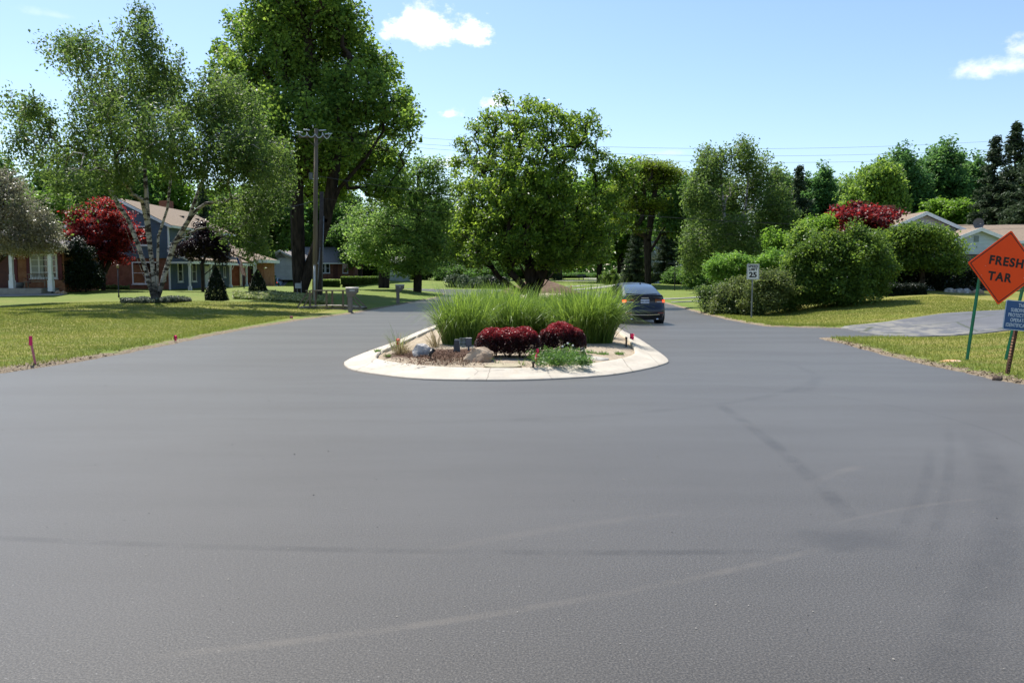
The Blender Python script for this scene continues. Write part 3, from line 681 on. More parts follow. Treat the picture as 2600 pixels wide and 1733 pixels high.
# ---- rocks
def rock(name,label,px,py,size,mat,seed,z=.12,rz=0,flat=.0,amp=.16,cuts=9):
    p=isl(px,py,z); rnd=random.Random(seed); bm=bmesh.new(); bmesh.ops.create_icosphere(bm,subdivisions=4,radius=1)
    planes=[(Vector((rnd.gauss(0,1),rnd.gauss(0,1),rnd.gauss(0,.8))).normalized(),rnd.uniform(.62,.88)) for _ in range(cuts)]
    for v in bm.verts:
        c=v.co.copy()
        for n,d in planes:
            k=c.dot(n)
            if k>d: c-=n*(k-d)*.92
        c*=1+amp*.35*mnoise.noise(c*1.6+Vector((seed,0,0)))+amp*.16*mnoise.noise(c*5+Vector((seed,3,0)))
        if c.z<-.35: c.z=-.35
        v.co=Vector((c.x*size[0],c.y*size[1],c.z*size[2]))
    zmin=min(v.co.z for v in bm.verts)
    for v in bm.verts: v.co.z-=zmin+.03
    me=bpy.data.meshes.new(name); bm.to_mesh(me); bm.free(); me.polygons.foreach_set('use_smooth',[False]*len(me.polygons))
    o=link(name,me,None,mat); o.location=p; o.rotation_euler=(0,0,rz); return tag(o,label,'rock')
M['rocktan']=plain('rock_tan',(.50,.39,.27),(.30,.20,.13),3.2,.85,.2,bump=.9,bscale=11,detail=8)
M['rockgrey']=plain('rock_grey',(.54,.51,.46),(.15,.14,.13),4.5,.7,.3,bump=.9,bscale=12,detail=8)
M['rockpale']=plain('rock_pale',(.52,.49,.42),(.36,.33,.28),7,.85,.2,bump=.6,bscale=20)
rock('boulder','large tan boulder with a flat top, in front of the long red barberry',1217,920,(.335,.24,.24),M['rocktan'],11,rz=.15,cuts=10,amp=.3)
rock('boulder','jagged blue-grey boulder with white veins, next to the dry grass',1071,906,(.235,.20,.225),M['rockgrey'],23,rz=-.4,cuts=12,amp=.4)
rock('stepping_stone','flat pale stone lying in the soil right of the green weeds',1508,910,(.30,.30,.06),M['rockpale'],31,cuts=6)
# manhole lid
p=isl(1277,930,.13); mb=MB(); mb.lathe((p.x,p.y,p.z+.0),[(.33,-.02),(.335,.005),(.335,.022),(.322,.03),(.30,.031),(.29,.027),(.12,.027),(.11,.031),(.04,.03)],40)
o=mb.build('manhole_cover',plain('lid_concrete',(.42,.37,.24),(.32,.27,.18),9,.85,.2,bump=.6,bscale=60),None,False,loc=p); tag(o,'round tan utility cover lying on the soil just inside the front curb','utility cover')
# ---- lights, boxes, stakes
M['blackmetal']=plain('metal_black',(.012,.012,.013),(.02,.02,.02),12,.45,.5)
M['bronze']=plain('metal_bronze',(.045,.032,.022),(.03,.02,.015),12,.5,.5)
M['lens']=plain('lamp_lens',(.55,.6,.62),(.45,.5,.5),12,.15,.7)
M['greyplastic']=plain('plastic_grey',(.16,.17,.18),(.12,.13,.14),12,.5,.4)
M['pink']=plain('tape_pink',(.85,.04,.16),(.75,.03,.12),9,.6,.3)
M['pinkfade']=plain('paint_pink_faded',(.62,.20,.22),(.5,.16,.18),9,.7,.3)
M['orange']=plain('tape_orange',(.9,.13,.06),(.8,.1,.05),9,.6,.3)
M['wood']=plain('wood_weathered',(.22,.17,.12),(.12,.09,.065),5,.85,.15,bump=.5,bscale=30,stretch=(1,1,.15))
M['woodgrey']=plain('wood_grey',(.26,.22,.17),(.15,.12,.09),4,.85,.15,bump=.5,bscale=30)
def spot(label,px,py,aim,z=.13,scale=1):
    p=isl(px,py,z); t=thing('garden_spotlight',label,'garden light',p,'spotlights in the island bed')
    MB().tube(p,p+Vector((0,0,.11*scale)),.012,.012,8).tube(p,p+Vector((0,0,.03)),.035,.03,10).build('stake',M['blackmetal'],t,True)
    a=Vector(aim).normalized(); c=p+Vector((0,0,.13*scale))
    h=MB(); h.tube(c-a*.06,c+a*.07,.030,.048,14); h.tube(c+a*.07,c+a*.085,.052,.052,14); h.tube(c-a*.085,c-a*.06,.015,.028,12); h.build('lamp_head',M['blackmetal'],t,True)
    MB().tube(c+a*.0855,c+a*.0885,.045,.045,14).build('lens',M['lens'],t,True)
spot('small black spotlight beside the grey boulder, tilted back toward the right',1094,914,(.5,.5,.7),scale=1.1)
spot('silver-topped spotlight standing in front of the flat pale stone',1482,915,(-.45,.3,.85),scale=1.2)
def junction(label,px,py,w,h):
    p=isl(px,py,.13); t=thing('junction_box',label,'electrical box',p)
    MB().box(p.x-.02,p.x+.02,p.y-.02,p.y+.02,p.z-.03,p.z+h*.45).build('post',M['greyplastic'],t)
    MB().box(p.x-w/2,p.x+w/2,p.y-.045,p.y+.045,p.z+h*.4,p.z+h).build('housing',M['greyplastic'],t,bevel=.006)
    MB().box(p.x-w/2-.006,p.x+w/2+.006,p.y-.05,p.y+.05,p.z+h+.001,p.z+h+.012).build('cover',plain('metal_galvanised',(.5,.5,.5),(.4,.4,.4),20,.4,.5,.6),t,bevel=.003)
junction('grey outdoor junction box on a short post, left of the long red barberry',1190,893,.12,.29)
p=isl(1160,896,.13); t=thing('garden_transformer','slatted dark grey low transformer left of the junction box','electrical box',p)
mb=MB(); mb.slab([(p.x-.075,p.y-.05,p.z),(p.x+.075,p.y-.05,p.z),(p.x+.045,p.y-.05,p.z+.29),(p.x-.045,p.y-.05,p.z+.29)],(0,.10,0)); mb.build('housing',M['greyplastic'],t,bevel=.008)
mb=MB()
for i in range(6): mb.box(p.x-.05,p.x+.05,p.y-.058,p.y-.051,p.z+.03+i*.04,p.z+.045+i*.04)
mb.build('vent',M['blackmetal'],t)
p=isl(1177,880,.14); t=thing('wire_basket','small white wire rack between the two electrical boxes','rack',p)
mb=MB()
for i in range(7): mb.tube((p.x-.09+i*.03,p.y,p.z),(p.x-.09+i*.03,p.y,p.z+.2),.0035,.0035,5)
for z in (.0,.1,.2): mb.tube((p.x-.09,p.y,p.z+z),(p.x+.09,p.y,p.z+z),.0035,.0035,5)
mb.build('frame',plain('metal_white',(.75,.75,.74),(.7,.7,.7),9,.4,.5),t)
def stakepost(label,px,py,h,bent=False):
    p=isl(px,py,.12); t=thing('bollard_light',label,'path light',p,'short dark posts in the island bed')
    MB().lathe(p,[(.02,-.02),(.024,0),(.020,.02),(.020,h*.8),(.026,h*.82),(.028,h),(.02,h+.012)],12).build('post',M['bronze'],t,True)
    MB().box(p.x-.06,p.x-.02,p.y-.01,p.y+.01,p.z+.02,p.z+.032).build('clip',M['bronze'],t)
stakepost('short dark post at the front of the bed, right of the round cover',1354,936,.12)
stakepost('dark bronze post at the right rim of the bed by the pink flag',1590,878,.20)
def flag(label,px,py,h,mat,pole=M['blackmetal'],z=.13,cloth=(.09,.12),lean=0.0,p=None,tilt=.0):
    p=p if p is not None else isl(px,py,z); t=thing('survey_flag',label,'flag',p,'survey flags')
    top=p+Vector((lean,0,h)); MB().tube(p-Vector((0,0,.03)),top,.0065,.005,6).build('stake',pole,t)
    rnd=random.Random(int(px)); w,hh=cloth; vs=[];fs=[]
    for i in range(6):
        for j in range(4):
            x=w*(j/3-.15); vs.append(top+Vector((x+rnd.uniform(-.008,.008)+tilt*(i/5)*hh,rnd.uniform(-.02,.02)*(j+1)*.6,-hh*i/5*(1+.15*rnd.random()))))
    fs=[(i*4+j,i*4+j+1,i*4+j+5,i*4+j+4) for i in range(5) for j in range(3)]
    MB().add(vs,fs).build('ribbon',mat,t)
    return t
flag('faded orange-pink ribbon on a dark rusty stake at the left end of the bed',1008,895,.30,M['orange'],M['bronze'],cloth=(.07,.12))
flag('bright pink ribbon hanging among green weeds in front of the round barberry',1363,928,.31,M['pink'],cloth=(.045,.22),tilt=-.15)
flag('pink flag on the curb at the right edge of the island',1601,862,.16,M['pink'],cloth=(.10,.17),z=.1)
flag('tiny pink flag peeking out above the round red barberry',1445,873,.62,M['orange'],cloth=(.04,.1))
# ---- dry grass, weeds
def tuft(name,label,px,py,r,h,n,mat,seed,w=.006,arch=.7,spread=1.0,lean=(0,0),loc=None,group='weeds and tufts in the island bed'):
    return grass_clump(name,label,'plant',loc or isl(px,py,.14),r,h,n,seed,lean,group,mat,w,spread,None,6,arch)
tuft('dry_grass','flattened straw-coloured grass tuft left of the grey boulder',1018,898,.12,.52,150,L['straw'],41,.0045,1.5,2.2)
tuft('dry_grass','thin green and straw grass tuft between grey boulder and tall grass',1105,882,.10,.62,70,L['straw'],42,.0045,.9,1.6,(-.5,0))
tuft('thin_grass','sparse green grass shoots behind the ribbon stake at left',1008,888,.12,.58,50,L['grassblade'],43,.004,.5,1.2)
tuft('weed_tuft','little yellow-green weed on the left curb edge',958,892,.05,.10,90,L['weed'],44,.006,.8,2)
tuft('weed_tuft','small weed in the soil near the left corner of the bed',985,904,.05,.09,80,L['weed'],45,.006,.8,2)
tuft('weed_tuft','yellow-green weed right of the flat pale stone',1531,899,.12,.09,200,L['weed'],46,.006,.9,2)
tuft('weed_tuft','small weed behind the flat pale stone',1503,896,.08,.10,120,L['weed'],47,.006,.9,2)
tuft('weed_tuft','scattered weed near the right soil edge of the bed',1573,897,.09,.08,110,L['weed'],48,.006,.9,2)
tuft('grass_shoot','single pale grass shoot right of the round cover',1325,925,.05,.20,22,L['grassblade'],49,.006,1.4,1.8)
tuft('grass_shoot','curled grass shoot right of the tan boulder',1262,921,.04,.18,14,L['grassblade'],50,.006,1.6,1.8)
def weedpatch():
    rng=np.random.default_rng(77); pts=[];tn=[]
    for _ in range(95):
        px=rng.uniform(1352,1492); py=rng.uniform(906,933); q=isl(px,py,.14); n=55
        hh=rng.uniform(.07,.20); g=rng.normal(size=(n,3))*np.array([.06,.06,.035]); g[:,2]=np.abs(g[:,2])+rng.uniform(.01,hh,n)
        pts.append(np.array(q)+g); tn.append(np.clip(.45+rng.normal(size=n)*.2+rng.uniform(-.1,.1),0,1))
    P=np.concatenate(pts); V,Fc=leaf_quads(rng,P,.055,.34,.25,-.3,.4)
    o=link('ground_cover',np_mesh('ground_cover',V,Fc,np.concatenate(tn),L['weed'])); tag(o,'mass of green weeds at the front of the island bed','weeds',kind='stuff')
weedpatch()
for i,(px,py,h,lb) in enumerate([(1427,920,.30,'dandelion clock with white seed head in front of the round barberry'),(1440,915,.33,'taller dandelion stalk right of the white seed head'),(1453,917,.30,'dandelion stalk nearest the silver-topped spotlight')]):
    p=isl(px,py,.13); t=thing('dandelion',lb,'dandelion',p,'dandelions')
    MB().tube(p,p+Vector((.01,0,h)),.003,.0025,5).build('stem',plain('stem_pale',(.25,.32,.14),None,9),t)
    MB().lathe(p+Vector((.01,0,h)),[(.002,-.02),(.016,-.012),(.022,0),(.016,.013),(.002,.02)],10).build('seed_head',plain('seedhead',(.65,.65,.6),None,60),t,True)
# wood-chip mulch pieces
def chips():
    rng=np.random.default_rng(5); n=2600; px=rng.normal(1125,55,n); py=rng.normal(908,10,n); P=np.array([tuple(isl(a,min(max(b,884),926),.16)) for a,b in zip(px,py)]); P[:,2]=.155+rng.uniform(0,.035,n)
    V,Fc=leaf_quads(rng,P,.055,.28,1.2,0,.5); tone=rng.uniform(0,1,n)
    o=link('bark_mulch',np_mesh('bark_mulch',V,Fc,tone,leafmat('mulch_chips',(.03,.018,.012),(.26,.16,.11),.9,.1,.0))); tag(o,'dark bark mulch chips round the boulders','mulch',kind='stuff')
chips()
# dirt pile, cone
def dirt():
    c=(2.55,79.0); V=[];nx,ny=70,50; pts=[]
    A=W(1370,745,79).x; 
    xs=np.linspace(-4.6,4.4,nx); ys=np.linspace(-4.5,4.5,ny)
    X,Y=np.meshgrid(xs,ys); r=np.hypot(X/4.2,Y/4.0); r=r*(1+.10*wob(np.stack([X.ravel(),Y.ravel()],1),.9,3).reshape(X.shape)); z=1.50*np.clip(1-r,0,1)**.92-0.02
    z+=.05*wob(np.stack([X.ravel(),Y.ravel()],1),2.6,3).reshape(z.shape)*(r<1)
    i=(np.arange(ny-1)[:,None]*nx+np.arange(nx-1)[None,:]).ravel(); Fc=np.stack([i,i+1,i+nx+1,i+nx],1)
    keep=((r.ravel()[Fc]<1.05).any(axis=1)); P=np.column_stack([X.ravel(),Y.ravel(),z.ravel()])
    o=link('dirt_pile',np_mesh('dirt_pile',P,Fc[keep],mat=plain('dirt_brown',(.19,.125,.085),(.12,.08,.055),3,.95,.1,bump=1,bscale=14,detail=9),smooth=True)); o.location=(1.6+1.0,80,.12)
    tag(o,'long cone of brown dirt dumped on the median beyond the island tree','dirt pile')
dirt()
p=W(1450,741,83.); p.z=0.03
t=thing('traffic_cone','small orange traffic cone at the right foot of the dirt pile','traffic cone',p)
MB().box(p.x-.2,p.x+.2,p.y-.2,p.y+.2,p.z,p.z+.04).build('base',M['orange'],t,bevel=.01)
MB().lathe(p,[(.15,.04),(.09,.32),(.045,.72),(.03,.74)],16).build('body',M['orange'],t,True)
MB().lathe(p,[(.094,.36),(.074,.50),(.072,.50)],16).build('band',plain('reflective_white',(.7,.7,.7),None,9),t,True)
# ---------------------------------------------------------------- text
def textmesh(s,size,mat,parent,Mx,name='lettering',bold=0.0,sx=1.0,ext=.0015,align='CENTER',space=1.0):
    cu=bpy.data.curves.new('t','FONT'); cu.body=s; cu.size=size; cu.align_x=align; cu.align_y='CENTER'; cu.extrude=ext; cu.offset=bold; cu.space_character=space
    o=bpy.data.objects.new('t',cu); COL.objects.link(o); dg=bpy.context.evaluated_depsgraph_get(); dg.update()
    me=bpy.data.meshes.new_from_object(o.evaluated_get(dg)); me.name=name; bpy.data.objects.remove(o); bpy.data.curves.remove(cu)
    T=Mx@Matrix.Diagonal((sx,1,1,1)); off=OFF.get(parent.name,Vector((0,0,0))); me.transform(Matrix.Translation(-off)@T)
    me.materials.clear(); return link(name,me,parent,mat)
def frame_mat(o,u,v):
    u=Vector(u).normalized(); v=Vector(v); v=(v-u*v.dot(u)).normalized(); n=u.cross(v)
    return Matrix(((u.x,v.x,n.x,o[0]),(u.y,v.y,n.y,o[1]),(u.z,v.z,n.z,o[2]),(0,0,0,1)))
M['signorange']=plain('sign_orange',(1.0,.085,.012),(.97,.08,.012),3,.6,.2)
M['signblack']=plain('sign_black',(.012,.01,.01),(.015,.012,.012),5,.5,.3)
M['signwhite']=plain('sign_white',(.74,.74,.72),(.66,.66,.63),6,.4,.4)
M['signblue']=plain('sign_blue',(.016,.075,.22),(.02,.09,.25),4,.4,.4)
M['signblue_text']=plain('sign_pale_lettering',(.70,.76,.82),(.6,.67,.74),6,.5,.3)
M['greenpost']=plain('post_green',(.015,.22,.10),(.02,.17,.08),9,.4,.4)
M['galv']=plain('metal_galvanised_post',(.23,.24,.24),(.15,.15,.15),9,.5,.4,.4)
# ---- diamond sign
def diamond():
    Y=16.35; Ct=W((2568+2534)/2,(585+774)/2,Y); T=W(2568,585,Y); B=W(2534,774,Y); Lf=W(2459.5,666,Y)
    base=W(2453,909,16.6); t=thing('road_work_sign','orange diamond sign reading FRESH TAR on two leaning green posts','road sign',(Ct.x,16.6,gz(Ct.x,16.6)))
    up=(T-B).normalized(); rt=Vector((1,.12,-.11)).normalized(); rt=(Ct-Lf).normalized(); rt=(rt-up*rt.dot(up)).normalized()
    Mx=frame_mat(Ct,rt,up); h=(T-B).length/2
    def dia(r,z0,z1,rc): # rounded diamond slab
        pts=[]
        for k in range(4):
            a=math.pi/2*k; c=Vector((math.cos(a),math.sin(a)))*(r-rc*1.414); 
            for j in range(5):
                b=a-math.pi/4+math.pi/2*j/4; pts.append((c.x+rc*math.cos(b),c.y+rc*math.sin(b)))
        P0_=[Mx@Vector((x,y,z0)) for x,y in pts]; return P0_,Mx.to_3x3()@Vector((0,0,z1-z0))
    a,v=dia(h,-.004,0,.03); MB().slab(a,v).build('panel',M['signorange'],t)
    # black border as a frame of four bars
    mb=MB(); r0,r1=h*.945,h*.915
    o_,v=dia(r0,.0005,.0022,.025); i_,_=dia(r1,.0005,.0022,.02); n=len(o_)
    for i in range(n):
        j=(i+1)%n; mb.add([o_[i],o_[j],i_[j],i_[i],o_[i]+v,o_[j]+v,i_[j]+v,i_[i]+v],[(0,1,2,3),(4,5,6,7),(0,1,5,4),(2,3,7,6)])
    mb.build('border',M['signblack'],t)
    sz=h*.315
    textmesh('FRESH',sz,M['signblack'],t,Mx@Matrix.Translation((h*.02,h*.15,.002))@Matrix.Rotation(R(-.5),4,'Z'),bold=.009,sx=.96,space=1.18)
    textmesh('TAR',sz,M['signblack'],t,Mx@Matrix.Translation((-h*.09,-h*.27,.002)),bold=.009,sx=.96,space=1.18)
    for (x,y) in ((-.52,-.02),(-.58,-.28),(.60,.08),(.55,-.2)): MB().lathe(Mx@Vector((x*h,y*h,.001)),[(.008,-.002),(.008,.002)],8).build('bolt',M['signwhite'],t)
    for (x0,y0,x1,y1) in ((2453,909,2492,672),(2549.5,924,2604,700)):
        a=ong(x0,16.62); a=W(x0,y0,16.55); a.z=gz(a.x,a.y)-.15; b=W(x1,y1,16.48); d=(b-a).normalized(); b=b+d*.25
        sd=Vector((.55,.835,0)).cross(d).normalized(); fw=d.cross(sd)
        mb=MB(); w=.030
        prof=[(-w,0),(-w*.45,0),(-w*.35,.018),(w*.35,.018),(w*.45,0),(w,0),(w,.004),(w*.5,.004),(w*.38,.023),(-w*.38,.023),(-w*.5,.004),(-w,.004)]
        pts0=[a+sd*x+fw*(-y-.0) for x,y in prof]; mb.slab(pts0,b-a); mb.build('post',M['greenpost'],t)
diamond()
# ---- blue sign
def bluesign():
    Y=14.35; tl=W(2552.5,760,Y); bl=W(2545,835.5,Y); w=.60; up=(tl-bl); hgt=up.length; rt=W(2600,764.5,Y+.02)-W(2552.5,760,Y); rt=rt.normalized(); upn=up.normalized(); upn=(upn-rt*upn.dot(rt)).normalized()
    c=bl+rt*w/2+upn*hgt/2; pb=W(2569,946,14.25); gp=Vector((pb.x,14.38,gz(pb.x,14.38)))
    t=thing('neighborhood_sign','small blue metal sign with pale lettering on a brown perforated post','sign',gp)
    Mx=frame_mat(c,rt,upn)
    def rr(hw,hh,r,z):
        pts=[]
        for k,(sx,sy) in enumerate(((1,1),(-1,1),(-1,-1),(1,-1))):
            for j in range(5):
                a=math.pi/2*k+math.pi/2*j/4; pts.append(Mx@Vector((sx*(hw-r)+r*math.cos(a),sy*(hh-r)+r*math.sin(a),z)))
        return pts
    nv=Mx.to_3x3()@Vector((0,0,1))
    MB().slab(rr(w/2,hgt/2,.03,-.004),nv*.004).build('panel',M['signblue'],t)
    o_,i_=rr(w/2-.002,hgt/2-.002,.03,.0004),rr(w/2-.012,hgt/2-.012,.024,.0004); v=nv*.0014; mb=MB(); n=len(o_)
    for i in range(n):
        j=(i+1)%n; mb.add([o_[i],o_[j],i_[j],i_[i],o_[i]+v,o_[j]+v,i_[j]+v,i_[i]+v],[(0,1,2,3),(4,5,6,7),(0,1,5,4),(2,3,7,6)])
    mb.build('border',M['signblue_text'],t)
    for k,s in enumerate(['THIS','SUBDIVISION','PROTECTED BY','OPERATION','IDENTIFICATION']):
        textmesh(s,.088,M['signblue_text'],t,Mx@Matrix.Translation((0,hgt*(.34-.168*k),.001)),bold=.0006,sx=.72,space=1.05)
    top=c-upn*hgt*.5+Vector((.02,.03,0)); topx=c+upn*hgt*.45+nv*(-.035)
    m,nt,out=newmat('post_perforated'); k=N(nt); p=k.obj(); sx=k.new('ShaderNodeSeparateXYZ'); k.l.new(p,sx.inputs[0])
    fr=k.math('FRACT',k.math('MULTIPLY',sx.outputs[2],1/.05)); hole=k.ramp(k.math('ABSOLUTE',k.math('SUBTRACT',fr,.5)),.16,.24,1,0)
    xx=k.ramp(k.math('ABSOLUTE',k.math('SUBTRACT',sx.outputs[0],k.math('MULTIPLY',sx.outputs[2],.105))),.008,.013,1,0)
    c_=k.mix(k.ramp(k.noise(p,9,5),.4,.65),(.055,.028,.018),(.13,.05,.025)); c_=k.mix(k.math('MULTIPLY',hole,xx),c_,(.42,.22,.12))
    k.l.new(k.bsdf(c_,.7,.3,.2),out.inputs[0])
    mb=MB(); d=(topx-gp); a=gp-d.normalized()*.2
    mb.slab([a+Vector((x,y,0)) for x,y in ((-.026,-.026),(.026,-.026),(.026,.026),(-.026,.026))],topx-a); mb.build('post',m,t)
bluesign()
# ---- speed limit
def speed():
    Y=34.0; c=W(1912,(670+709)/2,Y); g_=gz(c.x,Y); w=31*Y/F; h=39*Y/F
    t=thing('speed_limit_sign','white SPEED LIMIT 25 sign on a thin grey post in front of the shrub row','road sign',(c.x-.06,Y,g_))
    Mx=frame_mat(c,(1,.0,0.0),(0.02,0,1)); nv=Vector((0,-1,0))
    pts=[Mx@Vector((x,y,0)) for x,y in ((-w/2,-h/2),(w/2,-h/2),(w/2,h/2),(-w/2,h/2))]
    MB().slab(pts,(0,.004,0)).build('panel',M['signwhite'],t,bevel=0)
    mb=MB(); e=.018; b=.010
    for (x0,x1,y0,y1) in ((-w/2+e,w/2-e,h/2-e-b,h/2-e),(-w/2+e,w/2-e,-h/2+e,-h/2+e+b),(-w/2+e,-w/2+e+b,-h/2+e+b,h/2-e-b),(w/2-e-b,w/2-e,-h/2+e+b,h/2-e-b)):
        mb.slab([Mx@Vector((x,y,.002)) for x,y in ((x0,y0),(x1,y0),(x1,y1),(x0,y1))],(0,.002,0))
    mb.build('border',M['signblack'],t)
    textmesh('SPEED',h*.22,M['signblack'],t,Mx@Matrix.Translation((0,h*.335,.003)),bold=.006,space=1.08)
    textmesh('LIMIT',h*.22,M['signblack'],t,Mx@Matrix.Translation((0,h*.135,.003)),bold=.006,space=1.08)
    textmesh('25',h*.46,M['signblack'],t,Mx@Matrix.Translation((0,-h*.215,.003)),bold=.012,sx=1.12)
    a=Vector((W(1908,808,Y).x,Y+.03,g_-.1)); b_=c+Vector((0.0,.03,h*.48)); mb=MB(); mb.slab([a+Vector(q) for q in ((-.03,0,0),(.03,0,0),(.03,.01,0),(.012,.01,0),(.012,.035,0),(-.012,.035,0),(-.012,.01,0),(-.03,.01,0))],b_-a); mb.build('post',M['galv'],t)
speed()
# ---------------------------------------------------------------- car
def carpaint(name,c):
    m,nt,out=newmat(name); k=N(nt)
    fl=k.noise(k.obj(),900,2); c2=k.mix(fl,c,tuple(min(1,x*1.7+.01) for x in c))
    k.l.new(k.bsdf(c2,.35,.4,.15,None,**{'Coat Weight':.4,'Coat Roughness':.03}),out.inputs[0]); return m
M['glass']=plain('glass_dark',(.012,.016,.018),(.015,.02,.022),3,.04,.9)
M['rearglass']=plain('glass_rear',(.05,.07,.075),(.03,.045,.05),2.5,.03,1.0,coat=1)
M['rubber']=plain('rubber',(.012,.012,.012),(.018,.018,.018),30,.8,.2)
M['rim']=plain('alloy',(.45,.46,.47),(.35,.35,.36),20,.3,.5,.9)
M['chrome']=plain('chrome',(.75,.75,.76),(.7,.7,.7),20,.12,.6,1)
M['blackplastic']=plain('plastic_black',(.015,.015,.016),(.02,.02,.021),20,.55,.4)
def lampmat(name,c,e):
    m,nt,out=newmat(name); k=N(nt); b=k.new('ShaderNodeBsdfPrincipled'); b.inputs['Base Color'].default_value=(*c,1); b.inputs['Roughness'].default_value=.15
    b.inputs['Coat Weight'].default_value=1; b.inputs['Emission Color'].default_value=(*c,1); b.inputs['Emission Strength'].default_value=e; k.l.new(b.outputs[0],out.inputs[0]); return m
M['tail']=lampmat('lamp_red_dark',(.16,.008,.008),0)
M['brake']=lampmat('lamp_red_lit',(1.0,.055,.02),2.6)
M['clearlens']=plain('lens_clear',(.42,.40,.40),(.3,.28,.28),20,.1,.8)
def make_car(name,label,cat,loc,rz,paint,full=True,width=.90):
    t=thing(name,label,cat,loc,None,rz); OFF[t.name]=Vector((0,0,0))
    Lc=4.87; Wd=width
    # side-section samples: (z fraction key) -> half width factor & rear/nose offset
    zs=[.20,.26,.36,.48,.58,.66,.74,.84,.94,1.02,1.07]
    rear={.20:.16,.26:.06,.36:.015,.48:.0,.58:.015,.66:.055,.74:.085,.84:.095,.94:.09,1.02:.05,1.07:.06}
    nose={.20:.10,.26:.04,.36:.0,.48:.0,.58:.02,.66:.06,.74:.16,.84:.4,.94:.9,1.02:1.25,1.07:1.45}
    wz={.20:.88,.26:.93,.36:.97,.48:.99,.58:1.0,.66:1.0,.74:.995,.84:.98,.94:.95,1.02:.90,1.07:.82}
    ys=np.concatenate([np.linspace(0,.5,7),np.linspace(.7,4.2,16),np.linspace(4.35,4.87,6)])
    nx=15; V=[];idx={}
    bm=bmesh.new()
    def decklow(y): # top height along the car (trunk, belt, hood)
        return np.interp(y,[0,.06,.4,.95,1.6,3.0,3.45,3.9,4.4,4.75,4.87],[1.055,1.07,1.06,1.045,1.02,.97,.95,.90,.80,.68,.60])
    def plan(y):
        return np.interp(y,[0,.12,.3,.6,1.0,2.4,3.6,4.2,4.6,4.87],[.80,.875,.925,.965,.99,1.0,.985,.96,.88,.72])
    rings=[]
    for y in ys:
        top=decklow(y); ring=[]
        zz=[.20+(z-.20)*(top-.20)/(1.07-.20) for z in zs]
        for z,zo in zip(zz,zs):
            f=y/Lc; yr=rear[zo]*(1-f)**6; yn=nose[zo]*0
            x=Wd*plan(y)*wz[zo]; ring.append((x,y+yr*(1 if y<.6 else 0)*(1-y/.6 if y<.6 else 0),z))
        xt=ring[-1][0]
        top_pts=[(xt*c,ring[-1][1],top+ .035*(1-c*c)) for c in (.8,.5,.2)]
        half=ring+top_pts; full_=half+[(0,ring[-1][1],top+.035)]+[(-x,yy,z) for x,yy,z in half[::-1]]
        rings.append([bm.verts.new(p) for p in full_])
    n=len(rings[0])
    for a,b in zip(rings[:-1],rings[1:]):
        for i in range(n-1): bm.faces.new((a[i],a[i+1],b[i+1],b[i]))
        bm.faces.new((a[n-1],a[0],b[0],b[n-1]))
    # caps bridging left/right in rows
    for ring,sg in ((rings[0],-1),(rings[-1],1)):
        m_=len(zs); rows=[]
        for i in range(m_):
            a=ring[i]; b=ring[n-1-i]; row=[a]
            for k in range(1,10):
                f=k/10; c=1-abs(2*f-1); p=a.co.lerp(b.co,f); p.y+=sg*.13*(1-(2*f-1)**2)**.8*(1 if sg<0 else 1.2); row.append(bm.verts.new(p))
            row.append(b); rows.append(row)
        for r0,r1 in zip(rows[:-1],rows[1:]):
            for k in range(10): bm.faces.new((r0[k],r0[k+1],r1[k+1],r1[k]))
        # close the top strip
        tops=ring[m_-1:n-m_+1]; r=rows[-1]
        bm.faces.new([v for v in r]+[v for v in tops[::-1][1:-1]])
    bmesh.ops.recalc_face_normals(bm,faces=bm.faces)
    # shift so the rearmost point is y=0
    miny=min(v.co.y for v in bm.verts)
    for v in bm.verts: v.co.y-=miny
    # wheel arches: dark discs handled by parts
    me=bpy.data.meshes.new('body'); bm.to_mesh(me); bm.free(); me.polygons.foreach_set('use_smooth',[True]*len(me.polygons))
    body=link('body',me,t,paint)
    # greenhouse
    bm=bmesh.new(); st=[(.42,1.03,.70,1.07),(.75,1.15,.68,1.05),(1.15,1.33,.635,1.04),(1.55,1.43,.60,1.03),(2.0,1.475,.575,1.02),(2.5,1.485,.57,1.0),(3.0,1.44,.58,.98),(3.35,1.30,.60,.97),(3.75,1.10,.66,.95),(4.05,.96,.70,.93)]
    rr=[]
    k0=Wd/.92
    for (y,zt,xt,zb) in st:
        xb=.80*k0; xt*=k0
        pts=[(xb,y,zb-.08),(xb+(xt-xb)*.5,y,zb+(zt-zb)*.55),(xt+.02,y,zt-.045),(xt-.05,y,zt-.01),(xt*.5,y,zt+.012),(0,y,zt+.018)]
        if zt-zb<.05: pts=[(xb-(xb-xt)*j/5 if j<3 else xt*(1-(j-2)/3),y,zb-.08+(zt-zb+.08)*min(1,j/3)) for j in range(6)]
        f=pts+[(-x,yy,z) for x,yy,z in pts[-2::-1]]; rr.append([bm.verts.new(p) for p in f])
    for a,b in zip(rr[:-1],rr[1:]):
        for i in range(len(a)-1): bm.faces.new((a[i],a[i+1],b[i+1],b[i]))
    bmesh.ops.recalc_face_normals(bm,faces=bm.faces)
    me=bpy.data.meshes.new('roof'); bm.to_mesh(me); bm.free(); me.polygons.foreach_set('use_smooth',[True]*len(me.polygons)); link('roof',me,t,paint)
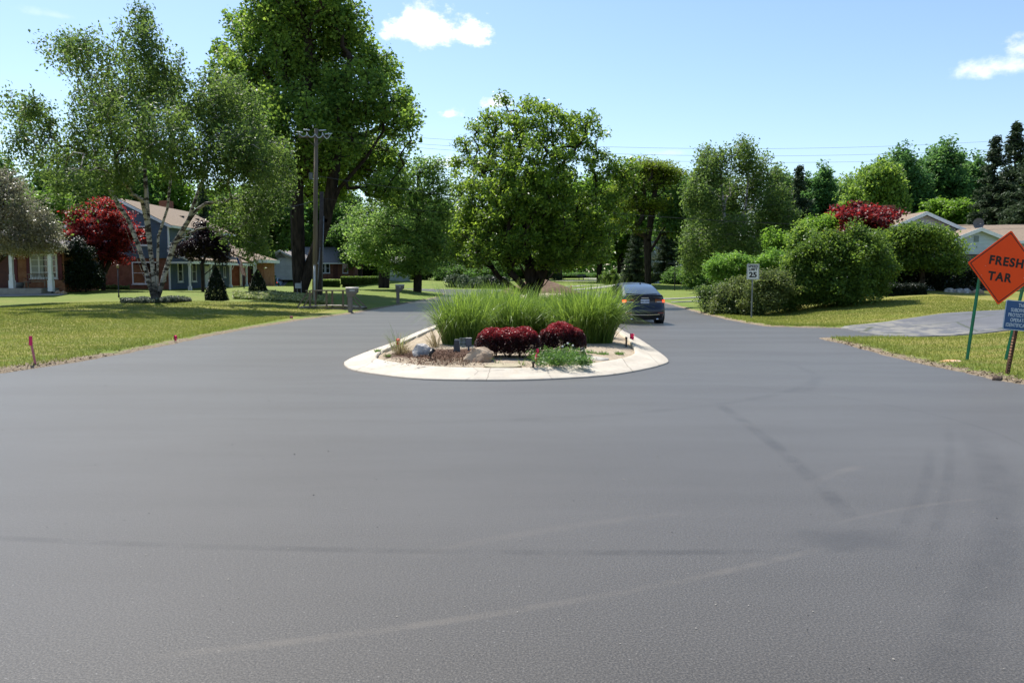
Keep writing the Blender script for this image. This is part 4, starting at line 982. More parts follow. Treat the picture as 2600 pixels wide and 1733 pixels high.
    # rear glass (proud of the roof surface)
    def gpanel(y0,z0,x0,y1,z1,x1,nm,mat,crown=.03,off=.012):
        mb=MB(); vs=[];m_=9
        for j in range(5):
            f=j/4
            for i in range(m_):
                u=-1+2*i/(m_-1); x=(x0+(x1-x0)*f)*u*(1-.0*f); y=y0+(y1-y0)*f; z=z0+(z1-z0)*f
                z+=.045*math.sin(f*math.pi)*.8+crown*(1-u*u)*.7; y+= (-off if y1>y0 else off); z+=off
                if j==0: z+=.02*u*u
                vs.append((x,y+ (.06*u*u if y1>y0 else -.06*u*u),z))
        mb.add(vs,[(j*m_+i,j*m_+i+1,(j+1)*m_+i+1,(j+1)*m_+i) for j in range(4) for i in range(m_-1)]); return mb.build(nm,mat,t,True)
    gpanel(.50,1.085,.66*k0,1.36,1.40,.545*k0,'rear_window',M['rearglass'],.02)
    gpanel(3.92,1.03,.66*k0,3.12,1.40,.53*k0,'windshield',M['glass'],.02)
    for s in (-1,1):
        xb,xt=.80*k0,.60*k0
        def sw(ya,yb,yc,yd,nm):
            pts=[(s*(xb-.012+.012),ya,1.05),(s*(xb),yb,1.03),(s*(xt+.045),yc,1.385),(s*(xt+.045),yd,1.385)]
            # follow the tumblehome
            MB().slab([(p[0],p[1],p[2]) for p in pts],(s*.012,0,0)).build(nm,M['glass'],t)
        sw(.95,1.75,1.75,1.45,'side_window'); sw(1.83,2.65,2.62,1.83,'side_window'); sw(2.72,3.6,3.02,2.70,'side_window')
        # mirror
        MB().lathe((s*(Wd+.06),3.22,1.00),[(.03,-.06),(.085,-.045),(.11,0),(.10,.05),(.04,.075)],12).tube((s*(Wd-.12),3.25,.97),(s*(Wd+.03),3.23,.97),.03,.03,8).build('mirror',M['blackplastic'],t,True)
        # tail lamps: dark lens, lit corner, clear strip
        def patch(x0,x1,z0,z1,nm,mat,yo,zs0=0,bow=.13):
            vs=[];nn=6
            for j in range(3):
                for i in range(nn+1):
                    x=x0+(x1-x0)*i/nn; z=z0+(z1-z0)*j/2+zs0*(i/nn)
                    f=min(1,abs(x)/(Wd*.80)); 
                    yc=.13-.13*(1-f*f)**.8 if f<1 else .13
                    yc+=max(0,(abs(x)-Wd*.80))*1.5
                    zc=np.interp(z,[.48,.58,.66,.74,.84,.94,1.02],[0,.015,.055,.085,.095,.09,.05])
                    vs.append((s*x,yc+zc-yo,z))
            fs=[(j*(nn+1)+i,j*(nn+1)+i+1,(j+1)*(nn+1)+i+1,(j+1)*(nn+1)+i) for j in range(2) for i in range(nn)]
            return MB().add(vs,fs).build(nm,mat,t,True)
        patch(.40*k0,Wd*.90,.80,.925,'taillight',M['tail'],.020,-.02)
        patch(.70*k0,Wd*.885,.805,.885,'brake_light',M['brake'],.034,-.005)
        patch(.46*k0,.68*k0,.80,.835,'reverse_light',M['clearlens'],.034,0)
        patch(.50*k0,.74*k0,.40,.445,'reflector',M['tail'],.015,0)
        # wheels
        for y in (1.02,3.78):
            c=Vector((s*(Wd-.135),y,.335)); w=MB(); a=Vector((s*.115,0,0))
            w.tube(c-a,c+a,.335,.335,28); tw=w.build('wheel',M['rubber'],t,True)
            r=MB(); r.tube(c+a*1.005,c+a*1.06,.215,.20,24)
            for k in range(5):
                an=2*math.pi*k/5; d=Vector((0,math.cos(an),math.sin(an))); r.tube(c+a*1.08,c+a*1.08+d*.2,.035,.022,6)
            ro=r.build('rim',M['rim'],tw,True)
            arch=MB(); arch.tube(Vector((s*(Wd-.27),y,.36)),Vector((s*(Wd*.985+.006),y,.36)),.385,.385,28); arch.build('wheel_arch',M['blackplastic'],t,True)
    MB().box(-.72*k0,.72*k0,.10,4.6,.17,.27).build('underbody',M['blackplastic'],t,bevel=.02)
    vs=[]; # lower bumper valance in black
    mb=MB()
    for j,z in enumerate((.225,.33)):
        for i in range(11):
            u=-1+2*i/10; f=abs(u)*.9; vs.append((u*Wd*.74,.13-.13*(1-f*f)**.8+(.045 if z<.3 else .0)-.012,z))
    mb.add(vs,[(i,i+1,12+i,11+i) for i in range(10)]); mb.build('bumper',M['blackplastic'],t,True)
    # chrome strip, trunk lip, plate
    vs=[];mb=MB()
    for j,z in enumerate((.345,.362)):
        for i in range(13):
            u=-1+2*i/12; f=abs(u)*.75; vs.append((u*Wd*.62,.13-.13*(1-f*f)**.8-.016,z+.02*u*u))
    mb.add(vs,[(i,i+1,14+i,13+i) for i in range(12)]).build('trim_strip',M['chrome'],t,True)
    vs=[];mb=MB()
    for j,(yo,z) in enumerate(((.035,1.045),(-.03,1.085),(.10,1.10),(.2,1.07))):
        for i in range(13):
            u=-1+2*i/12; vs.append((u*Wd*.74,yo+.10*u*u+.02,z-.035*u*u))
    mb.add(vs,[(j*13+i,j*13+i+1,(j+1)*13+i+1,(j+1)*13+i) for j in range(3) for i in range(12)]).build('spoiler',paint,t,True)
    MB().box(-.13,.13,.055,.075,.955,.972).build('badge',M['chrome'],t)
    pl=MB().box(-.155,.155,.040,.052,.765,.915).build('license_plate',plain('plate_white',(.55,.60,.68),(.5,.55,.62),9,.4,.4),t,bevel=.004)
    if full:
        Mx=frame_mat((0,.037,.835),(1,0,0),(0,0,1)); textmesh('BEC 4578',.085,plain('plate_ink',(.06,.09,.2),None,5),pl,Mx,sx=.8,bold=.001)
        for q in (-.46,.46): MB().tube((q,.06,.20),(q,.3,.2),.04,.04,12).build('exhaust',M['chrome'],t,True)
        MB().lathe((.12,1.5,1.455),[(.03,-.02),(.022,.015),(.008,.045)],8).build('antenna',M['blackplastic'],t,True)
    # shut lines
    mb=MB(); mb.box(-.56*k0,.56*k0,.006,.012,.60,.606); mb.build('trunk_seam',M['blackplastic'],t)
    return t
cp=W(1636,820,29.7)
make_car('sedan','dark grey-blue sedan with lit brake lights driving away right of the island','car',(cp.x,29.55,0),R(3.0),carpaint('paint_slate',(.004,.008,.020)),True,.87)
cp=ong(691,122); make_car('sedan','pale blue car parked in front of the white garage door, mostly hidden','car',(cp.x,121.5,gz(cp.x,122)+.02),R(0),carpaint('paint_paleblue',(.38,.47,.55)),False)
# ---------------------------------------------------------------- mailboxes
M['taupe']=plain('plastic_taupe',(.22,.185,.155),(.18,.15,.125),7,.6,.3)
M['taupelit']=plain('plastic_taupe_sunlit',(.50,.45,.38),(.42,.38,.32),7,.6,.3)  # same taupe plastic, with the sunlight on the mailbox top put into its colour
def mailbox(label,px,py,Y,hw,Ltot,H_,num=None,rz=0.0,hx=0.0):
    b=W(px,py,Y); gzv=gz(b.x,Y); t=thing('mailbox',label,'mailbox',(b.x,Y,gzv),'moulded mailboxes along the left road edge')
    z0=gzv; zt=z0+H_; hd=.40; x0=b.x
    MB().box(x0-.095,x0+.095,Y-.09,Y+.09,z0-.1,zt-hd+.02).build('post',M['taupe'],t,bevel=.012)
    # neck flares into the head; the box runs toward the road (+x)
    cx=x0+hx; L2=Ltot/2; mb=MB()
    mb.add([(x0-.10,Y-.10,zt-hd-.06),(x0+.10,Y-.10,zt-hd-.06),(x0+.10,Y+.10,zt-hd-.06),(x0-.10,Y+.10,zt-hd-.06),
            (cx-L2,Y-hw,zt-hd+.12),(cx+L2*.92,Y-hw,zt-hd+.12),(cx+L2*.92,Y+hw,zt-hd+.12),(cx-L2,Y+hw,zt-hd+.12)],[(0,1,5,4),(1,2,6,5),(2,3,7,6),(3,0,4,7),(0,3,2,1),(4,5,6,7)])
    mb.build('bracket',M['taupe'],t)
    mb=MB(); mb.slab([(cx-L2,Y-hw,zt-hd+.122),(cx+L2*.92,Y-hw,zt-hd+.122),(cx+L2,Y-hw,zt-.09),(cx-L2,Y-hw,zt-.09)],(0,2*hw,0)); mb.build('box',M['taupe'],t,bevel=.01)
    mb=MB(); prof=[]
    for i in range(9):
        a=math.pi*i/8; prof.append((cx-L2-.02,Y-(hw+.02)*math.cos(a),zt-.088+.088*math.sin(a)))
    mb.slab(prof,(2*L2+.05,0,0)); mb.build('lid',M['taupelit'],t,True)
    MB().box(cx+L2*.94,cx+L2+.012,Y-hw*.85,Y+hw*.85,zt-hd+.14,zt-.10).build('door',M['taupe'],t,bevel=.004)
    if num:
        textmesh(num,.105,M['signwhite'],t,frame_mat((cx+.02,Y-hw-.004,zt-.16),(1,0,0),(0,0,1)),name='number',bold=.002)
mailbox('larger taupe mailbox with white house number, beside the wooden footbridge',889.5,789,39.0,.14,.54,1.18,'18204',hx=.10)
mailbox('farther small taupe mailbox standing alone at the left road edge',1010.5,771,51.0,.13,.50,1.18,'18',hx=.12)
# newspaper box on posts
b=ong(757,52.0); t=thing('newspaper_box','pale grey meter box on two thin posts in front of the big maple trunk','utility box',b)
x,Y,z=b; hb=.2
MB().box(x-.17,x+.19,Y-.1,Y+.1,z+.55,z+.88).build('housing',plain('metal_pale',(.42,.45,.46),(.35,.37,.38),7,.5,.3),t,bevel=.01)
for dx,h in ((-.06,.56),(.16,1.0)): MB().tube((x+dx,Y+.02 if dx<0 else Y+.13,z-.05),(x+dx,Y+.02 if dx<0 else Y+.13,z+h),.022,.022,8).build('post',M['galv'],t)
b=ong(798,47.0); t=thing('conduit_pipe','pale grey marker pipe standing in front of the tall utility pole','pipe',b)
MB().tube(b-Vector((0,0,.1)),(b.x+.03,b.y,1.75+26*47/F),.055,.055,12).build('pipe',plain('pvc_pale',(.55,.56,.56),(.42,.43,.43),5,.5,.3),t,True)
MB().tube((b.x+.03,b.y,1.75+26*47/F),(b.x+.03,b.y,1.75+28*47/F),.065,.06,12).build('cap',M['galv'],t,True)
# ---------------------------------------------------------------- footbridge
def bridge():
    Y0,Y1=42.0,43.15; l=ong(752,Y0); r=ong(921,Y0); z=max(l.z,r.z)*0.5+.02; z=gz((l.x+r.x)/2,42.5)+.05
    t=thing('footbridge','small weathered wooden footbridge with open rails next to the mailbox','footbridge',(l.x+1.7,42.5,z))
    n=17; mb=MB(); L_=(r.x-l.x)
    for i in range(n):
        a=l.x+L_*i/n; zz=z+.10*math.sin(math.pi*(i+.5)/n); mb.box(a+.008,a+L_/n-.008,Y0,Y1,zz,zz+.04)
    mb.build('deck',plain('wood_deck_pale',(.36,.32,.26),(.26,.23,.18),5,.85,.15,bump=.4,bscale=30),t)
    mb=MB(); mb.box(l.x,r.x,Y0-.03,Y0-.002,z-.12,z+.02); mb.box(l.x,r.x,Y1+.002,Y1+.03,z-.12,z+.02); mb.build('side_beam',M['woodgrey'],t)
    zr=z+.86
    for Yr,xa,xb in ((Y0-.07,776,884),(Y1+.07,789,893)):
        a=W(xa,745,Yr).x; b_=W(xb,745,Yr).x
        MB().box(a,b_,Yr-.07,Yr+.07,zr,zr+.045).build('handrail',M['woodgrey'],t,bevel=.006)
        xs=[W(q,760,Yr).x for q in ((787,829,871) if Yr<Y1 else (801,844,884))]
        for q in xs: MB().box(q-.045,q+.045,Yr-.045,Yr+.045,z-.12,zr-.001).build('post',M['wood'],t,bevel=.004)
        for q,e in ((a+.12,l.x+.05),(b_-.12,r.x-.1)):
            MB().tube((q,Yr,zr-.03),(e,Yr,z+.04),.042,.042,4).build('brace',M['wood'],t)
bridge()
# ---------------------------------------------------------------- utility poles and wires
M['insul']=plain('insulator_grey',(.62,.66,.70),(.5,.53,.56),9,.3,.5)
M['polewood']=plain('pole_wood',(.22,.18,.13),(.14,.11,.08),4,.9,.12,bump=.5,bscale=20,stretch=(1,1,.1))
YP=49.0; YQ=52.0
def pole1():
    b=ong(799,YP); z=b.z; top=W(803,327,YP); t=thing('utility_pole','tall wooden utility pole with crossarm and pale insulators','utility pole',b)
    x=b.x
    MB().tube((x-.02,YP,z-.3),(top.x,YP,top.z),.155,.11,14).build('pole',M['polewood'],t,True)
    mb=MB(); mb.box(top.x-1.0,top.x+.8,YP-.22,YP-.14,top.z-.54,top.z-.46); mb.tube((top.x-.6,YP-.2,top.z-.5),(top.x,YP-.14,top.z-1.1),.02,.02,5); mb.tube((top.x+.5,YP-.2,top.z-.5),(top.x,YP-.14,top.z-1.1),.02,.02,5)
    mb.build('crossarm',M['polewood'],t)
    for dx,dz in ((-.95,-.30),(-.5,-.30),(.4,-.30),(.75,-.30),(-.15,.12)):
        c=Vector((top.x+dx,YP-.18,top.z+dz)); MB().lathe(c,[(.015,-.13),(.02,-.06),(.055,-.05),(.03,-.02),(.06,-.005),(.03,.02),(.045,.04),(.01,.06)],10).build('insulator',M['insul'],t,True)
    for dx,dz in ((-.75,-.25),(-.35,-.12),(.2,-.15),(.55,-.35)):
        c=Vector((top.x+dx,YP-.25,top.z+dz)); mb=MB()
        mb.tube(c,c+Vector((-.35 if dx<0 else .4,.1,.05)),.045,.03,8); mb.build('insulator',M['insul'],t,True)
    rng=random.Random(3)
    for k in range(4):
        a=Vector((top.x-.9+.45*k,YP-.2,top.z-.35)); pts=[a+Vector((.45*i/8,-.1,-.30*math.sin(math.pi*i/8)*(.5+.4*k/3))) for i in range(9)]
        MB().path(pts,.022,5).build('jumper_wire',M['insul'],t)
    MB().box(top.x-.42,top.x-.2,YP-.28,YP-.18,W(0,446,YP).z-.25,W(0,446,YP).z+.15).build('fuse_box',M['galv'],t,bevel=.02)
    return top
top1=pole1()
b=ong(812,YQ); top2=W(817,487,YQ); t=thing('utility_pole','shorter darker pole with conduits, directly right of the tall one','utility pole',b)
MB().tube((b.x,YQ,b.z-.3),(top2.x,YQ,top2.z),.16,.12,12).build('pole',plain('pole_wood_dark',(.10,.085,.075),(.06,.05,.045),4,.9,.1),t,True)
for dx in (-.17,.15): MB().tube((b.x+dx,YQ-.15,b.z),(top2.x+dx*.8,YQ-.12,b.z+4.2+dx*6),.035,.035,8).build('conduit',M['galv'],t,True)
def wire(label,a,b,sag,r=.008,n=40):
    mb=MB(); pts=[]
    for i in range(n+1):
        f=i/n; p=a.lerp(b,f); p.z-=sag*4*f*(1-f); pts.append(p)
    o=mb.path(pts,r,4).build('overhead_wire',M['blackmetal'],None,False,loc=a); tag(o,label,'cable','overhead wires'); return o
Yr=60
wire('highest of the three thin power lines crossing the sky at right',W(803,330,YP),W(3400,262,Yr),2.0)
wire('middle one of the three thin power lines crossing the sky at right',W(806,345,YP),W(3400,285,Yr),2.0)
wire('lowest of the three thin power lines crossing the sky at right',W(800,352,YP),W(3400,305,Yr),2.1)
wire('thick telephone cable leaving the tall pole halfway up',W(800,446,YP),W(3400,492,Yr),2.6,.022)
wire('thin cable leaving the top of the shorter pole toward the right',W(816,503,YQ),W(3400,545,Yr),2.1,.014)
wire('service wire running from the short pole to the blue house roof',W(816,505,YQ),W(455,548,68),.5,.012)
# ---- lamp posts
def lamppost(label,px,py,Y,top,head=True):
    b=ong(px,Y); zt=W(px,top,Y).z; t=thing('lamp_post',label,'lamp post',b)
    MB().lathe((b.x,Y,b.z),[(.05,-.05),(.05,.12),(.035,.16),(.032,zt-b.z-.22)],10).build('post',M['blackmetal'],t,True)
    MB().lathe((b.x,Y,b.z),[(.05,zt-b.z-.219),(.075,zt-b.z-.18),(.09,zt-b.z-.05),(.02,zt-b.z)],8).build('lantern',plain('lantern_glass',(.32,.24,.16),(.2,.15,.1),9,.2,.6),t)
lamppost('black yard lamp post on the lawn left of the birch',301,760,50.5,671)
lamppost('black yard lamp post by the entrance path of the blue house',620,735,72,677)
b=ong(1713,96); zt=W(1713,663,96).z; t=thing('street_name_post','thin black post with a crossbar on the far right lawn','sign post',b)
MB().tube(b-Vector((0,0,.1)),(b.x,b.y,zt),.06,.05,8).build('post',M['blackmetal'],t)
MB().box(b.x-.85,b.x+.85,b.y-.03,b.y+.03,zt-.35,zt-.12).build('crossbar',M['blackmetal'],t)
for px,Y in ((1470,165),(1481,167)):
    b=ong(px,Y); t=thing('mailbox','tiny left one of two distant mailboxes by the far driveway' if px==1470 else 'tiny right one of two distant mailboxes by the far driveway','mailbox',b,'distant mailboxes')
    MB().box(b.x-.06,b.x+.06,Y-.06,Y+.06,b.z,b.z+.85).build('post',M['blackmetal'],t); MB().box(b.x-.4,b.x+.4,Y-.2,Y+.2,b.z+.851,b.z+1.2).build('box',M['greyplastic'],t,bevel=.05)
# survey stake left, little flags on lawn
a=W(92,924,15.9); a=Vector((a.x,15.9,gz(a.x,15.9))); t=thing('survey_stake','faded pink wooden survey stake leaning at the left road edge','stake',a)
b_=W(77.5,853,15.9); MB().slab([a+Vector(q) for q in ((-.022,-.006,-.1),(.022,-.006,-.1),(.022,.006,-.1),(-.022,.006,-.1))],b_-a).build('stake',M['pinkfade'],t)
MB().slab([b_+Vector(q) for q in ((-.035,-.012,-.18),(.03,-.012,-.18),(.026,-.012,-.0),(-.026,-.012,-.0))],(0,.024,0)).build('ribbon',M['pink'],t)
p=G(443,862,.08); p.z=gz(p.x,p.y); flag('little pink flag in the lawn near the left road edge',443,862,.15,M['pink'],p=p,cloth=(.07,.13))
p=G(737,808,.05); p.z=gz(p.x,p.y); flag('tiny faded pink flag in the lawn left of the footbridge',737,808,.10,M['pinkfade'],p=p,cloth=(.12,.09))
# ---------------------------------------------------------------- houses
def siding(name,c,lap=.2,darkf=.35):
    m,nt,out=newmat(name); k=N(nt); p=k.pos(); sx=k.new('ShaderNodeSeparateXYZ'); k.l.new(p,sx.inputs[0])
    fr=k.math('FRACT',k.math('MULTIPLY',sx.outputs[2],1/lap)); line=k.ramp(fr,.0,.10,1,0)
    col=k.mix(k.ramp(k.noise(p,1.5,4),.3,.7),c,tuple(x*.86 for x in c)); col=k.mix(k.math('MULTIPLY',line,.6),col,tuple(x*darkf for x in c))
    k.l.new(k.bsdf(col,.65,.25,0,k.bump(fr,.8,.02)),out.inputs[0]); return m
def brickmat(name,a,b,mort,scale=1.0):
    m,nt,out=newmat(name); k=N(nt); p=k.pos(); sx=k.new('ShaderNodeSeparateXYZ'); k.l.new(p,sx.inputs[0])
    cmb=k.new('ShaderNodeCombineXYZ'); k.l.new(k.math('ADD',sx.outputs[0],sx.outputs[1]),cmb.inputs[0]); k.l.new(sx.outputs[2],cmb.inputs[1])
    br=k.new('ShaderNodeTexBrick'); k.l.new(cmb.outputs[0],br.inputs['Vector']); br.inputs['Scale'].default_value=1/scale
    br.inputs['Color1'].default_value=(*a,1); br.inputs['Color2'].default_value=(*b,1); br.inputs['Mortar'].default_value=(*mort,1)
    br.inputs['Brick Width'].default_value=.21; br.inputs['Row Height'].default_value=.075; br.inputs['Mortar Size'].default_value=.006
    col=k.mix(k.ramp(k.noise(p,2.5,4),.35,.65,0,.5),br.outputs['Color'],tuple(x*.55 for x in a)); k.l.new(k.bsdf(col,.9,.12),out.inputs[0]); return m
def shingle(name,c):
    m,nt,out=newmat(name); k=N(nt); p=k.pos(); sx=k.new('ShaderNodeSeparateXYZ'); k.l.new(p,sx.inputs[0])
    fr=k.math('FRACT',k.math('MULTIPLY',sx.outputs[2],1/.07)); n=k.noise(p,7,4,.7); col=k.mix(k.ramp(n,.3,.7),c,tuple(x*.7 for x in c))
    col=k.mix(k.ramp(fr,0,.25,.45,0),col,tuple(x*.45 for x in c)); k.l.new(k.bsdf(col,.95,.1,0,k.bump(n,.4,.02)),out.inputs[0]); return m
M['sideblue']=siding('siding_blue',(.090,.132,.205),.24); M['brick']=brickmat('brick_red',(.20,.075,.045),(.26,.11,.07),(.22,.17,.14))
M['brickorange']=brickmat('brick_orange',(.30,.12,.06),(.36,.17,.09),(.3,.22,.17))
M['roofbrown']=shingle('shingles_brown',(.30,.235,.175)); M['roofgrey']=shingle('shingles_grey',(.30,.28,.27)); M['roofdark']=shingle('shingles_dark',(.14,.12,.11))
M['trim']=plain('paint_white',(.78,.80,.82),(.68,.70,.72),4,.5,.3); M['trimdark']=plain('gutter_dark',(.03,.025,.022),None,4,.5,.3)
M['sidewhite']=siding('siding_white',(.62,.64,.64),.22,.6); M['sidepale']=siding('siding_pale',(.46,.55,.66),.24,.6); M['shutter']=plain('shutter_red',(.12,.012,.02),(.09,.01,.016),6,.5,.3)
M['curtain']=plain('curtain',(.42,.44,.40),(.3,.32,.3),14,.9,.1,stretch=(6,6,.3)); M['door']=plain('door_redbrown',(.10,.03,.02),(.07,.02,.015),4,.5,.3)
M['sidegrey']=siding('siding_greygreen',(.30,.34,.31),.22,.6); M['garagedoor']=siding('garage_door',(.60,.62,.61),.55,.7)
def win(t,axis,at,a0,a1,z0,z1,mull=1,rows=2,fw=.09,curtain=False,sill=True,glassm=None,inset=-1):
    """window on a wall plane; axis 'y': plane y=at facing -y; axis 'x': plane x=at facing +x"""
    def bx(mb,u0,u1,w0,w1,d0,d1):
        if axis=='y': mb.box(u0,u1,at-d1,at-d0,w0,w1)
        else: mb.box(at+d0,at+d1,u0,u1,w0,w1)
    f=MB(); bx(f,a0,a1,z1-fw,z1,.003,.07); bx(f,a0,a1,z0,z0+fw,.003,.07); bx(f,a0,a0+fw,z0+fw,z1-fw,.003,.07); bx(f,a1-fw,a1,z0+fw,z1-fw,.003,.07)
    for i in range(1,mull):
        u=a0+(a1-a0)*i/mull; bx(f,u-fw*.5,u+fw*.5,z0+fw,z1-fw,.003,.07)
    if sill: bx(f,a0-.05,a1+.05,z0-.06,z0-.001,.003,.11)
    fo=f.build('window',M['trim'],t)
    g_=MB(); bx(g_,a0+fw,a1-fw,z0+fw,z1-fw,.002,.02); g_.build('pane',glassm or M['glass'],fo)
    if rows>1:
        s=MB()
        for i in range(1,rows):
            w=z0+(z1-z0)*i/rows; bx(s,a0+fw,a1-fw,w-.02,w+.02,.022,.045)
        s.build('sash_bar',M['trim'],fo)
    if curtain:
        c=MB(); bx(c,a0+fw,a0+(a1-a0)*.48,z0+fw,z1-fw,.021,.0215); c.build('curtain',M['curtain'],fo)
    return fo
def gable_roof_y(t,x0,x1,y0,y1,ze,zr,mat,oh=.35,th=.16,trim=True,name='roof'):
    """ridge along y"""
    xm=(x0+x1)/2; s=(zr-ze)/((x1-x0)/2); e=oh
    mb=MB()
    for sg,xe in ((-1,x0),(1,x1)):
        a=Vector((xe+sg*e,y0-e,ze-s*e)); b=Vector((xm,y0-e,zr)); c=Vector((xm,y1+e,zr)); d=Vector((xe+sg*e,y1+e,ze-s*e)); mb.slab([a,b,c,d],(0,0,th))
    ro=mb.build(name,mat,t)
    if trim:
        mb=MB()
        for sg,xe in ((-1,x0),(1,x1)):
            for yy in (y0-e-.03,y1+e+.001):
                a=Vector((xe+sg*e,yy,ze-s*e-.10)); b=Vector((xm,yy,zr-.10)); mb.slab([a,b,b+Vector((0,0,.22)),a+Vector((0,0,.22))],(0,.029,0))
            xx=xe+sg*(e+.001); mb.box(min(xx,xx+sg*.10),max(xx,xx+sg*.10),y0-e,y1+e,ze-s*e-.06,ze-s*e+.12)
        mb.build('fascia',M['trim'],t)
    return ro
def house_walls_gable_y(t,x0,x1,y0,y1,zb,ze,zr,mat,name='wall'):
    xm=(x0+x1)/2; MB().slab([(x0,y0,zb),(x1,y0,zb),(x1,y0,ze),(xm,y0,zr),(x0,y0,ze)],(0,y1-y0,0)).build(name,mat,t)
def gable_roof_x(t,x0,x1,y0,y1,ze,zr,mat,oh=.35,th=.15,trim=True,name='roof',tm=None):
    ym=(y0+y1)/2; s=(zr-ze)/((y1-y0)/2); e=oh; mb=MB()
    for sg,ye in ((-1,y0),(1,y1)):
        a=Vector((x0-e,ye+sg*e,ze-s*e)); b=Vector((x0-e,ym,zr)); c=Vector((x1+e,ym,zr)); d=Vector((x1+e,ye+sg*e,ze-s*e)); mb.slab([a,b,c,d],(0,0,th))
    mb.build(name,mat,t)
    if trim:
        mb=MB()
        for sg,ye in ((-1,y0),(1,y1)):
            for xx in (x0-e-.03,x1+e+.001):
                a=Vector((xx,ye+sg*e,ze-s*e-.10)); b=Vector((xx,ym,zr-.10)); mb.slab([a,b,b+Vector((0,0,.22)),a+Vector((0,0,.22))],(.029,0,0))
            yy=ye+sg*(e+.001); mb.box(x0-e,x1+e,min(yy,yy+sg*.1),max(yy,yy+sg*.1),ze-s*e-.06,ze-s*e+.12)
        mb.build('fascia',tm or M['trim'],t)
# ---- blue two-storey house
def bluehouse():
    x0,x1,y0,y1=-34.3,-26.85,65.0,79.0; zb=.45; ze=5.72; zr=7.62; zm=3.12
    t=thing('house','two-storey blue house with brown shingle roof behind the birch','house',((x0+x1)/2,y0,zb))
    MB().box(x0+.12,x1-.12,y0+.12,y1-.1,zb-.3,zm).build('brick_wall',M['brick'],t)
    house_walls_gable_y(t,x0,x1,y0,y1,zm+.001,ze,zr,M['sideblue'],'upper_wall')
    MB().box(x1-.118,x1-.06,y0+.4,y1-.1,zb-.3,zm-.002).build('porch_wall',siding('siding_blue_vertical',(.08,.118,.19),5),t)
    gable_roof_y(t,x0,x1,y0,y1,ze,zr,M['roofbrown'],.38)
    MB().box(x1-.02,x1+.10,y0-.10,y0+.0-.001,zb,ze-.05).build('corner_board',M['trim'],t)
    win(t,'y',y0,-29.35,-28.2,4.1,5.62); win(t,'y',y0+.12,-29.8,-27.75,1.10,2.85,mull=2)
    for a,b_ in ((68.2,69.4),(72.7,73.7),(77.2,78.3)): win(t,'x',x1,a,b_,4.35,5.55)
    for a,b_ in ((66.7,67.7),(69.6,70.6)): win(t,'x',x1-.058,a,b_,1.25,2.95)
    for a in (75.6,77.3): win(t,'x',x1-.058,a,a+.5,1.6,2.6,rows=1,fw=.06)
    MB().box(x1-.055,x1+.0,72.6,73.6,zb,zb+2.15).build('door',M['trim'],t)
    # vents on roof, chimney
    for yy in (72.5,76): MB().box(-28.9,-28.6,yy,yy+.3,6.75,6.95).build('roof_vent',M['trimdark'],t)
    MB().box(-31.8,-30.9,75.2,76.2,6.5,8.5).build('chimney',M['brick'],t)
    # porch shed roof, columns
    mb=MB(); zt,zo=3.72,2.98; xo=-25.0
    mb.slab([(x1+.001,y0-.25,zt),(xo-.15,y0-.25,zo-.06),(xo-.15,81,zo-.06),(x1+.001,81,zt)],(0,0,.12)); mb.build('porch_roof',M['roofbrown'],t)
    MB().slab([(x1+.06,y0-.2,2.86),(xo-.3,y0-.2,2.86),(xo-.3,y0-.2,3.0),(x1+.06,y0-.2,3.6)],(0,.15,0)).build('porch_gable',M['sideblue'],t)
    mb=MB(); mb.box(x1+.1,xo-.1,y0-.24,y0-.205,2.70,2.855); mb.box(xo-.27,xo-.13,y0-.205,80.8,2.70,2.90); mb.slab([(x1,y0-.29,3.60),(xo-.1,y0-.29,2.86),(xo-.1,y0-.29,3.02),(x1,y0-.29,3.8)],(0,.035,0)); mb.build('porch_fascia',M['trim'],t)
    for yy in (y0,69.6,74.4,78.9):
        mb=MB(); mb.box(xo-.33,xo-.19,yy-.07,yy+.07,zb+.5,2.70); mb.box(xo-.38,xo-.14,yy-.12,yy+.12,zb-.1,zb+.499); mb.box(xo-.36,xo-.16,yy-.1,yy+.1,2.55,2.698); mb.build('column',M['trim'],t)
    MB().box(x1-.05,xo,y0-.1,79.9,zb-.3,zb+.08).build('porch_floor',M['concrete'],t)
    # meter box
    MB().box(-27.35,-27.15,y0+.02,y0+.118,1.3,1.65).build('meter_box',M['trim'],t)
    # wing: brick garage wing reaching forward
    wx0,wx1,wy0,wy1=-33.5,-24.5,82.0,85.6; we=3.30; wr=4.95; wz=.5
    MB().box(wx0,wx1,wy0,wy1,wz-.3,we).build('wing_wall',M['brickorange'],t)
    mb=MB(); e=.4; xm=(wx0+wx1)/2; r0=(wx0+2.0,(wy0+wy1)/2,wr); rid=(wx1-4.2,(wy0+wy1)/2,wr); E=[(wx0-e,wy0-e,we),(wx1+e,wy0-e,we),(wx1+e,wy1+e,we),(wx0-e,wy1+e,we)]
    v=E+[r0,rid]; v2=[(a,b_,c-.13) for a,b_,c in v]
    mb.add(v+v2,[(0,1,5,4),(1,2,5),(2,3,4,5),(3,0,4),(6,10,11,7),(7,11,8),(8,11,10,9),(9,10,6),(0,6,7,1),(1,7,8,2),(2,8,9,3),(3,9,6,0)]); mb.build('wing_roof',M['roofbrown'],t)
    mb=MB(); mb.box(wx0-e,wx1+e,wy0-e-.06,wy0-e-.001,we-.28,we+.03); mb.box(wx1+e+.001,wx1+e+.06,wy0-e-.06,wy1+e,we-.28,we+.03); mb.build('wing_fascia',M['trim'],t)
    MB().slab([(x1+.01,79.3,3.85),(-24.9,79.3,3.05),(-24.9,82-.42,3.22),(x1+.01,82-.42,4.3)],(0,0,.12)).build('entry_roof',M['roofbrown'],t)
    MB().box(x1+.02,x1+1.1,81.4,81.95,wz,wz+2.2).build('entry_door',M['door'],t)
    win(t,'y',wy0,-25.9,-25.2,wz+.5,we-.35,rows=1)
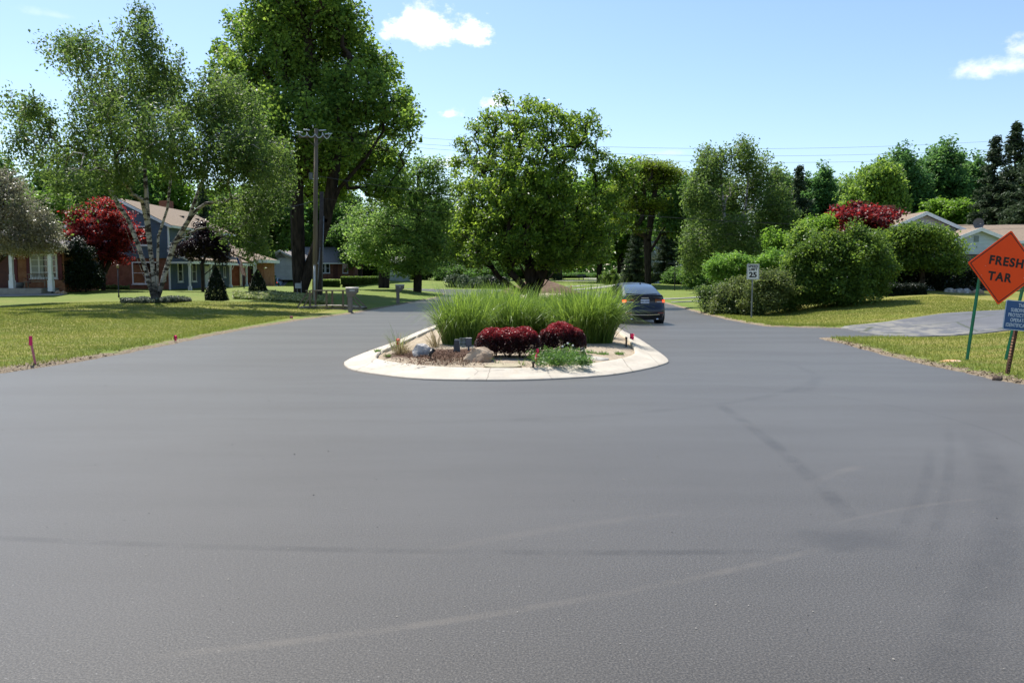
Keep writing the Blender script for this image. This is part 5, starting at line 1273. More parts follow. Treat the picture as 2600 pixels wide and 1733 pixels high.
    for xx in (-26.3,-25.0): MB().box(xx-.09,xx+.09,80.4,80.58,wz-.1,3.1).build('entry_column',M['trim'],t)
    return t
bluehouse()
# ---- flag on the blue house
def usflag():
    t=thing('american_flag','american flag hanging from a slanted pole at the blue house entrance','flag',(-24.2,71.0,2.6))
    Y=71.0; a=W(590,672,Y); top=W(603,650,Y)
    MB().tube(W(590,684,Y),W(604,645,Y),.02,.015,6).build('pole',M['trim'],t)
    p0=W(603,650,Y); n1,n2=26,14; V=[]
    fl=Vector((.10,-.04,-.99)); fly=Vector((.42,.1,-1.0)).normalized()
    for j in range(n2+1):
        for i in range(n1+1):
            u,v=i/n1,j/n2 # u along fly (down), v across hoist
            q=p0+Vector((-.18+.46*v+.14*u*1.6,0,-.05))+Vector((.02+.25*u,0,-1.5*u))+Vector((0,.06*math.sin(v*9+u*3),-.20*v))
            V.append(q)
    def sub(i0,i1,j0,j1,mb,dy=0): 
        idx={}
        for j in range(j0,j1+1):
            for i in range(i0,i1+1): idx[(i,j)]=len(mb.v); q=V[j*(n1+1)+i]; mb.v.append((q[0],q[1]+dy,q[2]))
        for j in range(j0,j1):
            for i in range(i0,i1): mb.f.append((idx[(i,j)],idx[(i+1,j)],idx[(i+1,j+1)],idx[(i,j+1)]))
    red,white,blue=MB(),MB(),MB()
    for j in range(13):
        i0=10 if j>=6 and False else 0
        if j<7: sub(10,n1,j,j+1,red if j%2==0 else white)
        else: sub(0,n1,j,j+1,red if j%2==0 else white)
    sub(0,10,0,7,blue)
    red.build('red_stripes',plain('cloth_red',(.6,.03,.05),None,9),t); white.build('white_stripes',plain('cloth_white',(.8,.8,.82),None,9),t); blue.build('canton',plain('cloth_blue',(.03,.06,.26),(.04,.07,.3),30),t)
usflag()
# ---- left brick house
def brickhouse():
    Y=55.2; x1=W(164,700,Y).x; x0=-46; zb=.62; zf=.95; ze=3.38; t=thing('house','red brick ranch house with white windows and covered porch at the far left','house',(x1-6,Y,zb))
    MB().box(x0,x1,Y,Y+4.5,zb-.4,ze+.04).build('wall',M['brickorange'],t)
    ya,yb,xr=Y-2.2,Y+4.9,x1+.35; rg=(x1-4.2,(ya+yb)/2,5.1); v=[(x0,ya,3.6),(xr,ya,3.6),(xr,yb,3.6),(x0,yb,3.6),(x0,(ya+yb)/2,5.1),rg]; v2=[(a,b_,c-.16) for a,b_,c in v]
    MB().add(v+v2,[(0,1,5,4),(1,2,5),(2,3,4,5),(3,0,4),(6,10,11,7),(7,11,8),(8,11,10,9),(9,10,6),(0,6,7,1),(1,7,8,2),(2,8,9,3),(3,9,6,0)]).build('roof',M['roofgrey'],t)
    MB().box(x0,xr+.06,ya-.07,ya-.001,3.42,3.62).box(xr+.001,xr+.07,ya,yb,3.42,3.62).build('gutter',M['trimdark'],t)
    MB().box(x0,x1+.2,Y-1.85,Y-1.7,ze,3.72).build('porch_beam',M['trim'],t)
    MB().box(x0,W(150,735,Y).x,Y-2.1,Y-.002,zb-.3,zf).build('porch_floor',M['concrete'],t)
    def wx(px): return W(px,690,Y).x
    win(t,'y',Y,wx(78),wx(147),zf+.62,zf+2.25,mull=3,rows=4,fw=.10,curtain=True)
    MB().box(wx(148.5),wx(159),Y-.05,Y-.002,zf+.5,zf+2.4).build('shutter',M['shutter'],t)
    MB().box(wx(68.5),wx(77.5),Y-.05,Y-.002,zf+.3,zf+2.4).build('shutter',M['shutter'],t)
    MB().box(wx(35),wx(45),Y-.05,Y-.002,zf+.02,zf+2.4).build('shutter',M['shutter'],t)
    MB().box(wx(-8),wx(24),Y-.04,Y-.002,zf+.02,zf+2.3).build('door',M['door'],t)
    win(t,'y',Y,wx(-120),wx(-50),zf+.7,zf+2.2,mull=2,rows=3)
    for px in (29,128):
        x=W(px,690,Y-1.8).x; mb=MB(); mb.box(x-.10,x+.10,Y-1.88,Y-1.68,zf+.9,ze-.002); mb.box(x-.15,x+.15,Y-1.93,Y-1.63,zf-.2,zf+.5); mb.box(x-.12,x+.12,Y-1.9,Y-1.66,zf+.501,zf+.899); mb.box(x-.14,x+.14,Y-1.92,Y-1.64,ze-.25,ze-.001); mb.build('column',M['trim'],t)
    # gutter downspout
    MB().tube((x1+.1,Y-1.75,zb),(x1+.1,Y-1.75,3.5),.06,.06,8).build('downspout',M['trimdark'],t)
    # porch bench
    cx=W(92,700,Y-1.0).x; t2=thing('porch_bench','grey slatted bench on the brick house porch','bench',(cx,Y-1.0,zf))
    mb=MB()
    for i in range(13): mb.box(cx-.62+i*.1,cx-.60+i*.1,Y-.82,Y-.80,zf+.45,zf+.88)
    mb.box(cx-.7,cx+.7,Y-.84,Y-.78,zf+.88,zf+.94); mb.build('backrest',M['woodgrey'],t2)
    MB().box(cx-.7,cx+.7,Y-1.25,Y-.8,zf+.40,zf+.445).build('seat',M['woodgrey'],t2)
    for sx in (-.68,.64):
        for sy in (-1.24,-.84): MB().box(cx+sx,cx+sx+.05,Y+sy,Y+sy+.05,zf,zf+(.399 if sy<-1 else .399)).build('leg',M['woodgrey'],t2)
        MB().box(cx+sx,cx+sx+.05,Y-1.25,Y-.85,zf+.60,zf+.64).build('armrest',M['woodgrey'],t2)
    px_=W(50,720,Y-.9); t3=thing('planter','dark round planter pot beside the porch bench','planter',(px_.x,Y-.9,zf)); MB().lathe((px_.x,Y-.9,zf),[(.16,0),(.25,.18),(.27,.36),(.24,.38),(.20,.35)],16).build('pot',M['greyplastic'],t3,True)
brickhouse()
# ---- white ranch far left-centre
def ranch():
    Y=128.0; zb=1.15; t=thing('house','white ranch house with a wide garage door, far behind the big maple trunks','house',(-30,Y,zb))
    def wx(px,Y_=Y): return W(px,690,Y_).x
    gx0,gx1=wx(692),wx(768); ze=4.45
    MB().slab([(gx0,Y-4,zb),(gx1,Y-4,zb),(gx1,Y-4,ze-.1),((gx0+gx1)/2,Y-4,ze+1.0),(gx0,Y-4,ze-.1)],(0,9,0)).build('garage_wall',M['sidewhite'],t)
    gable_roof_y(t,gx0,gx1,Y-4,Y+5,ze-.1,ze+1.0,M['roofgrey'],.4,.16)
    MB().box(wx(700),wx(760),Y-4.06,Y-4.002,zb,zb+2.15).build('garage_door',M['garagedoor'],t)
    MB().slab([(wx(714),Y-4.05,ze-.05),(wx(746),Y-4.05,ze-.05),((gx0+gx1)/2,Y-4.05,ze+.75)],(0,.04,0)).build('gable_vent',M['roofgrey'],t)
    MB().box(gx1+.002,wx(897),Y,Y+8,zb-.2,ze-.5).build('wall',M['brick'],t)
    gable_roof_x(t,gx1-2,wx(897),Y,Y+8,ze-.55,ze+1.7,M['roofgrey'],.5,.16)
    for a,b_ in ((816,826),(827,838),(870,884)): win(t,'y',Y,wx(a),wx(b_),zb+1.0,zb+2.5)
    MB().box(wx(846),wx(858),Y-.05,Y-.002,zb,zb+2.3).build('door',M['door'],t)
    t=thing('house','low grey-green sided house end behind the pale green maple','house',(wx(1005,120),120,1.0))
    MB().box(wx(984,120),wx(1024,120),120,128,.6,3.5).build('wall',M['sidegrey'],t); gable_roof_x(t,wx(984,120),wx(1024,120),120,128,3.5,5.0,M['roofgrey'],.4)
ranch()
# ---- white house far right of centre
def whitehouse():
    Y=142; t=thing('house','white house half hidden by conifers behind the car','house',(W(1698,700,Y).x,Y,.4))
    a,b_=W(1668,700,Y).x,W(1735,700,Y).x
    MB().box(a,b_,Y,Y+9,0,6.0).build('wall',M['sidewhite'],t); gable_roof_x(t,a,b_,Y,Y+9,6.0,8.3,M['roofgrey'],.5)
    win(t,'y',Y,W(1686,700,Y).x,W(1692,700,Y).x,3.6,5.2); win(t,'y',Y,W(1704,700,Y).x,W(1711,700,Y).x,3.6,5.2); win(t,'y',Y,W(1722,700,Y).x,W(1729,700,Y).x,3.6,5.2)
whitehouse()
# ---- right grey house
def righthouse():
    Y=52.0; zb=1.0; t=thing('house','pale grey house with two low gables behind the drooping tree at right','house',(27,Y,zb))
    def wx(px,Y_=Y): return W(px,600,Y_).x
    def wz(py,Y_=Y): return W(2400,py,Y_).z
    # main gable
    x0,x1=wx(2215),wx(2467); zr=wz(543); ze=wz(598)
    house_walls_gable_y(t,x0,x1,Y,Y+9,zb-.3,ze,zr-.02,siding('siding_lilac',(.58,.60,.72),.22,.6),'main_wall'); gable_roof_y(t,x0,x1,Y,Y+9,ze,zr,M['roofbrown'],.5,.12,True,'main_roof')
    Yb=49.0; x0,x1=wx(2412,Yb),wx(2556,Yb); zr=wz(583,Yb); ze=wz(611,Yb)
    MB().slab([(x0,Yb,wz(645,Yb)),(x1,Yb,wz(645,Yb)),(x1,Yb,ze),((x0+x1)/2,Yb,zr),(x0,Yb,ze)],(0,7,0)).build('gable_wall',M['sidepale'],t)
    MB().box(x0+.08,x1-.08,Yb+.08,Yb+6.9,zb-.3,wz(645,Yb)-.002).build('base_wall',plain('brick_grey',(.13,.115,.12),(.09,.08,.085),6,.9,.1),t)
    gable_roof_y(t,x0,x1,Yb,Yb+7,ze,zr,M['roofbrown'],.3,.1,True,'gable_roof')
    MB().box(wx(2473,Yb),wx(2485,Yb),Yb-.04,Yb-.002,wz(614,Yb),wz(599,Yb)).build('gable_vent',plain('vent_grey',(.20,.26,.28),(.16,.2,.22),9),t)
    MB().box(wx(2345),wx(2440),Yb+1,Y-.002,zb-.3,wz(640)).build('bay_wall',M['sidewhite'],t)
    for a,b_ in ((2352,2372),(2384,2404)): win(t,'y',Yb+1,wx(a),wx(b_),zb+.7,zb+2.1)
    # right part
    MB().box(wx(2500,53),wx(2800,53),53,61,zb-.3,wz(612,53)).build('wing_wall',M['sidepale'],t); gable_roof_x(t,wx(2500,53),wx(2800,53),53,61,wz(612,53),wz(588,57)+.35,M['roofbrown'],.4,.12,True,'wing_roof')
    MB().box(wx(2238,55),wx(2262,55),54.5,55.5,wz(600),W(2250,522,55).z).build('chimney',M['brick'],t)
    c=W(2482,568,54); t2=thing('satellite_dish','round grey satellite dish above the small pale gable at right','satellite dish',c)
    MB().tube((c.x,c.y+.1,c.z-1.6),(c.x,c.y+.1,c.z),.04,.04,8).build('mast',M['galv'],t2)
    mb=MB(); vs=[];n=20
    for j in range(5):
        r=.36*j/4+.001
        for i in range(n): a=2*math.pi*i/n; vs.append((c.x+r*math.cos(a),c.y-.12*(j/4)**2,c.z+r*math.sin(a)))
    mb.add(vs,[(j*n+i,j*n+(i+1)%n,(j+1)*n+(i+1)%n,(j+1)*n+i) for j in range(4) for i in range(n)]).build('dish',plain('dish_grey',(.13,.13,.15),None,9),t2,True)
    MB().tube(c,c+Vector((0,-.45,-.05)),.015,.015,6).build('arm',M['galv'],t2)
righthouse()
# ---------------------------------------------------------------- trees
def TL(base,Y,lst,dep=0,seed=0,near=0):
    r_=random.Random(seed); o=[]
    for l in lst:
        if dep and len(l)<5: l=(*l,r_.uniform(-dep,dep)-near)
        o.append(l)
    lst=o
    """crown lobes given as (px,py,rx,ry[,dy,depthfactor]) -> metres relative to base"""
    out=[]
    for l in lst:
        dy=l[4] if len(l)>4 else 0; df=l[5] if len(l)>5 else 1.0
        c=W(l[0],l[1],Y+dy)-base; k=(Y+dy)/F; out.append((c.x,c.y,c.z,l[2]*k,l[2]*k*df,l[3]*k))
    return out
def TS(base,Y,pts):
    out=[]
    for p in pts:
        dy=p[2] if len(p)>2 else 0; q=W(p[0],p[1],Y+dy)-base; out.append((q.x,q.y,q.z))
    return out
def tree_px(name,label,cat,px,Y,stems,lobes,**kw):
    b=ong(px,Y); k=dict(nclus=300,leafsper=60,csize=.35,lsize=.18,leaf=L['far'],bark=M['bark'],rbase=.3,seed=1); k.update(kw)
    st=[[(0,0,-.2)]+TS(b,Y,s) for s in stems] if not kw.get('rawstems') else stems; k.pop('rawstems',None); dep=k.pop('dep',0); near=k.pop('near',0)
    return make_tree(name,label,cat,b,st,TL(b,Y,lobes,dep,k['seed'],near),**k)
# island tree
b0=Vector((1.31,50.0,.15)); 
make_tree('ornamental_tree','broad dark green tree growing from the grassy traffic island','tree',b0,
  [[(0,0,-.2)]+TS(b0,50,s) for s in ([(1353,745),(1350,722),(1345,700)],[(1350,748),(1325,722,-.6),(1295,690,-1)],[(1350,750),(1310,735),(1268,705)],[(1356,748),(1385,720,.4),(1415,680,.6)],[(1354,745),(1368,712),(1385,660)],[(1352,748),(1315,742,-1),(1250,728,-1.4)],[(1354,740),(1335,700,1),(1310,650,1.2)])],
  TL(b0,50,[(1340,560,165,120),(1250,540,95,95,0),(1445,560,95,90,0),(1340,440,150,95),(1235,420,70,70,1),(1290,340,62,58),(1350,310,70,52),(1430,350,52,60),(1490,350,48,50),(1520,420,45,48,-1),(1185,480,35,45),(1200,600,62,55,1),(1180,360,26,24),(1205,325,26,22),(1180,640,45,38,1),(1245,640,80,40),(1480,610,95,48),(1450,655,90,25,-1),(1590,425,40,25),(1560,470,55,50),(1540,560,60,60),(1335,630,130,50,-1.5),(1225,300,24,20),(1275,265,26,24),(1400,272,22,20),(1350,262,26,20),(1420,300,20,16),(1495,303,20,18),(1465,295,14,10),(1160,420,18,14),(1335,500,140,80,-2)],3.0,4),
  1050,62,.25,.21,L['pear'],M['bark'],.35,11,wid=.5,up=.35,droop=.75,shell=.55,wiggle=.06)
# big maple
make_b=ong(762,57.5)
tree_px('maple_tree','huge dark green maple with two trunks towering above the blue house','tree',762,57.5,
  [[(757,700),(754,620),(752,540),(755,440)],[(752,560),(735,440),(690,330)],[(755,480),(770,380),(780,260),(785,100)],[(775,705),(795,640),(828,560),(860,480)],[(828,560),(850,430),(865,300),(890,150)],[(860,480),(930,400),(975,330)],[(752,500),(700,420),(640,330)]],
  [(760,330,170,120),(620,250,75,80),(680,150,110,110),(800,150,130,120),(900,260,100,100),(860,400,120,90),(960,400,85,70),(1010,290,50,60),(700,0,95,95),(800,-10,105,105),(770,-90,85,70),(880,60,60,80),(950,180,60,60),(585,180,40,45),(560,130,26,22),(980,480,55,40),(1030,250,24,22),(1040,330,22,40),(790,470,110,50),(650,400,90,70),(620,60,45,50),(930,110,28,30)],
  nclus=1500,leafsper=66,csize=.33,lsize=.245,leaf=L['maple'],rbase=.44,dep=5.5,near=-2.5,seed=21,wid=.75,up=.35,droop=.3,shell=.45,twig=.02,cs=(1,1,1.15))
# birch, multi stem
tree_px('birch_tree','white-barked birch with several leaning stems in the left lawn','tree',392,45.0,
  [[(385,740),(372,690),(350,620),(325,555),(300,520),(275,470),(240,400)],[(395,740),(385,660),(372,560),(364,440),(366,380),(370,250),(372,100)],[(398,740),(400,680),(402,600),(425,530),(435,440),(440,380)],[(405,742),(420,690),(442,620),(478,560),(505,480),(530,420)],[(305,545),(270,530),(235,505),(180,495),(120,430)],[(366,400),(350,330),(300,230),(250,150)]],
  [(360,110,68,62),(360,30,36,28),(345,200,90,80),(210,130,80,50),(170,115,45,35),(250,240,68,78),(250,370,115,95),(400,330,85,75),(510,270,100,80),(600,290,90,80),(660,400,90,75),(690,470,55,90),(560,400,110,75),(450,400,80,50),(620,530,75,80),(85,310,70,52),(60,255,50,28),(125,405,55,45),(60,360,45,50),(180,460,60,45),(420,150,45,45),(560,200,60,35),(310,300,100,80),(400,230,60,60),(640,610,45,35),(290,430,62,42)],
  nclus=1150,leafsper=58,csize=.23,lsize=.165,leaf=L['birch'],bark=M['birchbark'],rbase=.135,wiggle=.05,dep=5.5,near=4.6,seed=33,wid=.55,up=.3,droop=1.2,shell=.55,twig=.010,cs=(.9,.9,1.25),hang=.35,bup=.22)
# pale green young maples
tree_px('maple_tree','lighter green maple with a straight trunk right of the utility poles','tree',1060,76,
  [[(1061,700),(1062,640),(1062,540),(1062,440)]],
  [(1060,560,85,80),(1050,640,100,48),(950,600,60,60),(1060,470,60,60),(1085,420,40,35),(1130,510,40,70),(1120,600,50,50),(935,640,42,30),(1000,500,45,50),(1030,680,80,18)],
  nclus=520,leafsper=60,csize=.42,lsize=.24,leaf=L['lightmaple'],rbase=.40,seed=41,shell=.55)
tree_px('maple_tree','pale green maple with a thick short trunk left of the straight-trunked one','tree',975,90,
  [[(976,690),(975,650),(974,600)]],
  [(960,600,72,55),(915,630,40,30),(990,560,50,50),(930,560,45,45)],
  nclus=300,leafsper=55,csize=.5,lsize=.26,leaf=L['lightmaple'],rbase=.62,seed=42,shell=.55)
# red and dark ornamental trees
tree_px('japanese_maple','deep red japanese maple in front of the blue house gable','tree',262,60,
  [[(262,710),(258,670),(258,630)],[(262,700),(245,650),(230,600)],[(262,700),(285,650),(300,610)]],
  [(258,590,72,60),(215,560,42,42),(300,570,38,55),(265,530,45,34),(220,625,48,32),(295,640,42,30),(250,655,50,18),(330,600,18,22)],
  nclus=330,leafsper=60,csize=.20,lsize=.17,leaf=L['red'],dep=1.0,rbase=.16,seed=51,wid=.7,cs=(1.3,1.3,.5),up=1.0)
tree_px('maple_tree','wine red maple rising above the big round bush at right','tree',2165,47,
  [[(2165,700),(2165,650),(2163,610)]],
  [(2170,575,85,38),(2185,545,60,30),(2110,590,45,25),(2230,570,40,40),(2150,540,32,24),(2220,610,45,25),(2140,610,60,22),(2095,600,30,14),(2260,545,26,18),(2175,520,20,14),(2080,612,20,8)],
  nclus=230,leafsper=50,csize=.22,lsize=.19,leaf=L['wine'],rbase=.12,seed=52,wid=.75,up=.7,cs=(1.2,1.2,.6),dep=1.5,shell=.4)
tree_px('plum_tree','small very dark purple tree in front of the blue house porch','tree',515,61,
  [[(515,715),(514,690),(512,670)],[(515,700),(530,688),(545,675)]],
  [(522,625,48,38),(480,635,38,24),(558,640,28,28),(520,590,30,24),(512,572,12,10),(550,612,26,20)],
  nclus=260,leafsper=60,csize=.2,lsize=.15,leaf=L['plum'],rbase=.12,seed=53)
tree_px('crabapple_tree','bronze-green crabapple spreading in front of the red brick house','tree',-22,47,
  [[(-22,700),(-20,660),(-10,620)],[(-20,680),(20,640),(60,600)]],
  [(20,540,90,70),(85,570,62,52),(10,480,60,45),(60,610,80,28),(125,600,35,30),(-40,580,60,60),(20,450,26,20),(-10,620,60,22),(60,632,70,20),(130,625,32,24)],
  nclus=500,leafsper=60,csize=.2,lsize=.13,leaf=L['crab'],rbase=.15,seed=54,wid=.5)
# conical yews
def cone_shrub(name,label,px,Y,pyb,pyt,wpx,leaf,seed,n=9000,ls=.09,rounder=.75):
    b=ong(px,Y); zt=W(px,pyt,Y).z; H_=zt-b.z; r=wpx/2*Y/F; rng=np.random.default_rng(seed); root=thing(name,label,'shrub',b)
    h=rng.uniform(0,1,n)**1.35; a=rng.uniform(0,6.283,n); rr=r*(1-h**1.25)**rounder*(.62+.42*rng.uniform(0,1,n)**.5)*(1+.10*np.sin(a*5+h*14)); 
    P=np.column_stack([rr*np.cos(a),rr*np.sin(a),h*H_]); V,Fc=leaf_quads(rng,P,ls,.45,.2,-.4); link('foliage',np_mesh('foliage',V,Fc,np.clip(rng.normal(.4,.25,n),0,1),leaf),root)
    MB().tube(b-Vector((0,0,.1)),b+Vector((0,0,H_*.8)),.05,.02,6).build('trunk',M['bark'],root); return root
cone_shrub('yew_shrub','dark conical evergreen shrub in front of the blue porch, the left larger one',549,47.5,758,676,54,L['yew'],61)
cone_shrub('yew_shrub','dark conical evergreen shrub at the corner of the brick wing',655,63,743,684,46,L['yew'],62)
# ground cover
def cover(name,label,poly_px,Y01,hh,n,leaf,seed,ls=.09,wid=.5,kind=None,ring=None,cat='ground cover'):
    rng=np.random.default_rng(seed); pts=[]
    if ring:
        cx,cy,r0,r1=ring; a=rng.uniform(0,6.283,n); r=np.sqrt(rng.uniform(r0*r0,r1*r1,n))*(1+.08*np.sin(a*5)); X=cx+r*np.cos(a)*1.0; Y=cy+r*np.sin(a)
    else:
        f=rng.uniform(0,1,n); g_=rng.uniform(0,1,n); xa=poly_px[0]+(poly_px[1]-poly_px[0])*f; Y=Y01[0]+(Y01[1]-Y01[0])*g_+ (Y01[2]*(1-f) if len(Y01)>2 else 0); X=(xa-CX)/F*Y
    P=np.stack([X,Y],1); h,_=height(P); lump=.6+.4*wob(P,2.1,seed)
    z=h+np.abs(rng.uniform(.15,1,n))*hh*np.clip(lump,.35,1.2); V,Fc=leaf_quads(rng,np.column_stack([P,z]),ls,wid,.6,-.2)
    me=np_mesh(name,V,Fc,np.clip(.3+.5*(z-h)/hh+rng.normal(size=n)*.2,0,1),leaf); o=link(name,me); tag(o,label,cat,kind=kind or 'stuff'); return o
bb=ong(394,45.0); cover('ground_cover','ring of blue-green ground cover round the birch foot',None,None,.34,15000,L['cover'],71,.10,ring=(bb.x,bb.y-.1,.3,1.72))
cover('flowering_ground_cover','bed of pale flowering ground cover left of the footbridge',(592,838),(46.5,53,2.0),.30,16000,L['coverflower'],72,.17)
cover('ground_cover','low planting along the foot of the blue house wall',(200,330),(62.5,64.3),.4,6000,L['shrub'],73,.14)
# hedges far
def hedge(label,x0,x1,y0,y1,zb,h,leaf,seed,n,ls=.1):
    rng=np.random.default_rng(seed); root=thing('hedge',label,'hedge',((x0+x1)/2,(y0+y1)/2,zb)); fr=rng.integers(0,4,n); u=rng.uniform(-.5,.5,(n,3)); W_,D_=x1-x0,y1-y0
    P=u*np.array([W_,D_,h]); P[:,2]+=h/2
    P[fr==0,1]=-D_/2+rng.normal(size=(fr==0).sum())*.04; P[fr==1,2]=h+rng.normal(size=(fr==1).sum())*.05; P[fr==2,0]=np.where(u[fr==2,0]<0,-W_/2,W_/2)
    V,Fc=leaf_quads(rng,P,ls,.6,.4,0); link('foliage',np_mesh('foliage',V,Fc,np.clip(rng.normal(.45,.22,n),0,1),leaf),root)
    MB().box(x0+.1,x1-.1,y0+.1,y1-.1,zb-.1,zb+h-.12).build('twigs',M['bark'],root); return root
for a,b_,lb,sd in ((808,857,'clipped hedge in front of the ranch windows, left shorter piece',81),(867,965,'long clipped hedge in front of the ranch house, right piece',82)):
    x0,x1=W(a,700,119).x,W(b_,700,119).x; z=gz((x0+x1)/2,119); hedge(lb,x0,x1,118.5,120.5,z,1.05,L['bush'],sd,7000,.16)
x0,x1=W(2242,738,39.5).x,W(2345,738,39.5).x; hedge('low dark clipped hedge under the drooping tree at right',x0,x1,39.2,40.4,gz(x0+1,39.8),.44,L['yew'],83,9000,.07)
def bush_px(name,label,px,Y,lobes,**kw):
    r_=random.Random(kw.get('seed',1)); ex=[]
    for l in lobes:
        for _ in range(5):
            a=r_.uniform(-.5,3.64); q=r_.uniform(.88,1.12); m=min(l[2],l[3])*r_.uniform(.14,.30); ex.append((l[0]+l[2]*q*math.cos(a),l[1]-l[3]*q*math.sin(a),m,m*r_.uniform(.8,1.7),r_.uniform(-.4,.4)*l[2]*Y/F))
    lobes=list(lobes)+ex; kw.setdefault('shell',.42)
    b=ong(px,Y); k=dict(nclus=160,leafsper=60,csize=.16,lsize=.09,leaf=L['bush'],seed=1); k.update(kw); return bush(name,label,'shrub',b,TL(b,Y,lobes),**k)
SH='shrubs in the row behind the speed limit sign'
bush_px('shrub','low rounded shrub at the left end of the shrub row, nearest the road bend',1805,39,[(1808,762,34,34),(1835,758,28,26)],seed=201,leaf=L['shrub'],group=SH,nclus=170)
bush_px('shrub','low reddish-tipped shrub just left of the speed limit post',1868,37,[(1866,757,42,44),(1850,780,36,24),(1895,740,32,28)],seed=202,leaf=L['shrubred'],group=SH,nclus=240)
bush_px('shrub','reddish-tipped shrub right behind the speed limit post',1945,36,[(1940,748,48,48),(1920,778,40,24),(1975,725,40,38)],seed=203,leaf=L['shrubred'],group=SH,nclus=300)
bush_px('shrub','darker shrub between speed limit sign and the big round bush',2015,37,[(2015,740,55,52),(1990,765,45,30),(2030,700,38,36)],seed=204,leaf=L['bush'],group=SH,nclus=320)
bush_px('shrub','biggest round green bush standing right of the shrub row',2150,37.0,[(2140,700,92,75),(2085,655,55,50),(2175,650,75,58),(2225,700,42,60),(2130,740,98,38),(2065,720,48,50),(2115,620,40,24),(2195,628,36,22),(2040,660,26,28)],seed=205,leaf=L['bush'],group=SH,nclus=1000,csize=.19,lsize=.12,leafsper=56)
bush_px('sumac_shrub','bright yellow-green feathery shrub left of the speed limit sign',1855,43,[(1850,668,46,24),(1825,690,34,22),(1890,672,30,20),(1840,705,40,14)],seed=206,leaf=L['sumac'],nclus=150,csize=.18,lsize=.17,leafsper=36,wid=.3,up=1.2,rbase=.05)
bush_px('sumac_shrub','bright yellow-green feathery shrub right of the speed limit sign',1960,43,[(1965,668,36,26),(1985,690,34,22),(1940,690,26,20)],seed=207,leaf=L['sumac'],nclus=110,csize=.18,lsize=.17,leafsper=36,wid=.3,up=1.2,rbase=.05)
tree_px('young_maple_tree','yellow-green young maple between the birch pair and the big bush','tree',1990,46,[[(1990,700),(1988,660)]],[(1975,620,34,40),(2000,650,34,30),(2060,600,45,28),(2090,570,40,18)],nclus=170,leafsper=50,csize=.22,lsize=.17,leaf=L['lightgreenfar'],rbase=.07,seed=208)
tree_px('young_maple_tree','dark narrow young tree standing in the shrub row','tree',2032,41,[[(2032,700),(2034,640)]],[(2038,615,26,46),(2030,660,32,40),(2020,690,30,22)],nclus=170,leafsper=50,csize=.2,lsize=.16,leaf=L['maple'],rbase=.06,seed=209)
tree_px('weeping_tree','umbrella-shaped drooping tree in front of the grey house','tree',2340,42,[[(2342,705),(2338,660),(2345,620)]],
  [(2330,600,85,32),(2270,625,50,32),(2400,620,45,36),(2290,655,52,24),(2375,655,40,18),(2425,655,22,34),(2235,650,24,30),(2340,580,52,16)],nclus=420,leafsper=52,csize=.18,lsize=.14,leaf=L['bush'],rbase=.13,seed=210,cs=(1.3,1.3,.6),droop=1.2,hang=.15,dep=1.0)
bush_px('yew_shrub','dark spreading evergreen under the pale gable at right',2435,44,[(2420,690,48,46),(2470,700,40,36),(2395,720,40,22)],seed=211,leaf=L['yew'],nclus=260,csize=.2,lsize=.10)
bush_px('yew_shrub','near-black evergreen mass beneath the drooping tree',2310,43.5,[(2280,700,48,32),(2350,695,60,36)],seed=212,leaf=L['yew'],nclus=300,csize=.22,lsize=.12)
bush_px('juniper_shrub','wide low juniper by the side street left of the island tree',1200,113,[(1190,722,50,13),(1165,716,26,14),(1225,718,32,12)],seed=213,leaf=L['juniper'],nclus=200,csize=.35,lsize=.28,leafsper=40)
bush_px('juniper_shrub','dark low juniper just right of the wide one',1265,112,[(1262,722,26,14)],seed=214,leaf=L['yew'],nclus=100,csize=.35,lsize=.28,leafsper=40)
bush_px('round_shrub','round clipped shrub on the far lawn left of the car roof',1548,125,[(1548,706,23,17)],seed=215,leaf=L['bush'],nclus=140,csize=.18,lsize=.2,leafsper=60,rbase=.1)
bush_px('shrub','low shrub row at the foot of the conifers behind the car',1620,128,[(1595,706,28,12),(1640,706,24,11)],seed=216,leaf=L['shrub'],nclus=150,csize=.35,lsize=.25)
bush_px('shrub','dark round shrub before the white house behind the car',1705,118,[(1700,718,17,8)],seed=217,leaf=L['yew'],nclus=70,csize=.3,lsize=.22)
bush_px('shrub','dark green shrub filling the gap between the two left houses',200,55.5,[(192,690,22,46),(215,690,28,44),(235,705,18,30),(200,640,26,26)],seed=218,leaf=L['yew'],nclus=300,csize=.2,lsize=.14)
# stones by right hedge
for i,(px,py,s,lb) in enumerate([(2412,747,.28,'leftmost pale border stone under the dark evergreen at right'),(2432,748,.34,'second border stone from the left under the dark evergreen'),(2455,749,.30,'third border stone from the left under the dark evergreen'),(2480,745,.36,'brownish border stone nearest the orange sign')]):
    b=ong(px,41.0); o=rock('border_stone',lb,1300,900,(s,.25,.2),M['rockgrey'] if i<3 else M['rocktan'],60+i); o.location=b; o['group']='border stones in front of the dark evergreens'
for i,(px,py,s,lb) in enumerate([(148,733,.22,'reddish stone at the left corner of the brick porch step'),(162,731,.18,'small reddish stone next to the downspout of the brick house')]):
    b=ong(px,53.2); o=rock('garden_stone',lb,1300,900,(s,.2,.2),M['rocktan'],70+i); o.location=b; o['group']='stones by the brick porch'
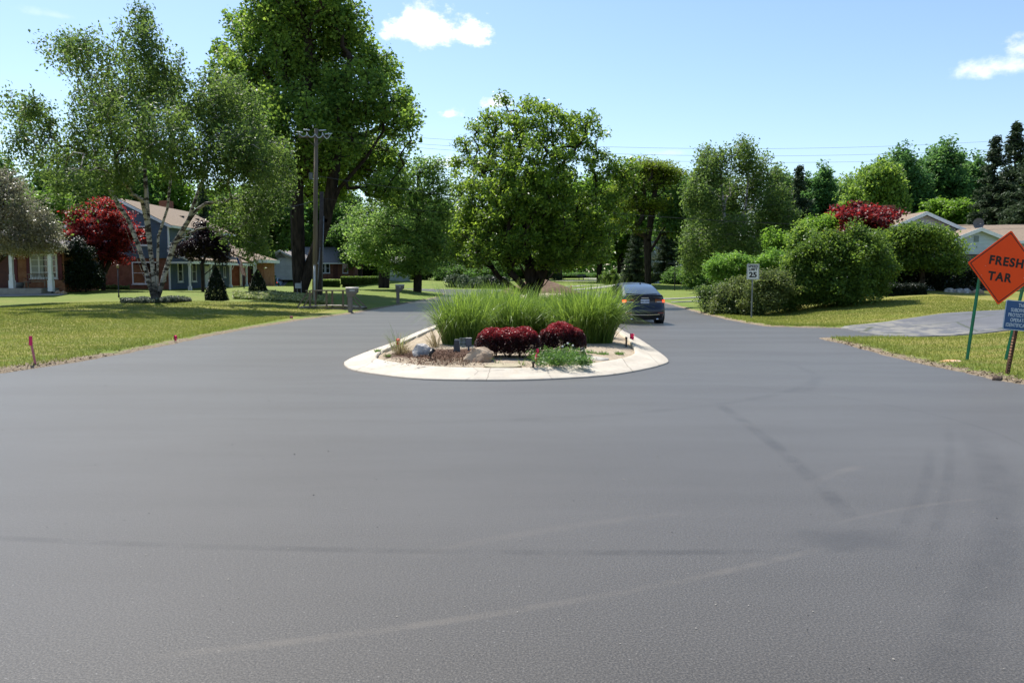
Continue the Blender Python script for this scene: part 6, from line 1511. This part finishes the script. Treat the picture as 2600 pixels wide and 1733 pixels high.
# right-side big trees
tree_px('birch_tree','tall birch pair with white trunks right of the car, left stem leaning','tree',1865,72,
  [[(1864,700),(1850,620),(1838,540),(1830,450),(1820,400)],[(1868,700),(1882,620),(1890,560),(1900,450),(1905,390)]],
  [(1800,430,48,44),(1795,392,26,22),(1835,400,26,24),(1888,395,36,40),(1895,368,20,20),(1925,440,40,50),(1785,500,52,60),(1870,490,60,60),(1955,520,50,50),(1795,600,60,65),(1885,600,75,60),(1975,590,48,40),(1755,630,28,60),(1770,450,22,28),(1970,450,28,30),(1995,555,40,30),(2020,600,28,30)],
  nclus=680,leafsper=62,csize=.34,lsize=.23,leaf=L['birch'],dep=3,bark=M['birchbark'],rbase=.18,seed=301,cs=(.9,.9,1.2),hang=.5,shell=.6)
tree_px('locust_tree','open-crowned locust with dark zigzag limbs and yellow-green leaves behind the car','tree',1645,108,
  [[(1647,690),(1650,640),(1640,600)],[(1650,640),(1680,590),(1710,540),(1720,480)],[(1640,600),(1600,560),(1580,520)],[(1645,610),(1655,540),(1665,470)]],
  [(1650,440,70,24),(1640,415,40,14),(1690,430,44,18),(1600,445,36,18),(1560,490,30,22),(1575,560,36,20),(1610,470,55,26),(1700,450,48,30),(1590,520,35,24),(1650,520,60,24),(1705,520,35,24),(1600,580,42,14),(1720,580,34,22),(1650,420,40,12)],
  nclus=420,leafsper=48,csize=.5,lsize=.30,leaf=L['locust'],bark=M['bark'],rbase=.42,dep=3,seed=302,cs=(1.5,1.5,.35),up=1.3,wiggle=.16,shell=.3)
# far background prototypes ------------------------------------------------
def proto(name,kind,seed):
    rng=np.random.default_rng(seed)
    if kind=='broad':
        lobes=[(0,0,7.5,4.2,4.0,4.3)]+[(rng.uniform(-3,3),rng.uniform(-3,3),rng.uniform(4,11.5),rng.uniform(1.6,2.6),2.2,rng.uniform(1.5,2.4)) for _ in range(11)]
        return dict(stems=[[(0,0,-.3),(0,0,2),(.1,0,4.5),(0,.2,7)]],lobes=lobes,nclus=760,leafsper=52,csize=.55,lsize=.42,leaf=L['far'],rbase=.38)
    if kind=='poplar':
        lobes=[(0,0,5.5,2.4,2.2,3.6)]+[(2.3*math.cos(i*2.4)*(.35+.08*i),2.0*math.sin(i*2.4)*(.35+.08*i),h-2.0,.75,.75,2.3) for i,h in enumerate([14.6,13.4,12.6,13.0,11.6,12.0,10.4,10.8,9.2])]+[(2.9*math.cos(i*1.3),2.5*math.sin(i*1.3),rng.uniform(4,7.5),.9,.9,1.9) for i in range(5)]
        return dict(stems=[[(0,0,-.3),(0,0,3),(.1,0,7),(0,0,11)]],lobes=lobes,nclus=560,leafsper=52,csize=.40,lsize=.36,leaf=L['farpop'],rbase=.3)
    if kind=='low':
        lobes=[(rng.uniform(-3,3),rng.uniform(-2,2),rng.uniform(.8,3.8),rng.uniform(1.4,2.2),1.5,rng.uniform(1.1,1.7)) for i in range(9)]
        return dict(stems=[[(0,0,-.3),(0,0,.8),(0,0,1.6)]],lobes=lobes,nclus=420,leafsper=46,csize=.5,lsize=.36,leaf=L['far'],rbase=.16)
PROTO={}
FARN=[0]
def spruce_mesh(seed,H_=18,Rb=3.6,nt=26):
    rng=np.random.default_rng(seed); pts=[];dirs=[]
    A=[(0,0,-.3),(0,0,H_)];segs=[];P=[];T=[]
    for k in range(nt*9):
        h=rng.uniform(.07,.99); z=h*H_; r=Rb*(1-h)**.85*(.75+.4*rng.random())+.12; a=rng.uniform(0,6.283); m=int(12+r*26)
        f=rng.uniform(.1,1,m); droop=-.32*r*f+.22*r*f**3; w=rng.normal(size=(m,3))*np.array([.16,.16,.10])*(1+.5*r*.3)
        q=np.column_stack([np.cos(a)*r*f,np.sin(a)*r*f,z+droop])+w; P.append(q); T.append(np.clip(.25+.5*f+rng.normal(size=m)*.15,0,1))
    return np.concatenate(P),np.concatenate(T)
def spruce(label,px,Y,pyt,seed,Rb=3.6,src=None,leaf=None,group='spruces'):
    b=ong(px,Y); H_=W(px,pyt,Y).z-b.z; rng=np.random.default_rng(seed)
    if src is not None:
        c=copy_tree(src[0]); c.location=b; s=H_/src[1]; c.scale=(s,s,s); c.rotation_euler=(0,0,rng.uniform(0,6)); tag(c,label,'tree',group); return c
    root=thing('spruce_tree',label,'tree',b,group); P,T=spruce_mesh(seed,H_,Rb); V,Fc=leaf_quads(rng,P,.50,.32,.3,.2); link('crown',np_mesh('crown',V,Fc,T,leaf or L['spruce']),root)
    MB().tube(b-Vector((0,0,.3)),b+Vector((0,0,H_*.96)),.26,.03,8).build('trunk',M['bark'],root,True); return root
s1=spruce('tallest dark spruce at the right edge, behind the wing roof',2562,88,310,401,4.3)
H1=W(2562,310,88).z-ong(2562,88).z
spruce('dark spruce just left of the tallest one, slightly lower',2512,90,345,402,src=(s1,H1))
spruce('dark spruce cut off by the right picture edge',2622,80,335,403,4.6)
spruce('narrow dark spruce above the shrub row, left of the poplars',2022,96,420,404,src=(s1,H1))
spruce('dark spruce peeking over the blue house roof ridge',522,106,470,405,src=(s1,H1))
spruce('shaggy spruce behind the car, left of the locust trunk',1612,120,560,406,src=(s1,H1))
spruce('shaggy spruce behind the car, right of the locust trunk',1690,118,540,407,src=(s1,H1))
spruce('dark spruce hidden behind the centre of the island tree',1390,150,560,408,src=(s1,H1))
def far_tree(kind,px,Y,pyt,wpx,label,seed,leaf=None,rot=None,sy=None):
    b=ong(px,Y); Ht={'broad':12.6,'poplar':14.6,'low':5.2}[kind]; Wt={'broad':9.6,'poplar':6.6,'low':8.8}[kind]
    pk=(kind,seed%3)
    zs=(W(px,pyt,Y).z-b.z)/Ht; xs=(wpx*Y/F)/Wt
    nm={'broad':'broadleaf_tree','poplar':'poplar_tree','low':'thicket'}[kind]; cat='tree' if kind!='low' else 'shrub'
    if pk not in PROTO:
        d=proto(nm,kind,500+seed); d['leafsper']=d['leafsper']; r=make_tree(nm,label,cat,(0,0,0),d['stems'],d['lobes'],d['nclus'],d['leafsper'],d['csize'],d['lsize'],d['leaf'],M['bark'],d['rbase'],600+seed,twig=.02); PROTO[pk]=r; c=r
    else: c=copy_tree(PROTO[pk])
    c.location=b; c.scale=(xs,xs,zs); c.rotation_euler=(0,0,random.uniform(0,6.28)); tag(c,label,cat,'trees standing behind the houses' if kind!='low' else 'dark undergrowth behind the houses')
    if leaf is not None:
        for ch in c.children:
            if ch.name.startswith('crown'):
                ch.material_slots[0].link='OBJECT'; ch.material_slots[0].material=leaf
    return c
FT=[
 ('broad',-150,95,330,380,'broad tree beyond the left picture edge'),
 ('broad',60,92,470,190,'green tree directly above the crabapple'),
 ('broad',175,100,430,200,'broad tree behind the brick house right end and the red maple'),
 ('broad',300,105,400,210,'dark tree behind the birch, above the blue gable'),
 ('broad',420,110,400,210,'tree behind the middle of the blue roof'),
 ('broad',590,125,480,170,'lighter tree right behind the far end of the blue roof'),
 ('broad',655,112,440,210,'dark leafy tree above the brick wing'),
 ('broad',740,140,470,190,'tree behind the white garage gable'),
 ('broad',845,135,480,170,'dark tree over the ranch roof, right of the utility poles'),
 ('broad',915,128,545,130,'dark tree behind the hedge and the thick short trunk'),
 ('broad',1010,150,520,150,'tree behind the lighter green maple'),
 ('broad',1110,150,500,140,'tree between lighter green maple and island tree'),
 ('broad',1200,160,520,190,'dark tree behind the left edge of the island tree'),
 ('broad',1290,170,540,180,'far tree behind the island tree, left of the dirt pile'),
 ('broad',1420,175,520,190,'far tree above the dirt pile'),
 ('broad',1522,150,500,190,'tree with a visible trunk on the far lawn left of the car'),
 ('broad',1575,150,440,220,'far tree behind the clipped round shrub'),
 ('broad',1740,125,430,220,'dark tree right of the white house behind the car'),
 ('broad',1790,105,450,170,'dark tree filling the gap behind the birch pair'),
 ('poplar',1985,118,420,150,'tree behind the right side of the birch pair'),
 ('poplar',2065,112,420,140,'upright tree just right of the narrow dark spruce'),
 ('poplar',2135,120,450,120,'small upright tree between two taller groups'),
 ('broad',2200,88,405,175,'dark rounded tree above the wine red maple'),
 ('poplar',2290,112,368,160,'tall upright tree, first of the poplar group at right'),
 ('poplar',2385,115,352,170,'tallest upright tree in the middle of the poplar group at right'),
 ('poplar',2462,118,385,150,'upright tree at the right end of the poplar group, beside the spruces'),
 ('poplar',2240,118,400,130,'upright ragged tree at the left end of the poplar group'),
 ('poplar',2340,122,380,140,'upright tree between the first and the tallest of the poplar group'),
 ('poplar',2425,124,378,140,'upright tree between the tallest and the right end of the poplar group'),
 ('poplar',2090,130,440,120,'upright tree behind and right of the narrow dark spruce'),
 ('broad',2250,125,470,190,'tree filling behind the grey house chimney'),
 ('broad',2420,105,500,200,'tree behind the grey house main gable'),
 ('broad',2700,95,330,300,'broad tree beyond the right picture edge'),
 ('broad',2560,110,480,160,'tree behind the spruces at the right edge'),
]
for i,(k,px,Y,pt,w,lb) in enumerate(FT):
    lf=None
    if k=='broad' and i in (5,11,1,14): lf=L['lightgreenfar']
    if i in (22,): lf=L['maple']
    far_tree(k,px,Y,pt,w,lb,i,lf)
LOW=[(200,96,610),(330,100,600),(560,120,620),(650,108,620),(760,150,640),(870,140,630),(960,140,640),(1060,145,650),(1150,140,655),(1230,135,665),(1320,185,672),(1440,215,688),(1560,195,685),(1640,150,670),(1740,110,665),(1800,90,640),(1880,95,620),(1950,100,620),(2060,95,600),(2150,80,610),(2240,90,600),(2350,95,600),(2500,90,600),(2640,80,600),(20,85,620),(100,85,620),(-100,85,600),(430,100,610),(1390,220,688),(1500,230,690)]
where={200:'behind the gap between the two left houses',330:'behind the blue house gable',560:'behind the far end of the blue house',650:'behind the brick wing',760:'behind the garage end of the ranch',870:'behind the ranch roof, middle',960:'behind the ranch roof, right end',1060:'behind the lighter green maple trunk',1150:'between the lighter maple and the juniper',1230:'behind the wide juniper',1320:'behind the dirt pile',1440:'at the end of the far driveway, left',1560:'behind the clipped round shrub',1640:'between the conifers behind the car',1740:'right of the white house behind the car',1800:'under the left side of the birch pair',1880:'behind the birch trunks',1950:'under the right side of the birch pair',2060:'behind the narrow dark young tree',2150:'behind the wine red maple',2240:'behind the grey house left end',2350:'behind the grey house main roof',2500:'behind the pale gable',2640:'beyond the right picture edge behind the wing',20:'behind the brick house roof, left part',100:'behind the brick house roof, right part',-100:'beyond the left picture edge',430:'behind the middle of the blue house',1390:'in the far distance above the dirt pile',1500:'in the far distance at the end of the driveway'}
for i,(px,Y,pt) in enumerate(LOW):
    far_tree('low',px,Y,pt,150 if Y<120 else 130,'dark undergrowth '+where[px],50+i)
# a far wood closing the horizon
def farwood():
    rng=np.random.default_rng(9); n=90000; a=rng.uniform(-1.15,1.15,n); d=rng.uniform(235,285,n); X=d*np.tan(a*.75); 
    X=a*330; Y=d; top=13+4*np.sin(X*.06)+3*np.sin(X*.17+1)+2*np.sin(X*.41); z=rng.uniform(0,1,n)**.8*top+1.0
    V,Fc=leaf_quads(rng,np.column_stack([X,Y+4*np.sin(X*.3),z]),1.6,.8,.3,0); tone=np.clip(rng.normal(.4,.25,n),0,1)
    o=link('far_wood',np_mesh('far_wood',V,Fc,tone,L['far'])); tag(o,'distant wood closing the horizon','wood',kind='stuff')
farwood()
# lawn blades near the road edges
def lawn_blades():
    rng=np.random.default_rng(12); PX=[]
    def region(n,xa,xb,ya,yb):
        P=np.column_stack([rng.uniform(xa,xb,n),rng.uniform(ya,yb,n)]); u=np.abs(P[:,0])/P[:,1]; P=P[(u<.86)]; return P
    P=np.concatenate([region(170000,-26,-9,14.0,34),region(90000,8,19,12.5,29),region(50000,8.5,20,28,38),region(40000,-26,-9,33,46)])
    h,s=height(P); k=(s>.22+.25*np.clip(wob(P,3.,2),-.6,1))
    # keep off the driveway
    dp=np.array([(10.8,27.8),(12.5,28.8),(15.3,29.4),(18,29.2),(24,28.2),(33,22.3),(20,22.3),(14,22.1),(12.2,22.4),(11.2,22.6),(10.8,23.2)]); k&=~inside(P,dp)
    P=P[k];h=h[k];s=s[k]; n=len(P); H_=rng.uniform(.025,.06,n)*(1+1.1*np.exp(-((s-.45)/.35)**2)*rng.uniform(0,1,n)); a=rng.uniform(0,6.283,n); w=.006
    w=.0045+.0005*P[:,1]*.35
    ln=rng.normal(size=(n,2))*.5*H_[:,None]; B=np.column_stack([P,h-.005]); o=np.column_stack([np.cos(a)*w,np.sin(a)*w,np.zeros(n)])
    V=np.stack([B-o,B+o,B+np.column_stack([ln,H_])],1).reshape(-1,3); Fc=np.arange(n*3).reshape(n,3)
    tone=np.clip(.55+.30*wob(P,.55,2)+rng.normal(size=n)*.15,0,1)
    o=link('lawn_grass',np_mesh('lawn_grass',V,Fc,tone,L['lawnblade'])); tag(o,'short lawn grass along both road edges','grass',kind='stuff')
lawn_blades()
# verge litter: clods and dead leaves along the road edges
def verge():
    rng=np.random.default_rng(15); pts=np.array([p for p in right_edge]); n=1700; f=rng.uniform(0,len(pts)-1.001,n); i=f.astype(int); t=(f-i)[:,None]; q=pts[i]*(1-t)+pts[i+1]*t; q[:,0]+=np.abs(rng.normal(.14,.14,n)); 
    m=q[:,1]<22.4; q=q[m]
    pl=np.array(left[:5]); n2=260; f=rng.uniform(0,len(pl)-1.001,n2); i=f.astype(int); t=(f-i)[:,None]; q2=pl[i]*(1-t)+pl[i+1]*t; q2[:,0]-=np.abs(rng.normal(.12,.14,n2)); q=np.concatenate([q,q2])
    h,_=height(q); V,Fc=leaf_quads(rng,np.column_stack([q,np.maximum(h,0)+rng.uniform(.003,.018,len(q))]),.042,.5,1.6,0,.7)
    o=link('verge_debris',np_mesh('verge_debris',V,Fc,rng.uniform(0,1,len(q)),leafmat('debris',(.06,.04,.025),(.42,.33,.22),.9,.1,0))); tag(o,'dry leaves and clods along the asphalt edge','debris',kind='stuff')
verge()
def pebbles():
    rng=np.random.default_rng(19); P=[]
    for _ in range(260):
        px=rng.uniform(0,2600); py=970+rng.uniform(0,1)**1.6*740; q=G(px,py,0); P.append((q.x,q.y,.004))
    for _ in range(90):
        q=G(rng.normal(620,200),rng.normal(1110,45),0); P.append((q.x,q.y,.004))
    P=np.array(P); ok=inside(P[:,:2],RP)&~inside(P[:,:2],OUT); P=P[ok]; n=len(P); s=rng.uniform(.002,.007,n)*np.where(rng.uniform(0,1,n)<.12,1.3,1)*(.55+P[:,1]*.06)
    o=np.array([[1,0,0],[0,1,0],[-1,0,0],[0,-1,0],[0,0,.7]]); V=P[:,None,:]+o[None]*s[:,None,None]*rng.uniform(.7,1.3,(n,5,1)); b_=np.arange(n)[:,None]*5
    Fc=np.concatenate([b_+np.array([[0,1,4]]),b_+np.array([[1,2,4]]),b_+np.array([[2,3,4]]),b_+np.array([[3,0,4]])],0)
    t=rng.uniform(0,1,n); t=np.where(t<.22,0.0,.5+.5*t); o=link('loose_grit',np_mesh('loose_grit',V.reshape(-1,3),Fc,np.tile(t,4),leafmat('grit_stone',(.015,.015,.015),(.34,.32,.28),.8,.2,0))); tag(o,'loose pale and dark grit scattered on the asphalt','grit',kind='stuff')
pebbles()
p=G(2416,913,.08); p.z=gz(p.x,p.y); o=rock('orange_marking_stone','flat stone sprayed orange in the verge left of the diamond sign',2416,913,(.24,.10,.05),plain('paint_orange_pale',(.75,.36,.16),(.55,.42,.3),9,.8,.2),91,cuts=5); o.location=p
p=G(2532,957,.05); p.z=gz(p.x,p.y); o=rock('asphalt_clod','dark broken clod at the asphalt edge below the blue sign',2532,957,(.12,.08,.07),plain('clod',(.06,.04,.03),(.16,.12,.09),12,.9,.1,bump=.8,bscale=30),92,cuts=9); o.location=p
# ---------------------------------------------------------------- world, sun, camera
w=bpy.data.worlds.new("World"); SC.world=w; w.use_nodes=True; nt=w.node_tree
for n in list(nt.nodes): nt.nodes.remove(n)
k=N(nt); out=k.new('ShaderNodeOutputWorld'); bg=k.new('ShaderNodeBackground'); sky=k.new('ShaderNodeTexSky'); sky.sky_type='NISHITA'; sky.sun_disc=False
SUN=Vector((-.52*.54,.854*.54,.842)).normalized(); EL=math.asin(SUN.z); AZ=math.atan2(SUN.x,SUN.y)
sky.sun_elevation=EL; sky.sun_rotation=AZ; sky.altitude=200; sky.air_density=1.15; sky.dust_density=.6; sky.ozone_density=1.4
tc=k.new('ShaderNodeTexCoord'); d=k.new('ShaderNodeVectorMath',operation='NORMALIZE'); k.l.new(tc.outputs['Generated'],d.inputs[0])
sx=k.new('ShaderNodeSeparateXYZ'); k.l.new(d.outputs[0],sx.inputs[0]); az=k.math('ARCTAN2',sx.outputs[0],sx.outputs[1]); el=k.math('ARCSINE',sx.outputs[2])
skyc=k.mix(1.0,sky.outputs[0],SKYTINT,'MULTIPLY')
col=skyc; cm=None
def blob(px,py,rx,ry,s=1.0,edge=.55,seed=0.0,sc=9.0):
    global cm
    v=W(px,py,100)-Vector((0,0,EYE)); v.normalize(); a0=math.atan2(v.x,v.y); e0=math.asin(v.z); ra,re=rx/F,ry/F
    da=k.math('DIVIDE',k.math('SUBTRACT',az,a0),ra); de=k.math('DIVIDE',k.math('SUBTRACT',el,e0),re)
    # flatter below: stretch lower half
    de=k.math('MULTIPLY',de,k.math('ADD',1.0,k.math('MULTIPLY',k.math('LESS_THAN',de,0.0),.5)))
    r=k.math('SQRT',k.math('ADD',k.math('MULTIPLY',da,da),k.math('MULTIPLY',de,de)))
    cmb=k.new('ShaderNodeCombineXYZ'); k.l.new(k.math('MULTIPLY',az,1/max(ra,.02)*.9),cmb.inputs[0]); k.l.new(k.math('MULTIPLY',el,1/max(ra,.02)*1.3),cmb.inputs[1]); cmb.inputs[2].default_value=seed
    n=k.noise(cmb.outputs[0],1.4,7,.62); rr=k.math('ADD',r,k.math('MULTIPLY',k.math('SUBTRACT',n,.5),2.6))
    m_=k.math('MULTIPLY',k.ramp(rr,1.05,1.05-edge,0,1),s)
    cm=m_ if cm is None else k.math('MAXIMUM',cm,m_)
blob(1075,75,105,62,1.0,.55,1.0); blob(1190,88,75,44,1,.6,2.2); blob(1040,85,70,36,.95,.6,5); blob(1145,290,30,15,.8,.8,3.); blob(1258,262,38,22,.75,.8,4.); blob(1130,415,60,24,.5,1.,7.); blob(2560,172,110,30,.7,.9,6.); blob(2600,120,50,30,.6,.9,8.); blob(150,40,90,12,.18,1.,9.); blob(1690,390,60,10,.2,1.,10.)
shade=k.ramp(k.noise(d.outputs[0],26,5,.6),.35,.7,0,1)
cl=k.mix(shade,CLOUD1,CLOUD0)
col=k.mix(cm,skyc,cl); k.l.new(col,bg.inputs[0]); bg.inputs[1].default_value=SKYSTR; k.l.new(bg.outputs[0],out.inputs[0])
sl=bpy.data.lights.new('sun','SUN'); sl.energy=SUNSTR; sl.angle=R(.55); sl.color=(1,.955,.88); so=bpy.data.objects.new('sun',sl); COL.objects.link(so); so.rotation_euler=SUN.to_track_quat('Z','Y').to_euler()
cam=bpy.data.cameras.new('camera'); cam.sensor_width=36; cam.sensor_fit='HORIZONTAL'; cam.lens=36*F/2600; cam.clip_end=3000; cam.clip_start=.05
co=bpy.data.objects.new('camera',cam); COL.objects.link(co); co.location=(0,0,EYE); co.rotation_euler=(math.pi/2-TH,0,0); SC.camera=co
vs=SC.view_settings; vs.view_transform='Standard'; vs.look='None'; vs.exposure=EXPO; vs.gamma=1; vs.use_curve_mapping=False
cy=SC.cycles; cy.max_bounces=6; cy.diffuse_bounces=4; cy.glossy_bounces=2; cy.transmission_bounces=3; cy.transparent_max_bounces=4; cy.caustics_reflective=False; cy.caustics_refractive=False
for o in SC.objects:
    if o.type=='MESH' and o.parent is None and 'label' not in o and o.get('kind')!='structure': print('NOLABEL',o.name)
